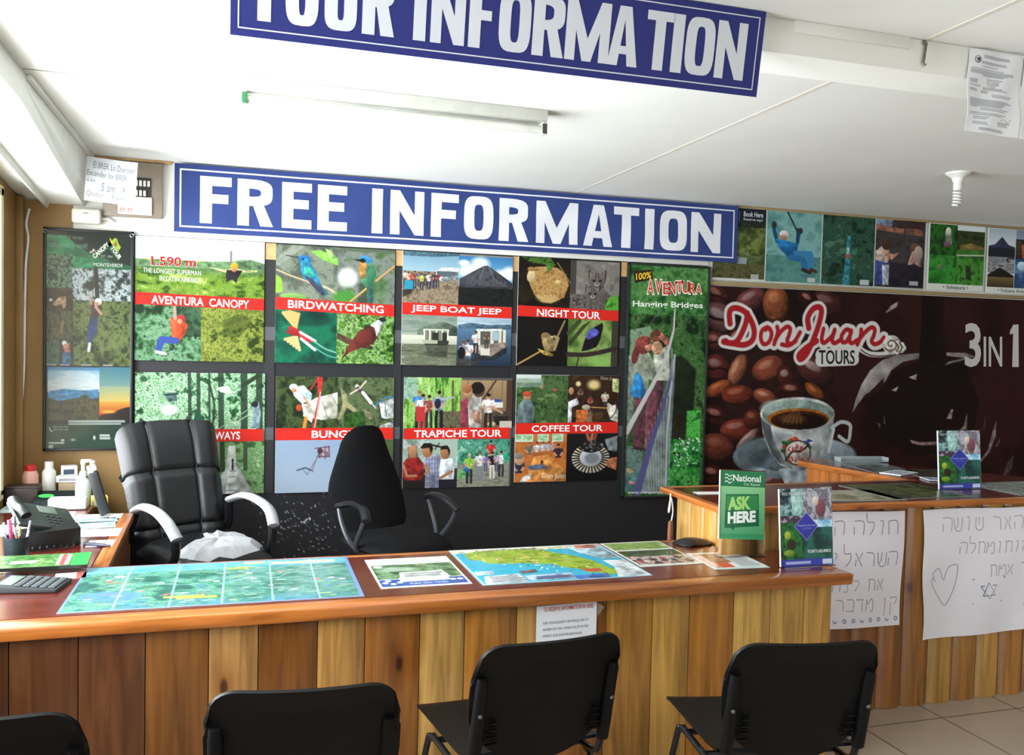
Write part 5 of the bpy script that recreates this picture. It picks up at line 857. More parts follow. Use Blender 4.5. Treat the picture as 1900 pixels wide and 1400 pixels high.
# ================================================================== counters
M_plank = wood('pine_planks', 'Z', .38, True)
M_edgeX = wood('varnished_edge_along', 'X', .28, True, 'a8642c', .5)
M_edgeY = wood('varnished_edge_across', 'Y', .28, True, 'a8642c', .5)
M_redtop = wood('dark_red_stained_top', 'X', .22, False, '5e1f16', .6)
M_dark = mat('dark_carcass_wood', '3a2414', .6)
def planks(name, parent, edges, cols, z0, z1, face, depth, axis='x', bulge=.006, inner=None):
    """upright boards with rounded faces side by side, as one panel; face looks to -y (axis x) or -x (axis y)"""
    s = MB(); rr = random.Random(len(edges))
    for (a, b2), col in zip(zip(edges, edges[1:]), cols):
        s.color(col); n = 8; g = .0015; w = b2 - a - 2 * g
        pr = [(a + g + w * i / n, face + bulge * (1 - max(0, 1 - abs(2 * i / n - 1) ** 3.5)) ** 1.0) for i in range(n + 1)] + [(b2 - g, face + depth), (a + g, face + depth)]
        if axis == 'x': s.prism(pr, 'z', z0, z1)
        else: s.prism([(q[1], q[0]) for q in pr], 'z', z0, z1)
    return s.build(name, M_plank if axis == 'x' else wood('pine_planks_side', 'Z', .38, True, flat=0), parent, angle=.7)
t = thing('front_counter', 'long low desk-height pine counter with dark red top nearest the black visitor chairs', 'counter', (.6, 2.9, 0))
ox, oy = -.6, -2.9
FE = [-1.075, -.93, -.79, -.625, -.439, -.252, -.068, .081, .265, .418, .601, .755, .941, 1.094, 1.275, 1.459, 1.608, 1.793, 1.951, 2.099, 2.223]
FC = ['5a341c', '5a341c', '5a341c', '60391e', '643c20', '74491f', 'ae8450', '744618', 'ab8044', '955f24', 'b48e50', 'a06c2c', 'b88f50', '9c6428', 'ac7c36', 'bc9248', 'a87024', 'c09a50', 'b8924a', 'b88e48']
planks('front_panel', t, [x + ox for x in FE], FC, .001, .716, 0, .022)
def at0(s, *a, **k): return s
s = MB(); s.box(-1.075 + ox, 1.99 + ox, .024, .05, .001, .716); s.box(1.99 + ox, 2.2 + ox, .024, .05, .001, .716); s.build('carcass', M_dark, t)
s = MB(); s.color('b08a48'); s.box(2.2 + ox, 2.222 + ox, .024, .38, .001, .716); s.build('end_panel', M_plank, t)
tp = [(-1.075, 2.955), (2.235, 2.955), (2.235, 3.288), (1.992, 3.288), (1.992, 3.515), (-1.075, 3.515)]
s = MB(); s.prism([(x + ox, y + oy) for x, y in tp], 'z', .735, .7595); s.build('top', M_redtop, t)
s = MB(); s.box(-1.075 + ox, 2.29 + ox, 2.868 + oy, 2.953 + oy, .717, .760, .006); s.build('edging', M_edgeX, t)
s = MB(); s.box(2.237 + ox, 2.29 + ox, 2.9555 + oy, 3.288 + oy, .717, .760, .006); s.build('edging', M_edgeY, t)
s = MB(); s.box(-1.075 + ox, 1.992 + ox, 3.517 + oy, 3.552 + oy, .722, .760, .005); s.build('edging', M_edgeX, t)

t = thing('right_counter', 'tall pine log-sided counter on the right with a hand-lettered sheets on its front', 'counter', (3.2, 3.294, 0))
t['label'] = 'tall pine counter with rounded boards on the right, hung with two hand-lettered sheets'
ox, oy = -3.2, -3.294
E2 = [2.0, 2.13, 2.26, 2.385, 2.505, 2.644, 2.789, 2.925, 3.071, 3.213, 3.351, 3.486, 3.634, 3.77, 3.91, 4.05, 4.19, 4.33, 4.47]
rr = random.Random(3); C2 = [rr.choice(['9a6c34', 'a4783c', '946228', '8a5a2a', 'ac8444', '9c7034']) for _ in E2]; C2[4:8] = ['7a4a26', '84522a', '8c5c2c', '90622e']
planks('front_panel', t, [x + ox for x in E2], C2, .001, .921, 0, .03, bulge=.022)
planks('end_panel', t, [y + oy for y in (3.326, 3.43, 3.535, 3.66, 3.79)], ['b08038', 'b88c44', 'b48a48', 'bc9858'], .001, .921, 2.0 + ox, .03, 'y', .016)
s = MB(); s.box(2.034 + ox, 4.47 + ox, .032, .05, .001, .921); s.box(2.034 + ox, 4.47 + ox, .48, .50, .001, .90); s.build('carcass', M_dark, t)
s = MB(); s.prism([(x + ox, y + oy) for x, y in ((1.99, 3.295), (4.47, 3.295), (4.47, 3.80), (4.15, 3.80), (3.62, 4.61), (3.285, 4.565), (3.43, 3.80), (1.99, 3.80))], 'z', .925, .9495); s.build('top', M_redtop, t)
s = MB(); s.box(1.945 + ox, 4.47 + ox, 3.258 + oy, 3.293 + oy, .923, .9505, .006); s.build('edging', M_edgeX, t)
s = MB(); s.box(1.945 + ox, 1.988 + ox, 3.2945 + oy, 3.84 + oy, .923, .9505, .006); s.build('edging', M_edgeY, t)
s = MB(); s.box(1.99 + ox, 3.41 + ox, 3.802 + oy, 3.84 + oy, .923, .9505, .006); s.build('edging', M_edgeX, t)
s = MB(); s.prism([(3.385 + ox, 3.842 + oy), (3.422 + ox, 3.842 + oy), (3.283 + ox, 4.567 + oy), (3.245 + ox, 4.60 + oy)], 'z', .918, .9505, .004); s.build('edging', M_edgeY, t)
s = MB(); s.prism([(3.245 + ox, 4.602 + oy), (3.284 + ox, 4.568 + oy), (3.62 + ox, 4.613 + oy), (3.63 + ox, 4.65 + oy)], 'z', .918, .9505, .004); s.build('edging', M_edgeX, t)
s = MB(); s.color('a8662c'); s.prism([(3.41 + ox, 3.845 + oy), (3.43 + ox, 3.845 + oy), (3.30 + ox, 4.56 + oy), (3.28 + ox, 4.56 + oy)], 'z', .001, .915); s.prism([(3.29 + ox, 4.562 + oy), (3.61 + ox, 4.60 + oy), (3.61 + ox, 4.585 + oy), (3.30 + ox, 4.548 + oy)], 'z', .001, .915); s.build('side_panel', M_plank, t)

t = thing('side_desk', 'cluttered wooden side desk by the window, crowded with phone, papers and bottles', 'desk', (-.76, 4.3, 0))
ox, oy = .76, -4.3
s = MB(); s.prism([(x + ox, y + oy) for x, y in ((-1.075, 3.555), (-.497, 3.555), (-.512, 4.60), (-.66, 4.60), (-.66, 5.14), (-1.075, 5.14))], 'z', .735, .7595); s.build('top', M_redtop, t)
s = MB(); s.prism([(x + ox, y + oy) for x, y in ((-.495, 3.555), (-.437, 3.555), (-.455, 4.605), (-.510, 4.605))], 'z', .722, .760, .005); s.build('edging', M_edgeY, t)
s = MB(); s.color('7a4a24'); s.box(-.492 + ox, -.474 + ox, 3.56 + oy, 4.58 + oy, .001, .721); s.box(-1.07 + ox, -.494 + ox, 4.56 + oy, 4.58 + oy, .001, .721); s.build('side_panel', M_plank, t)

# ================================================================== things on the front counter
def flat(pic, name, W, H, x, y, z, label, cat='brochure', rz=0.0, m=None, group=None, thick=.0008, edge='dfe3e6', bend=None, gain=1.0):
    """a sheet lying face up, (x,y) its centre"""
    ca, sa = math.cos(rz), math.sin(rz); cx, cyy = -W / 2, H / 2
    o = pic.obj(name, W, H, m or M_lam, loc=(x + cx * ca - cyy * sa, y + cx * sa + cyy * ca, z + thick + .0005), rot=(-PI / 2, 0, rz), thick=thick, edge=edge, bend=bend, gain=gain); return tag(o, label, cat, group)
ZT, ZR = .760, .9505
c = Pic((0, 0, .935, .56), 300, 180, '4a8a8a', 81)
c.fol(0, 0, .935, .56, ['1c5a54', '3a8070', '4f9a7c', '7ab0a0', '2c6a68', '5a9aa8'], .06, .05, octv=5); c.fol(0, 0, .935, .1, ['3a98c0', '8ad0e0', '58b4d8'], .1, .03, alpha=.8); c.e(.13, .4, .09, .06, '5a8ac8', .2, .8, .4); c.fol(.5, .1, .935, .5, ['2c6a5a', '4a8a7a', '88b8b8', '3a7868'], .08, .04, alpha=.6)
c.l(spline([(.5, .3), (.58, .24), (.66, .26), (.72, .2), (.9, .14)]), .008, 'b0c8d0', .7); c.l(spline([(0.05, .3), (.2, .24), (.36, .3), (.46, .22)]), .005, 'b8d8d8', .7)
for x in (.155, .32, .48, .64, .79): c.l([(x, 0), (x, .56)], .006, 'b4dce4', .85)
R = random.Random(8)
for k in range(90):
    x, y = R.uniform(.04, .88), R.uniform(.08, .52); w_ = R.uniform(.015, .05); h_ = R.uniform(.006, .013); c.p([(x, y), (x + w_, y), (x + w_, y + h_), (x, y + h_)], R.choice(['dfe8e4', 'c8d8d0', 'd8c8b8', 'd0d8a0', 'cfe4ea', 'a87a68']), R.uniform(.35, .8), flat=True)
c.r(.3, .435, .42, .452, 'c8c058'); c.r(.34, .455, .46, .470, 'b8b050'); c.r(.65, .04, .88, .07, 'd0e0b0'); c.r(.55, .02, .62, .045, 'd8d890'); c.fol(.49, .09, .56, .12, ['c8b860', '7aa070'], .02)
for k in range(14): c.e(R.uniform(.05, .9), R.uniform(.05, .53), .012, .009, R.choice(['d08890', 'e8e8e0', 'c0605a', '5a98c8']))
for q in ((0, 0, .935, .007), (0, .553, .935, .56), (0, 0, .006, .56), (.925, 0, .935, .56)): c.r(*q, '7a98d0')
flat(c, 'laminated_map', .935, .56, -.041, 3.252, ZT, 'long laminated blue-green area map at the left end of the front counter', 'map', -.012, gain=.7)
c = Pic((0, 0, 1, 1), 150, 170, 'dfe4e4', 82)
c.r(0, 0, 1, .26, 'e8eae8', 'd8dedc'); c.lines(.1, .05, .9, .06, 3, 'a8b0b0', .03, 2); c.fol(.03, .24, .97, .72, ['24442c', '4a6a44', '7a9a74', '32563a'], .12); c.e(.3, .4, .2, .08, 'c0ccc4', 0, .6, .5); c.p([(.3, .52), (.8, .5), (.86, .8), (.26, .8)], 'd8dcda'); c.lines(.34, .56, .8, .045, 5, '6a7470', .018, 3); c.r(.03, .74, .97, .95, '2a4a94'); c.r(.26, .7, .8, .82, 'd8dcda'); 
for x, y in ((.08, .84), (.16, .88), (.24, .84), (.84, .82), (.92, .82), (.12, .78)): c.e(x, y, .035, .03, 'c8d4e8')
c.t('PURA VIDA TOURS', .34, .87, .76, .92, 'c8d4ec', .01, .0005); c.e(.1, .3, .05, .04, 'e0e8e4'); c.e(.9, .5, .05, .06, '3a4a3a')
flat(c, 'tour_flyer', .325, .415, .653, 3.247, ZT, 'laminated flyer with forest picture and blue lower band, between the two maps', 'flyer', 0)
c = Pic((0, 0, 1, 1), 260, 210, '2fb2d2', 83)
c.quad((384, 103), (918, 76), (1126, 196), (520, 232))
c.H0 = c.H; c.fol(0, 0, 1, 1, ['2aa8c8', '36b8d8', '2cb0cc'], .2)
c.p([(384, 103), (918, 76), (940, 88), (400, 116)], 'd8d8bc'); 
c.pf([(440, 118), (480, 106), (560, 104), (640, 98), (720, 100), (770, 112), (820, 118), (870, 132), (905, 140), (940, 156), (985, 172), (1010, 186), (960, 196), (930, 184), (890, 184), (860, 172), (800, 164), (760, 152), (700, 152), (640, 150), (560, 152), (520, 150), (500, 140), (460, 136)], ['9ab830', 'a8c83c', '8aa82c', '6c9430', 'b8d04c'], 16)
for q in (((470, 125), (560, 128), (640, 120), (720, 125), (800, 140)), ((560, 128), (600, 150)), ((640, 120), (700, 150)), ((800, 140), (880, 160), (960, 180)), ((720, 104), (740, 130))): c.l(spline(q), 3, 'd8b060', .8)
for k in range(40):
    x = R.uniform(470, 930); y = 108 + (x - 470) * .13 + R.uniform(0, 34); c.e(x, y, 5, 2, R.choice(['e8e0c0', '3a6a2c', 'c87848', 'f0f0e0']))
c.p([(480, 182), (550, 178), (556, 192), (495, 196)], 'b8d8e0'); c.p([(520, 200), (640, 188), (684, 218), (530, 230)], 'd4dce0'); c.p([(640, 180), (700, 172), (710, 184), (655, 190)], '6a5c64'); c.p([(660, 196), (830, 184), (850, 206), (690, 216)], 'a4b8d0'); c.p([(700, 204), (820, 192), (826, 200), (710, 212)], '54648c')
c.p([(940, 140), (1020, 136), (1120, 194), (1000, 200), (985, 165)], 'dfe4e6'); c.p([(840, 196), (960, 186), (975, 202), (860, 212)], '3a6ab0'); c.p([(800, 88), (915, 82), (1000, 130), (940, 134), (850, 110)], 'a8c8d4'); c.p([(830, 84), (900, 80), (915, 90), (845, 96)], 'b86a54'); 
for k in range(10): c.l([(960 + k * 10, 146 + k * 5), (1010 + k * 8, 144 + k * 5)], 2, '7a8a98', .8)
c.H = None; c.ti('Costa Rica map', .16, .03, .56, .10, '3a3a38', .02); c.l([(.01, .01), (.99, .01), (.99, .99), (.01, .99), (.01, .01)], .008, 'e4e8e8')
c.lines(.08, .8, .28, .03, 5, '8a949c', .012, 5); c.lines(.34, .86, .6, .03, 3, '54648c', .012, 6); c.r(.66, .74, .76, .8, 'c85040'); c.r(.8, .12, .86, .2, 'c8d8dc')
flat(c, 'country_map', .66, .535, 1.176, 3.274, ZT, 'bright turquoise and lime printed map headed Costa Rica map on the front counter', 'map', 0, m=M_lam, gain=.8)
c = Pic((0, 0, 1, 1), 150, 180, 'c8ccc0', 84)
c.fol(.04, .04, .96, .36, ['6a8a3a', '98b45c', '4a6a28', 'b8c880'], .12, .08); c.r(.04, .34, .96, .38, 'd8dcd0'); c.fol(.04, .38, .96, .62, ['1c2c14', '34481f', '4c6030', '243818'], .1); c.fol(.04, .62, .96, .92, ['4a3a34', 'a89890', 'd8d4cc', '7a4a44', '2c2a2c'], .07, .06); 
for k in range(12): c.e(R.uniform(.1, .9), R.uniform(.64, .88), .05, .04, R.choice(['d8d0c8', 'a83a34', '2c3034', 'c8a088']), 0)
flat(c, 'tour_flyer', .275, .41, 1.655, 3.335, ZT, 'laminated picture flyer of green fields and a crowd, right of the turquoise country map', 'flyer', 0)
c = Pic((0, 0, 1, 1), 130, 120, 'dcdfe0', 85)
c.fol(.04, .1, .3, .9, ['c8a098', 'e0d0c8', 'a87068'], .1); c.r(.2, .3, .5, .62, '8a5a44'); c.fol(.2, .08, .52, .6, ['5a7a44', '8a5a44', 'b08070', '3a5a34'], .1); c.r(.2, .62, .42, .9, 'c84838'); c.lines(.56, .16, .95, .075, 10, '9aa0a6', .03, 4); c.r(0, .94, 1, 1, 'b8d4c8')
flat(c, 'price_sheet', .235, .265, 1.91, 3.158, ZT, 'laminated sheet with red picture corner lying before the green ASK HERE stand', 'flyer', -.06)
s = MB(); s.slab(lambda u, v: (.16 * (u - .5) * (1 - .25 * abs(2 * v - 1) ** 3), .11 * (v - .5), .003 + .002 * math.sin(u * 7)), 16, 12, lambda u, v: .004 + .020 * max(0, 1 - abs(2 * u - 1) ** 2.5) * max(0, 1 - abs(2 * v - 1) ** 2.5))
tag(s.build('wallet', mat('black_leatherette', '1a1a1c', .45, bump=.3), None, (1.92, 3.46, ZT), (0, 0, .2)), 'flat black wallet-like pouch on the counter against the tall counter end', 'pouch')
# leaning table signs
def lean_sign(name, label, pic, W, H, x, y, z, tilt, rz, cat='sign', roll=0.0, clear_side=True, group=None, lift=.0):
    t = thing(name, label, cat, (x, y, z), rz, group); A = mat('clear_acrylic', 'e8f0f0', .05, trans=1.0, spec=.5)
    p = pic.obj('print', W, H, M_lam, t, (-W / 2 * math.cos(roll) + 0, -.004 - .0, H + lift + .002), (0, 0, 0), thick=.0015)
    e = Matrix.Translation((0, 0, lift + .002)) @ Matrix.Rotation(-tilt, 4, 'X') @ Matrix.Rotation(roll, 4, 'Y') @ Matrix.Translation((-W / 2, 0, H)); p.matrix_local = e
    s = MB(); s.box(-W / 2 - .004, W / 2 + .004, .002, .0045, -lift, H + .004, .0008, mtx=Matrix.Translation((0, 0, lift + .002)) @ Matrix.Rotation(-tilt, 4, 'X') @ Matrix.Rotation(roll, 4, 'Y'))
    s.box(-W / 2, W / 2, -.02, .04, .0, .0025, .0008); s.build('holder', A, t)
    s = MB(); s.box(-W / 2 - .006, -W / 2 - .002, -.003, .004, 0, H, .001, mtx=Matrix.Translation((0, 0, lift + .002)) @ Matrix.Rotation(-tilt, 4, 'X') @ Matrix.Rotation(roll, 4, 'Y')); s.build('holder_edge', mat('white_acrylic_edge', 'dfe4ea', .3), t); return t
c = Pic((0, 0, 1, 1), 110, 150, '3a9a5c', 91)
c.r(0, 0, 1, .24, '1e7a48', '1a7446'); c.r(0, .24, 1, 1, '8cc890', '4fa06c'); c.r(.02, .93, .98, .985, '3a9460')
c.poly([(.12, .35), (.86, .33), (.88, .80), (.34, .83), (.28, .88), (.26, .84), (.10, .84)], '1d6a42', .0004); c.poly([(.14, .37), (.845, .35), (.855, .56), (.13, .57)], '3a8a50', .0006)
c.t('ASK', .17, .39, .68, .59, 'a8dc7c', .05, .0008, -.06); c.t('HERE', .17, .61, .80, .78, 'f0f6f0', .05, .0009, -.06)
c.t('National', .27, .055, .90, .155, 'eaf4ec', .02, .0006); c.t('Car Rental', .52, .175, .88, .21, 'd4e8d8', .005, .0006)
for k in range(3): c.ink(spline([(.09, .07 + k * .05), (.14, .055 + k * .05), (.19, .085 + k * .05), (.25, .065 + k * .05)]), .016, 'd4ead8', .0006)
lean_sign('ask_here_sign', 'green table sign reading National Car Rental ASK HERE on the front counter corner', c, .205, .28, 2.005, 3.205, ZT, .13, -.03, roll=.06, lift=.07)
def tort():
    c = Pic((0, 0, 1, 1), 110, 145, '3a5a6a', 92)
    c.fol(0, 0, .5, .45, ['16202a', '2c4a54', 'b8d8d8', '4a8a84', '1c2830'], .14); c.p([(.2, .0), (.42, 0), (.44, .2), (.36, .44), (.24, .42), (.22, .2)], 'b0dcd4', .75); c.fol(.45, 0, 1, .5, ['6a6a74', 'a8a8b4', 'c8ccd4', '4a4c5a', '8a8090'], .12); c.e(.78, .26, .1, .12, '7a4a54'); c.e(.68, .17, .06, .06, 'd8c8c0'); c.fol(0, .36, .42, .5, ['5a3a6a', '2c2430', 'c8b8d0'], .08); c.fol(.6, .42, 1, .56, ['3a88c0', '8ac8e4', 'd8ecf4'], .12, .05)
    c.fol(0, .44, .5, .92, ['0e2c18', '1c5a2c', '2c7a3c', '123a22'], .12); c.e(.17, .66, .1, .12, '3a7a24'); c.e(.13, .6, .06, .05, 'a8b83c'); c.e(.2, .72, .09, .07, '2a2418'); c.e(.15, .83, .1, .04, '7a9a2c'); c.fol(.42, .52, 1, .92, ['0e2c2c', '1c4a44', '2c6a5a', '24605c'], .16)
    c.r(0, .92, 1, 1, '3a44a8'); c.r(.8, .935, .97, .985, 'd0d8e8'); c.lines(.1, .945, .6, .05, 1, 'a8b0e0', .022, 7)
    c.poly([(.5, .31), (.72, .49), (.5, .68), (.26, .49)], '8a90d0', .0003); c.poly([(.5, .32), (.705, .49), (.5, .67), (.275, .49)], '3238a0', .0005); c.t('Exploradores', .33, .465, .67, .50, 'a8b4e4', .0, .0008); c.t('OUTDOORS', .41, .51, .59, .53, '8a94d0', .0, .0008)
    c.t('RIO PACUARE', .04, .045, .46, .085, 'c8d4d8', .015, .0006); c.t('TORTUGUERO', .50, .80, .96, .84, 'e4ecea', .02, .0006); return c
tg = 'river and forest table signs'
lean_sign('river_tour_sign', 'blue and green RIO PACUARE sign standing at the near edge of the front counter', tort(), .24, .305, 2.185, 3.01, ZT, .10, -.0, group=tg)
lean_sign('river_tour_sign', 'blue and green TORTUGUERO sign standing on the tall right counter', tort(), .255, .285, 3.43, 3.53, ZR, .09, 0, group=tg)
# notice on the front boards
c = Pic((0, 0, 1, 1), 110, 150, 'dfe0e6', 93)
c.t('TO RESERVE INFORMATION IN HERE', .11, .018, .94, .07, 'b84430', .01, .0005)
for k, b_ in enumerate(('FOR YOUR REQUESTS, WE WOULD LIKE TO', 'INFORM YOU THAT, WHEN YOU SIT IN THIS', 'OFFICE, OUR SHOWROOM RULES', 'FILL THIS PAGE BEFORE YOU TO REMEMBER', 'A TOUR OR SOME INFORMATION.', 'THEN BE GLADLY AT THE STAFF THAT MAY', 'DO YOU THAT YOU OF EXTENDED REQUESTS.')): c.t(b_, .11, .19 + k * .075, .86 - .1 * ((k == 2) + (k == 4)), .225 + k * .075, '4c5058', .0, .0005)
tag(c.obj('paper_notice', .225, .30, M_paper, loc=(1.008, 2.891, .709), thick=.0008, edge='e0e0e6', bend=lambda u, v: (0 * u, -.003 * np.sin(u * 3) * v, .004 * u)), 'white printed notice taped to the front counter boards behind a visitor chair', 'notice')
s = MB(); s.prism([(1.236, .709), (1.262, .69), (1.236, .655)], 'y', 2.8935, 2.8945); tag(s.build('tape_flap', mat('clear_tape', '9a8468', .3)), 'small clear tape corner sticking out beside the white printed notice', 'tape')

# ================================================================== hand-lettered sheets on the tall counter
HB = {'v': [[(0, 1), (0, 0)], [(0, 1), (1, .95), (1, 0)]], 'h': [[(0, .6), (0, 0)], [(0, 1), (1, .95), (.95, 0)]], 'w': [[(.3, 1), (.6, .95), (.5, 0)]], 'l': [[(.1, 1.6), (.15, .95), (.85, .9), (.8, .4), (.4, 0)]], 'y': [[(.3, 1), (.6, .9), (.5, .55)]], 's': [[(0, 1), (.15, .1), (.85, .05), (1, 1)], [(.5, 1), (.45, .5), (.2, .2)]],
 'r': [[(0, 1), (.7, .95), (.9, .7), (.85, 0)]], 'a': [[(.1, 1), (.9, 0)], [(.85, 1), (.6, .55)], [(.25, .5), (.1, 0)]], 'm': [[(0, 0), (.1, .6), (.2, 1)], [(.05, .95), (.4, .6), (.7, 1), (1, .8), (.95, 0), (.6, 0)]], 'n': [[(.5, 1), (.7, .9), (.7, 0), (.2, 0)]], 't': [[(.1, 0), (.2, .1), (.2, 1)], [(0, 1), (.9, .95), (.95, 0)]], 'q': [[(0, 1), (.9, 1), (.6, .4)], [(.1, .6), (.1, -.5)]],
 'f': [[(.4, 1), (.6, .9), (.5, -.5)]], 'd': [[(0, 1), (1, 1)], [(.85, 1), (.8, 0)]], 'b': [[(.1, 1), (.9, .95), (.9, .05)], [(0, .05), (1, .02)]], 'M': [[(.05, 1), (.9, .95), (.9, .05), (.1, .05), (.1, 1)]], 'o': [[(.1, 1), (.1, .2), (.5, 0), (.9, .2), (.9, 1)], [(.5, 1), (.4, .4)]], 'e': [[(.2, 1), (.5, .5), (.9, 1), (.5, 0), (.1, 0)]], ',': [[(.5, .3), (.3, -.1)]], 'k': [[(.1, 1), (.8, .9), (.9, .4), (.2, 0)]]}
def hebrew(c, line, xr, y, sz, col='8c8c96', wd_=.0045, gap=1.25, wave=0.0):
    """a line of handwritten letters, right to left from xr, baseline y"""
    x = xr; r_ = random.Random(line)
    for ch in line:
        if ch == ' ': x -= sz * .7; continue
        for st in HB[ch]: c.ink(spline([(x - sz * .8 * (1 - px) + r_.uniform(-.03, .03) * sz, y - py * sz + wave * (xr - x)) for px, py in st], 4), wd_, col, .0007)
        x -= sz * .8 * gap
def sheet(name, label, c, W, H, x, z, bend):
    return tag(c.obj(name, W, H, M_paper, loc=(x, 3.29, z), thick=.0008, edge='d8d4d6', bend=bend), label, 'sign', 'hand-lettered sheets')
c = Pic((0, 0, .60, .52), 90, 80, 'd9d4da', 95)
hebrew(c, 'vwlh h', .56, .105, .062); hebrew(c, 'hsralyM ,', .565, .245, .062); hebrew(c, 'at lnh w', .50, .355, .05, 'a09ea8'); hebrew(c, 'qf mdbryM', .585, .445, .052, '9a9aa6')
for k in range(12): c.ink([(.05 + k * .048 + .008 * math.cos(a), .487 + .008 * math.sin(a)) for a in np.linspace(0, 2 * PI * (.6 + .4 * (k % 3 != 1)), 9)], .005, '6a78a0', .0007)
sheet('lettered_sheet', 'white sheet with grey Hebrew handwriting, partly behind the TORTUGUERO sign on the lower counter', c, .585, .52, 2.30, .910, lambda u, v: (.004 * np.sin(v * 6), -.006 - .006 * np.sin(u * 9 + v * 3) * v, .004 * np.sin(u * 5)))
c = Pic((0, 0, .95, .60), 140, 90, 'd9d6dc', 96)
hebrew(c, 'lzh har owsh'.replace('z', 'w'), .80, .105, .062, 'a09ea8'); hebrew(c, 'lwvt awtwmtlh', .86, .215, .052, 'a09ea8'); hebrew(c, 'mawd amt', .78, .325, .052, 'a09ea8')
c.ink(spline([(.075, .335), (.06, .30), (.095, .275), (.125, .33), (.150, .275), (.205, .27), (.19, .36), (.135, .445), (.105, .43), (.055, .34), (.07, .31)]), .005, 'a49ca4', .0007)
c.ink([(.29, .338), (.485, .333)], .007, '8a9cb0', .0007); c.ink([(.28, .452), (.46, .445)], .006, '9aa4b4', .0007)
c.ink([(.345, .418), (.385, .355), (.42, .415), (.345, .418)], .005, '5a6a7c', .0007); c.ink([(.335, .372), (.43, .368), (.385, .432), (.335, .372)], .005, '5a6a7c', .0007)
c.ink(spline([(.60, .48), (.63, .44), (.66, .47), (.68, .43), (.70, .47)]), .006, 'c08a88', .0007); c.ink([(.80, .06), (.84, .02), (.90, .05), (.86, .12), (.79, .10), (.80, .06)], .005, '9a9aa2', .0007)
sheet('lettered_sheet', 'white sheet with a drawn heart and small blue star under Hebrew handwriting', c, .95, .60, 2.985, .905, lambda u, v: (.03 * v * (1 - u) + .006 * np.sin(v * 9), -.006 - .008 * np.sin(u * 13 + v * 4) * v, .018 * u * v + .003 * np.sin(u * 9)))

# ================================================================== black visitor chairs
M_shell = mat('black_chair_plastic', '060608', .5, var=.12, scale=9, bump=.12, spec=.22)
M_tube = mat('black_steel_tube', '17181c', .3, .3)
def superw(v, top=.30, n=3.2):
    """half-width factor with rounded top"""
    return 1.0 if v < 1 - top else max(0.0, 1 - ((v - (1 - top)) / top) ** n) ** (1 / n)
def corner(a, r, c):
    """how far a rounded top corner drops at a (-1..1)"""
    k = max(0, (abs(a) - (1 - c)) / c); return r * (1 - math.sqrt(max(0, 1 - k ** 2.2)))
def visitor_chair():
    t = thing('visitor_chair', 'x', 'chair', (0, 0, 0), 0, 'black visitor chairs in front of the counter')
    # backrest: shell hollow towards the sitter, round corners, belly-shaped lower edge
    def back(u, v):
        a = 2 * u - 1; hw = .222 * (1 if v > .5 else 1 - .10 * ((.5 - v) / .5) ** 2)
        zb = .465 + .10 * abs(a) ** 2.4; zt = .832 - corner(a, .085, .36); z = zb + (zt - zb) * v; x = a * hw
        y = -.195 - .075 * max(0, (z - .46) / .34) - .035 * (1 - a * a) * (.4 + .6 * v) - .012 * max(0, v - .85) / .15; return (x, y, z)
    s = MB(); s.slab(back, 32, 24, lambda u, v: .009)
    for k in range(4):
        for q in (-1, 1):
            z = .535 + k * .021; w_ = .035 - k * .004; s.box(q * .155 - w_ / 2, q * .155 + w_ / 2, -.243 - .22 * (z - .46) + .014, -.243 - .22 * (z - .46) + .024, z, z + .004, .0012)
    s.build('backrest', M_shell, t)
    for q in (-1, 1):
        s = MB(); P = [(q * .196, -.208 - .22 * (z - .46) - .006, z) for z in (.50, .56, .64, .70, .735)]; s.tube(P, [.0185, .019, .0185, .0175, .014], 12); sl = s.build('back_sleeve', M_shell, t)
        s = MB(); s.lathe([(.006, 0), (.006, .002), (.003, .004)], seg=10); s.build('screw', mat('dull_screw', '8a8a8c', .4, .8), sl, (q * .198, -.268, .63), (PI / 2, 0, 0))
        s = MB(); s.tube(spline([(q * .205, .10, .425), (q * .205, -.08, .425), (q * .203, -.165, .435), (q * .198, -.205, .47), (q * .196, -.222, .53), (q * .196, -.243, .62)], 5), .0105, 10); s.build('back_upright', M_tube, t)
    def seat(u, v):
        a = 2 * u - 1; b_ = 2 * v - 1; hw = .222 * (1 - .06 * v) * (1 if v > .12 else .82 + .18 * math.sqrt(max(0, 1 - ((.12 - v) / .12) ** 2))); x = a * hw; y = .262 - .447 * v
        z = .472 - .016 * (1 - a * a) * math.sin(PI * min(1, v * .9 + .05)) - (.03 * (1 - v / .16) ** 2 if v < .16 else 0) + .008 * max(0, v - .85) / .15; return (x, y, z)
    s = MB(); s.slab(seat, 24, 24, -.009); s.build('seat', M_shell, t)
    for q in (-1, 1):
        for f in (-1, 1):
            s = MB(); s.tube(spline([(q * .205, .06 * f, .427), (q * .207, .115 * f, .415), (q * .212, .14 * f, .375), (q * .238, .245 * f, .012)], 5), .0115, 10, ry=.0085)
            lg = s.build('leg', M_tube, t); s = MB(); s.lathe([(.0135, .0), (.015, .003), (.0145, .024), (.0125, .028)], (q * .2385, .2465 * f, 0), 12); s.build('foot', mat('foot_plastic', '101012', .5), lg)
    s = MB(); s.tube([(-.205, .07, .424), (.205, .07, .424)], .010, 8); s.tube([(-.205, -.08, .424), (.205, -.08, .424)], .010, 8); s.build('seat_frame', M_tube, t)
    return t
vc = visitor_chair()
VC = [(-.488, 2.345, -.09, 'black plastic visitor chair cut off by the bottom left corner of the photo'),
      (.185, 2.345, -.085, 'black plastic visitor chair with its wide back straight on, before the darker boards'),
      (.80, 2.525, .10, 'black plastic visitor chair hiding the lower half of the white taped notice'),
      (1.545, 2.34, -.155, 'black plastic visitor chair at the open end of the front counter, seat and legs showing')]
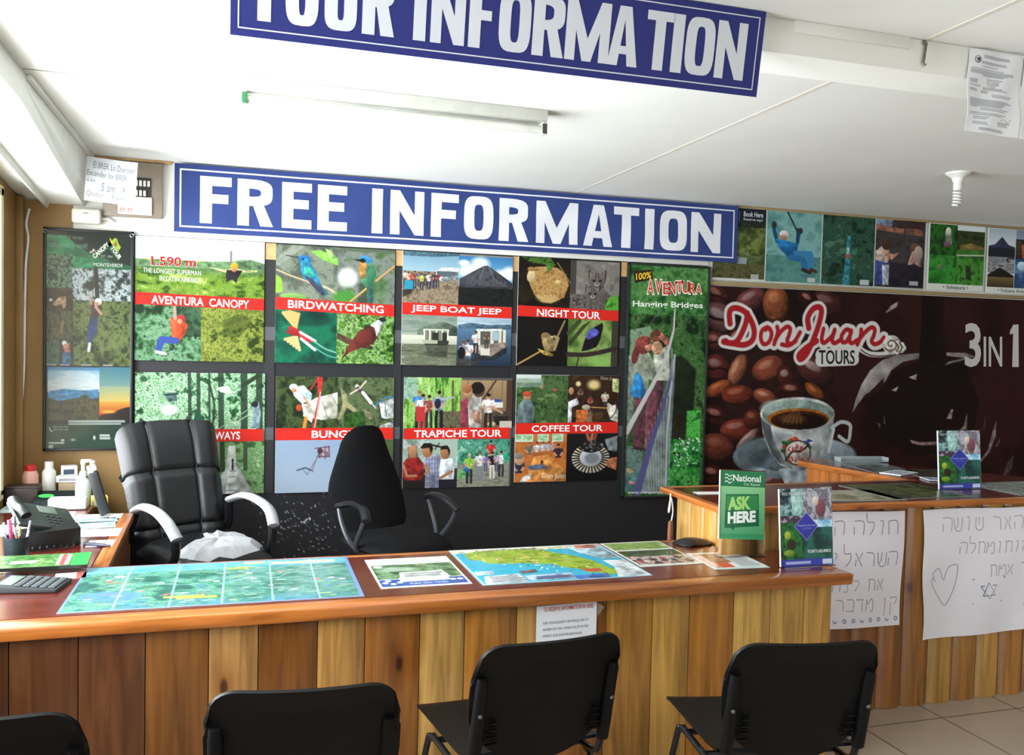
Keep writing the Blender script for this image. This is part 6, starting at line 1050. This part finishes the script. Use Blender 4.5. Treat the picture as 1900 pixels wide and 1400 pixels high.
for i, (x, y, r_, lb) in enumerate(VC):
    o = vc if i == 0 else copy_tree(vc); o.location = (x, y, 0); o.rotation_euler = (0, 0, r_); o['label'] = lb

# ================================================================== office chairs behind the counter
def star_base(t, zc):
    s = MB(); s.lathe([(.035, .07), (.035, .12), (.03, .125)], seg=16); 
    for k in range(5):
        a = 2 * PI * k / 5 + .3; s.tube([(.02 * math.cos(a), .02 * math.sin(a), .1), (.29 * math.cos(a), .29 * math.sin(a), .075)], [.024, .015], 8)
    s.build('star_base', M_tube, t); s = MB(); s.lathe([(.025, .12), (.025, .30), (.016, .301), (.016, zc)], seg=14); s.build('gas_lift', M_tube, t)
    for k in range(5):
        a = 2 * PI * k / 5 + .3; s = MB(); c_, q = math.cos(a) * .285, math.sin(a) * .285; s.tube([(c_ - .02 * math.sin(a), q + .02 * math.cos(a), .028), (c_ + .02 * math.sin(a), q - .02 * math.cos(a), .028)], .028, 12); s.build('caster', M_tube, t)
M_leather = mat('black_leather', '15171b', .34, var=.12, scale=8, bump=.35, spec=.55)
M_worn = mat('worn_lining_fabric', 'a2a3a7', .85, var=.12, scale=30, bump=.4)
t = thing('executive_chair', 'tall black leather office chair with peeling white armrests and torn seat', 'office chair', (-.138, 4.61, 0), math.radians(29))
g = lambda d, w: math.exp(-(d / w) ** 2)
def lback(u, v, sgn=1):
    a = 2 * u - 1; v2 = v; hw = (.272 - .03 * (1 - v)) * (1 if v > .12 else .93 + .07 * v / .12); z = .55 + (.61 + .015 * (1 - a * a) - corner(a, .07, .3)) * v; x = a * hw
    y = .215 + .155 * v + .03 * v * v; groove = .016 * (g(abs(a) - .44, .045)) * (1 if v < .99 else 0) + .018 * g(v - .60, .022) + .014 * g(v - .16, .02)
    puff = .035 * (1 - abs(a) ** 4) * (1 - (2 * min(1, max(0, v)) - 1) ** 6) + .022 * g(abs(a) - .80, .25) * (1 - abs(a) ** 8); return (x, y - puff + groove, z)
s = MB(); s.slab(lback, 64, 56, lambda u, v: -(.085 - .05 * abs(2 * u - 1) ** 4) * (1 - .5 * v ** 6)); s.build('backrest', M_leather, t)
for a_ in (-.44, .44):
    s = MB(); s.tube([(Vector(lback((a_ + 1) / 2, v)) + Vector((0, -.001, 0))) for v in np.linspace(.03, .965, 34)], .0032, 6); s.build('piping', mat('grey_piping', '5a5c64', .4), t)
def lseat(u, v): a, b_ = 2 * u - 1, 2 * v - 1; k = (1 - abs(a) ** 4) * (1 - abs(b_) ** 4); return (.255 * a * (1 - .10 * b_ ** 4 * abs(a)), .245 - .50 * v, .545 + .085 * k ** .6 - .01 * v)
s = MB(); s.slab(lseat, 32, 32, lambda u, v: (.09 * ((1 - abs(2 * u - 1) ** 6) * (1 - abs(2 * v - 1) ** 6)) ** .4 + .004)); s.build('seat', M_leather, t)
# ragged white lining where the leather has torn
P = [(.30, .98), (.42, .96), (.55, .985), (.72, .97), (.86, .95), (.95, .84), (.93, .70), (.97, .58), (.88, .50), (.86, .40), (.76, .44), (.72, .33), (.62, .42), (.56, .36), (.50, .52), (.42, .56), (.38, .66), (.26, .66), (.14, .74), (.08, .84), (.16, .94)]
s = MB(); RG = [[s.V(Vector(lseat(.55 + (u - .55) * f, .7 + (v - .7) * f)) + Vector((0, 0, .004 + (.009 + .004 * (k % 3)) * min(1, (1 - f) * 4)))) for k, (u, v) in enumerate(P)] for f in (1, .88, .74, .6, .46, .32, .18, .06)]
for A_, B_ in zip(RG, RG[1:]):
    for k in range(len(P)): j = (k + 1) % len(P); s.Fc([A_[k], A_[j], B_[j], B_[k]])
s.Fc(RG[-1])
o = s.build('torn_lining', M_worn, t, angle=.3); o['label'] = 'white torn lining'
for q in (-1, 1):
    pad = spline([(q * .248, .20, .76), (q * .262, .08, .795), (q * .262, -.06, .79), (q * .262, -.17, .755), (q * .248, -.235, .69)], 6)
    s = MB(); s.tube(pad, .018, 10, ry=.030); o = s.build('armrest', M_worn, t); o['label'] = 'peeling whitish armrest'
    s = MB(); s.tube(spline([(q * .248, -.22, .675), (q * .248, -.215, .60), (q * .262, -.15, .52), (q * .2, -.08, .475)], 6), .020, 10); s.build('arm_post', M_tube, t)
    s = MB(); s.tube(spline([(q * .248, .20, .745), (q * .262, .22, .66), (q * .255, .235, .60)], 6), .018, 8); s.build('arm_post', M_tube, t)
star_base(t, .43)
t = thing('task_chair', 'black fabric task chair with looped plastic arms, turned to the side', 'office chair', (.80, 4.52, 0), math.radians(22))
M_fab = mat('black_fabric', '0e0e10', .9, var=.15, scale=60, bump=.5, spec=.15)
def tback(u, v):
    a = 2 * u - 1; hw = (.208 + .02 * math.sin(PI * min(1, v * 1.1))) * (1 - .30 * max(0, v - .40) ** 1.6 / .44) * (1 if v > .1 else .9 + v); z = .62 + (.535 - corner(a, .15, .9)) * v
    return (a * hw, .20 + .13 * v + .035 * math.sin(PI * v * .9) - .03 + .045 * a * a, z)
s = MB(); s.slab(tback, 32, 32, lambda u, v: -(.06 * ((1 - abs(2 * u - 1) ** 6) * (1 - abs(2 * v - 1) ** 8)) ** .5 + .008)); s.build('backrest', M_fab, t)
def tseat(u, v): a, b_ = 2 * u - 1, 2 * v - 1; k = (1 - abs(a) ** 3) * (1 - abs(b_) ** 3); return (.245 * a * math.sqrt(1 - .28 * b_ * b_), .24 * -b_ * math.sqrt(1 - .22 * a * a) - .01, .585 + .05 * k ** .5 - .018 * max(0, v - .7) / .3)
s = MB(); s.slab(tseat, 28, 28, lambda u, v: (.065 * ((1 - abs(2 * u - 1) ** 5) * (1 - abs(2 * v - 1) ** 5)) ** .45 + .005)); s.build('seat', M_fab, t)
s = MB(); s.tube(spline([(0, .06, .55), (0, .22, .555), (0, .275, .62), (0, .285, .75)], 6), .02, 8, ry=.008); s.build('back_bracket', M_tube, t)
for q in (-1, 1):
    s = MB(); s.tube(spline([(q * .27, .12, .775), (q * .248, .02, .80), (q * .248, -.09, .79), (q * .27, -.165, .745)], 6), .0165, 10, ry=.024); am = s.build('armrest', M_tube, t)
    s = MB(); s.tube(spline([(q * .27, -.15, .75), (q * .272, -.115, .69), (q * .262, -.055, .615), (q * .235, -.02, .575), (q * .262, .02, .62), (q * .272, .075, .70), (q * .27, .11, .772)], 6), .0125, 8); s.build('arm_loop', mat('grey_black_plastic', '2e3036', .35), am)
    s = MB(); s.tube([(q * .235, -.02, .575), (q * .14, -.01, .548)], .016, 8); s.build('arm_bracket', M_tube, t)
star_base(t, .55)

# ================================================================== things on the side desk and the left counter end
PL = mat('black_phone_plastic', '14181a', .35); PG = mat('grey_phone_face', '28302d', .4); WH = mat('white_plastic', 'e4e4de', .4)
t = thing('desk_phone', 'black desk telephone with a raised slanting face on the side desk', 'telephone', (-.735, 3.98, ZT), math.radians(28))
s = MB(); s.prism([(-.10, 0), (.10, 0), (.10, .035), (-.06, .085), (-.10, .07)], 'x', -.115, .115, .006); s.build('body', PL, t)
R1 = Matrix.Translation((.005, .0, .108)) @ Matrix.Rotation(.42, 4, 'X') @ Matrix.Rotation(.30, 4, 'Y')
s = MB(); s.box(-.125, .125, -.085, .085, -.008, .010, .006, mtx=R1); s.build('face_panel', PG, t)
s = MB(); s.box(-.015, .060, .02, .070, .010, .012, .001, mtx=R1); s.build('display', mat('phone_lcd', '6c7a70', .2), t)
for k in range(12): s = MB(); x, y = .0 + (k % 3) * .024, .005 - (k // 3) * .022; s.box(x, x + .017, y - .014, y, .010, .013, .001, mtx=R1); s.build('key', mat('phone_key', '2a3032', .4), t)
s = MB(); s.tube(spline([(-.085, -.085, .140), (-.09, -.05, .160), (-.09, .0, .165), (-.09, .05, .182), (-.085, .085, .178)], 5), .0165, 10, ry=.02); s.build('handset', PL, t)
s = MB(); s.tube([(-.08 + .0035 * k + .009 * math.cos(k * .9), -.125 - .02 * math.sin(k * .06), .012 + .009 * math.sin(k * .9)) for k in range(46)], .0022, 5); s.build('coiled_cord', PL, t)
t = thing('pen_cup', 'dark mesh pen cup at the left photo edge beside the phone', 'pen holder', (-.765, 3.675, ZT))
s = MB(); s.lathe([(.040, .001), (.042, .002), (.044, .10), (.0425, .10), (.040, .006)], seg=24, caps=True); s.build('cup', mat('dark_mesh_metal', '2a3238', .4, .4, var=.3, scale=120), t)
for nm, lb, c1, c2, dx, dy, lx, ly, L in (('pen', 'pink highlighter with a broad cap in the dark mesh cup', 'd84878', 'e85a90', -.012, .012, -.12, .1, .155), ('pen', 'white and grey pen leaning right in the dark mesh cup', 'd8dce0', '8a8e98', .018, .006, .42, .15, .15), ('pen', 'brown pencil leaning across the dark mesh cup', '8a5430', 'c8a070', .006, -.018, .10, -.2, .14), ('pen', 'light blue pen at the back of the dark mesh cup', '7aa0c0', 'd0dce4', -.02, -.012, -.3, .1, .15), ('pen', 'long pale pen poking out left from the dark mesh cup', 'c8ccd4', '5a5e68', -.002, .024, -.1, .3, .165)):
    t2 = thing(nm, lb, 'pen', (-.765 + dx, 3.675 + dy, ZT + .006), 0, 'pens in the mesh cup'); d = Vector((lx, ly, 1)).normalized(); k = min(1, .10 / L); p1 = d * L
    f = .55; p1 = Vector((min(.014, max(-.014, d.x * .09)) / .09 * L, min(.014, max(-.014, d.y * .09)) / .09 * L, L * .97))
    s = MB(); s.tube([(0, 0, 0), tuple(p1 * .75)], .0042 if 'highl' not in lb else .007, 8); s.build('barrel', mat('pen_' + c1, c1, .4), t2); s = MB(); s.tube([tuple(p1 * .75), tuple(p1)], [.005 if 'highl' not in lb else .0085, .004 if 'highl' not in lb else .0075], 8); s.build('pen_cap', mat('pen_' + c2, c2, .4), t2)
# calculator under a long brochure
t = thing('calculator', 'dark grey desk calculator with large keys at the left end of the front counter', 'calculator', (-.64, 3.31, ZT), math.radians(-10))
s = MB(); s.prism([(-.10, 0), (.10, 0), (.10, .012), (-.10, .026)], 'y', -.075, .075, .005); s.build('body', mat('charcoal_plastic', '2b3033', .4), t)
RK = Matrix.Rotation(math.atan2(.014, .2), 4, 'Y')
s = MB(); s.box(-.09, -.045, -.055, .055, .0, .0015, .0006, mtx=Matrix.Translation((0, 0, .0192)) @ RK); s.build('display', mat('lcd_grey', '8a9690', .2), t)
for i in range(5):
    for j in range(5): s = MB(); s.box(-.034 + i * .026, -.013 + i * .026, -.064 + j * .026, -.043 + j * .026, 0, .004, .0012, mtx=Matrix.Translation((0, 0, .0192)) @ RK); s.build('key', mat('calc_key', '454c50', .45), t)
c = Pic((0, 0, 1, 1), 130, 50, '2a5a34', 101); c.fol(0, 0, 1, 1, ['1c4a24', '3a6a34', '5a8a4a', '24502a', '7a9a5a'], .1); c.r(.72, .1, .82, .9, '8aa890'); c.r(.75, .1, .78, .9, 'c04a44'); c.r(.86, 0, 1, 1, '2a9a44'); c.lines(.3, .5, .55, .12, 2, 'd8e0d4', .05, 3)
s_ = c.obj('x', .36, .135, M_lam, thick=.012, edge='1a2420', loc=(-.86, 3.60, ZT + .044), rot=(-PI / 2 + .0, 0, .02)); s_.name = 'brochure_stack'; s_.rotation_euler = (-PI / 2 + .10, 0, .02)
tag(s_, 'long green forest brochure propped on the back edge of the calculator', 'brochure')
c = Pic((0, 0, 1, 1), 50, 40, 'dfe0e0', 102); c.r(.7, 0, 1, 1, 'c8504a'); c.lines(.08, .2, .6, .2, 4, '8a9094', .08, 3); flat(c, 'business_card', .10, .085, -.545, 3.44, ZT, 'red and white card sticking out between calculator and green brochure', 'card', .1)
# papers on the desk
def paper(name, label, W, H, x, y, rz, cols, lines=6, cat='paper', seed=1, fol_=None, z=ZT):
    c = Pic((0, 0, 1, 1), 50, 50, cols, seed)
    if fol_: c.fol(.05, .05, .95, .95, fol_, .15)
    if lines: c.lines(.1, .12, .9, .11, lines, '9aa0a8', .03, seed)
    flat(c, name, W, H, x, y, z, label, cat, rz, M_paper, thick=.0006)
paper('paper_slip', 'small white paper slip just behind the green brochure', .115, .085, -.665, 3.70, .06, 'f0f0f0', 0, seed=111)
paper('paper_slip', 'small white slip near the desk edge, nearest the counter corner', .10, .12, -.515, 3.95, .0, 'f2f2f2', 0, seed=112)
paper('paper_sheet', 'wide white sheet at the desk edge beside the telephone', .23, .16, -.58, 4.165, .02, 'f4f4f4', 0, seed=113)
paper('flyer', 'blue-green flyer with white pattern lying beside the white sheet on the desk', .19, .15, -.60, 4.335, .12, '8ab0b4', 0, 'brochure', 114, ['3a7a80', '7ab4b8', 'd8e4e4', '4a5a5c', '8ac0c4'])
paper('flyer', 'bright blue flyer strip near the far desk edge', .16, .10, -.59, 4.44, .2, '5aa4c0', 0, 'brochure', 115, ['4a98b8', '8ac4d4', 'b8dce4'])
paper('paper_sheet', 'white sheet lying at the far right corner of the side desk', .20, .11, -.60, 4.535, .0, 'f4f4f4', 3, seed=116)
paper('paper_sheet', 'large white sheet below the sanitizer bottle on the side desk', .26, .22, -.84, 4.56, .1, 'f6f6f6', 0, seed=117)
paper('flyer', 'pale blue printed flyer at the left photo edge on the side desk', .22, .20, -.955, 4.80, .0, 'a8c8cc', 0, 'brochure', 118, ['7ab0b8', 'c8dcdc', 'e4ecec', '8ab8c0'])
paper('paper_sheet', 'white sheet at the left photo edge in front of the phone', .18, .24, -.95, 4.28, -.1, 'f4f4f4', 4, seed=119)
s = MB(); s.tube(spline([(-.575, 3.925, ZT + .006), (-.54, 3.91, ZT + .007), (-.51, 3.89, ZT + .007), (-.47, 3.87, ZT + .008)], 5), [.006, .007, .008] + [.008] * 10 + [.005, .004, .004], 8)
tag(s.build('marker_pen', mat('dark_violet_plastic', '2c2440', .4)), 'dark violet marker lying between two white papers on the desk', 'pen')
# hand sanitizer
t = thing('sanitizer_bottle', 'clear pump bottle of hand gel with white pump on the side desk', 'bottle', (-.715, 4.86, ZT), -.2)
s = MB(); s.lathe([(.001, .0), (.033, .0), (.036, .006), (.036, .105), (.030, .125), (.014, .138), (.014, .145)], seg=24); s.build('bottle', mat('clear_gel', 'd4dedc', .15, alpha=.75, var=.03), t)
s = MB(); s.lathe([(.0365, .03), (.0368, .031), (.0368, .085), (.0365, .086)], seg=24, caps=False); s.build('bottle_label', mat('pale_green_label', 'b8ccc4', .5), t)
s = MB(); s.lathe([(.017, .14), (.018, .145), (.018, .165), (.010, .172), (.010, .20), (.013, .204), (.013, .222), (.008, .228)], seg=18); s.build('pump', WH, t)
s = MB(); s.tube([(0, 0, .218), (.03, 0, .222), (.055, 0, .214)], [.009, .0075, .006], 10); s.build('nozzle', WH, t)
t = thing('tissue_box', 'glossy white box directly before the sanitizer bottle', 'box', (-.765, 4.755, ZT))
s = MB(); s.box(-.085, .085, -.035, .035, .001, .058, .008, 3); s.build('body', WH, t); s = MB(); s.box(-.04, .04, -.012, .012, .0575, .059, .0005); s.build('slot', mat('slot_grey', 'a8a8a4', .6), t)
t = thing('liquid_bottle', 'pinkish bottle with a red screw cap behind the black box', 'bottle', (-.985, 5.03, ZT))
s = MB(); s.lathe([(.001, .001), (.036, .001), (.038, .006), (.038, .13), (.030, .15), (.022, .155)], seg=20); s.build('bottle', mat('pink_liquid_plastic', 'e0a89c', .25), t); s = MB(); s.lathe([(.026, .152), (.027, .155), (.027, .178), (.024, .181)], seg=20); s.build('cap', mat('red_cap', 'c8202c', .35), t)
t = thing('medicine_bottle', 'white plastic bottle with white cap beside the red-capped one', 'bottle', (-.905, 5.06, ZT))
s = MB(); s.lathe([(.001, .001), (.032, .001), (.033, .005), (.033, .14), (.022, .158), (.018, .16)], seg=20); s.build('bottle', mat('white_bottle_plastic', 'dcdcd8', .35), t); s = MB(); s.lathe([(.021, .158), (.021, .19), (.019, .193)], seg=20); s.build('cap', WH, t)
t = thing('stacked_box', 'grey and white carton at the bottom of the little stack behind the sanitizer', 'box', (-.80, 5.07, ZT), .1)
s = MB(); s.box(-.06, .06, -.04, .04, .001, .085, .003); s.build('carton', mat('tan_carton', 'a08c70', .6), t)
t = thing('stacked_box', 'pale flat carton lying on the stack behind the sanitizer', 'box', (-.80, 5.07, ZT + .086), -.1)
s = MB(); s.box(-.065, .06, -.04, .04, .0005, .035, .003); s.build('carton', mat('pale_carton', 'd0d0c8', .6), t); s = MB(); s.box(-.05, .03, -.041, -.0402, .01, .022); s.build('printed_band', mat('grey_band', '8a8c94', .6), t)
t = thing('stacked_box', 'small dark blue and white box on top of the stack', 'box', (-.81, 5.07, ZT + .122), .2)
s = MB(); s.box(-.04, .035, -.03, .03, .0005, .048, .003); s.build('carton', mat('white_carton', 'd8dcdc', .5), t); s = MB(); s.box(-.03, .02, -.0312, -.0302, .006, .032); s.build('printed_band', mat('navy_band', '3a4458', .5), t)
t = thing('storage_box', 'plain black box at the left photo edge on the side desk', 'box', (-1.0, 4.93, ZT))
s = MB(); s.box(-.07, .075, -.045, .045, .001, .085, .004); s.build('body', mat('dark_brown_box', '2a1e1c', .5), t); s = MB(); s.box(-.072, .077, -.047, .047, .085, .095, .003); s.build('lid', mat('dark_brown_lid', '33261f', .5), t)
t = thing('card_reader', 'low black device with a bright green oval sticker', 'device', (-.855, 4.90, ZT), -.05)
s = MB(); s.prism([(-.05, 0), (.05, 0), (.05, .05), (.02, .065), (-.05, .03)], 'x', -.085, .095, .006); s.build('body', PL, t)
s = MB(); s.prism([(.036 * math.cos(a) - .03, .014 * math.sin(a)) for a in np.linspace(0, 2 * PI, 25)[:-1]], 'z', 0, .0012); o = s.build('sticker', mat('bright_green_sticker', '38d048', .5), t, (0, -.018, .0455), (math.atan2(.035, .07), 0, 0)); o['label'] = 'bright green oval sticker'
t = thing('small_box', 'small yellow and grey carton just right of the sanitizer', 'box', (-.635, 4.82, ZT), .3)
s = MB(); s.box(-.035, .035, -.03, .03, .001, .05, .002); s.build('carton', mat('yellow_carton', 'c8b060', .6), t); s = MB(); s.box(-.03, .01, -.0306, -.0301, .01, .034); s.build('printed_band', mat('pale_band', 'd8d4c8', .6), t)
t = thing('tool_holder', 'black leaning tube with white rounded tips next to the leather chair', 'holder', (-.572, 4.55, ZT), 0)
RT = Matrix.Rotation(-.27, 4, 'Y')
s = MB(); s.box(-.022, .022, -.016, .016, .006, .215, .006, mtx=RT); s.build('tube', mat('black_matte_plastic', '1c1c1e', .5, bump=.2), t)
for k, (x, y, z) in enumerate(((-.015, -.004, .222), (0, -.004, .236), (.015, -.004, .250), (-.014, .010, .248), (.004, .010, .262))):
    s = MB(); p = RT @ Vector((x, y, z)); q = RT @ Vector((x, y, z - .028)); s.tube([tuple(q), tuple((p + q) / 2), tuple(p)], [.007, .0085, .006], 10); s.build('tip', WH, t)
for k in range(3): s = MB(); s.tube([(.012 + k * .012, -.012, .012), (-.012 + k * .012, -.060, .003)], .0028, 6); s.build('prong', mat('bright_steel', 'c0c4c8', .25, .9), t)
# hanging brush with a white cord at the tall counter's end
t = thing('hanging_brush', 'wooden handled brush hung by a white cord from the end of the tall counter', 'brush', (1.935, 3.70, .70))
s = MB(); s.tube(spline([(-.004, 0, .24), (-.012, -.012, .18), (-.016, -.01, .155), (-.008, .006, .17), (.002, .004, .22), (.008, -.004, .16), (.004, 0, .11)], 6), .0035, 6); s.build('cord', mat('white_cord', 'd8d4cc', .8), t)
s = MB(); s.lathe([(.004, .115), (.011, .108), (.013, .06), (.012, .0), (.015, -.05), (.013, -.10), (.006, -.108)], seg=14); s.build('handle', mat('reddish_wood_handle', '7a4a30', .4), t)
# sheets under the clear top of the tall counter
def rc(label, W, H, x, y, rz, cols, size, seed, base='c8ccc8', lines=0, cat='brochure', z=ZR):
    c = Pic((0, 0, 1, 1), 90, 60, base, seed); c.fol(.02, .02, .98, .98, cols, size, octv=5)
    if lines: c.r(.06, .5, .6, .94, 'dfe0dc'); c.lines(.1, .56, .56, .07, lines, '8a8c90', .03, seed)
    flat(c, 'counter_sheet', W, H, x, y, z, label, cat, rz, M_lam, thick=.0006)
GR = ['1c3018', '3a5430', '5c7448', '2a4024', '8a9a74']
rc('pale map sheet with brown markings beside the standing TORTUGUERO sign on the tall counter', .44, .28, 2.70, 3.455, -.08, ['b8b4a0', 'a8a088', 'd0ccb8', '6a6a50', '8a8468'], .2, 121)
rc('dark green picture sheet in the middle of the tall counter', .44, .40, 3.09, 3.53, .02, ['2a3a20', '54643a', '7a7448', '1c2a18', '3a4a3a'], .16, 122)
rc('mixed grey-green leaflet sheet right of the second table sign on the tall counter', .48, .36, 3.82, 3.50, 0, ['5a6a60', '9aa8a4', 'c4cccc', '4a5a3c', '7a8a88'], .12, 123)
rc('dark leaflet sheet on the far arm of the tall counter, behind the standing sign', .30, .34, 3.69, 3.98, -.12, ['2a3024', '4a4a3a', '6a6458', '1e241c'], .14, 124)
rc('grey picture sheet near the far end of the tall counter arm', .28, .50, 3.55, 4.32, -.14, ['3a4448', '6a7478', '8a9490', '2a3430'], .14, 125)
c = Pic((0, 0, 1, 1), 50, 40, 'd4d8dc', 126); c.lines(.1, .2, .9, .2, 4, '8a90a8', .08, 3); flat(c, 'folded_leaflet', .20, .12, 3.49, 4.03, ZR + .0016, 'small whitish folded leaflet on the far arm of the tall counter', 'leaflet', .4, M_paper, thick=.006)
c = Pic((0, 0, 1, 1), 50, 40, 'c0ccd4', 127); c.lines(.1, .2, .9, .2, 4, '7a88a0', .08, 4); flat(c, 'folded_leaflet', .15, .11, 3.545, 3.80, ZR + .0016, 'small blue-white leaflet left of the second table sign', 'leaflet', -.3, M_paper, thick=.004)
t = thing('leaflet_holder', 'low clear tray lying at the far end of the tall counter arm', 'tray', (3.62, 4.50, ZR + .0016), -.1)
s = MB(); s.box(-.16, .16, -.035, .035, 0, .004, .001); s.box(-.16, .16, .031, .035, .004, .028, .001); s.box(-.16, -.156, -.035, .031, .004, .028, .001); s.box(.156, .16, -.035, .031, .004, .028, .001); s.build('tray', mat('smoky_acrylic', 'aab4b8', .2, alpha=.6), t)
c = Pic((0, 0, 1, 1), 40, 30, 'e4e4e0', 128); flat(c, 'paper_slip', .16, .07, 2.10, 3.62, ZR, 'white slip of paper at the near left end of the tall counter top', 'paper', -.1, M_paper)
s = MB(); s.box(-.08, .08, -.04, .04, .001, .018, .006); tag(s.build('black_pad', mat('black_pad', '16161a', .5), None, (2.17, 3.50, ZR), (0, 0, .1)), 'flat black pad on the tall counter, half behind the green sign', 'pad')
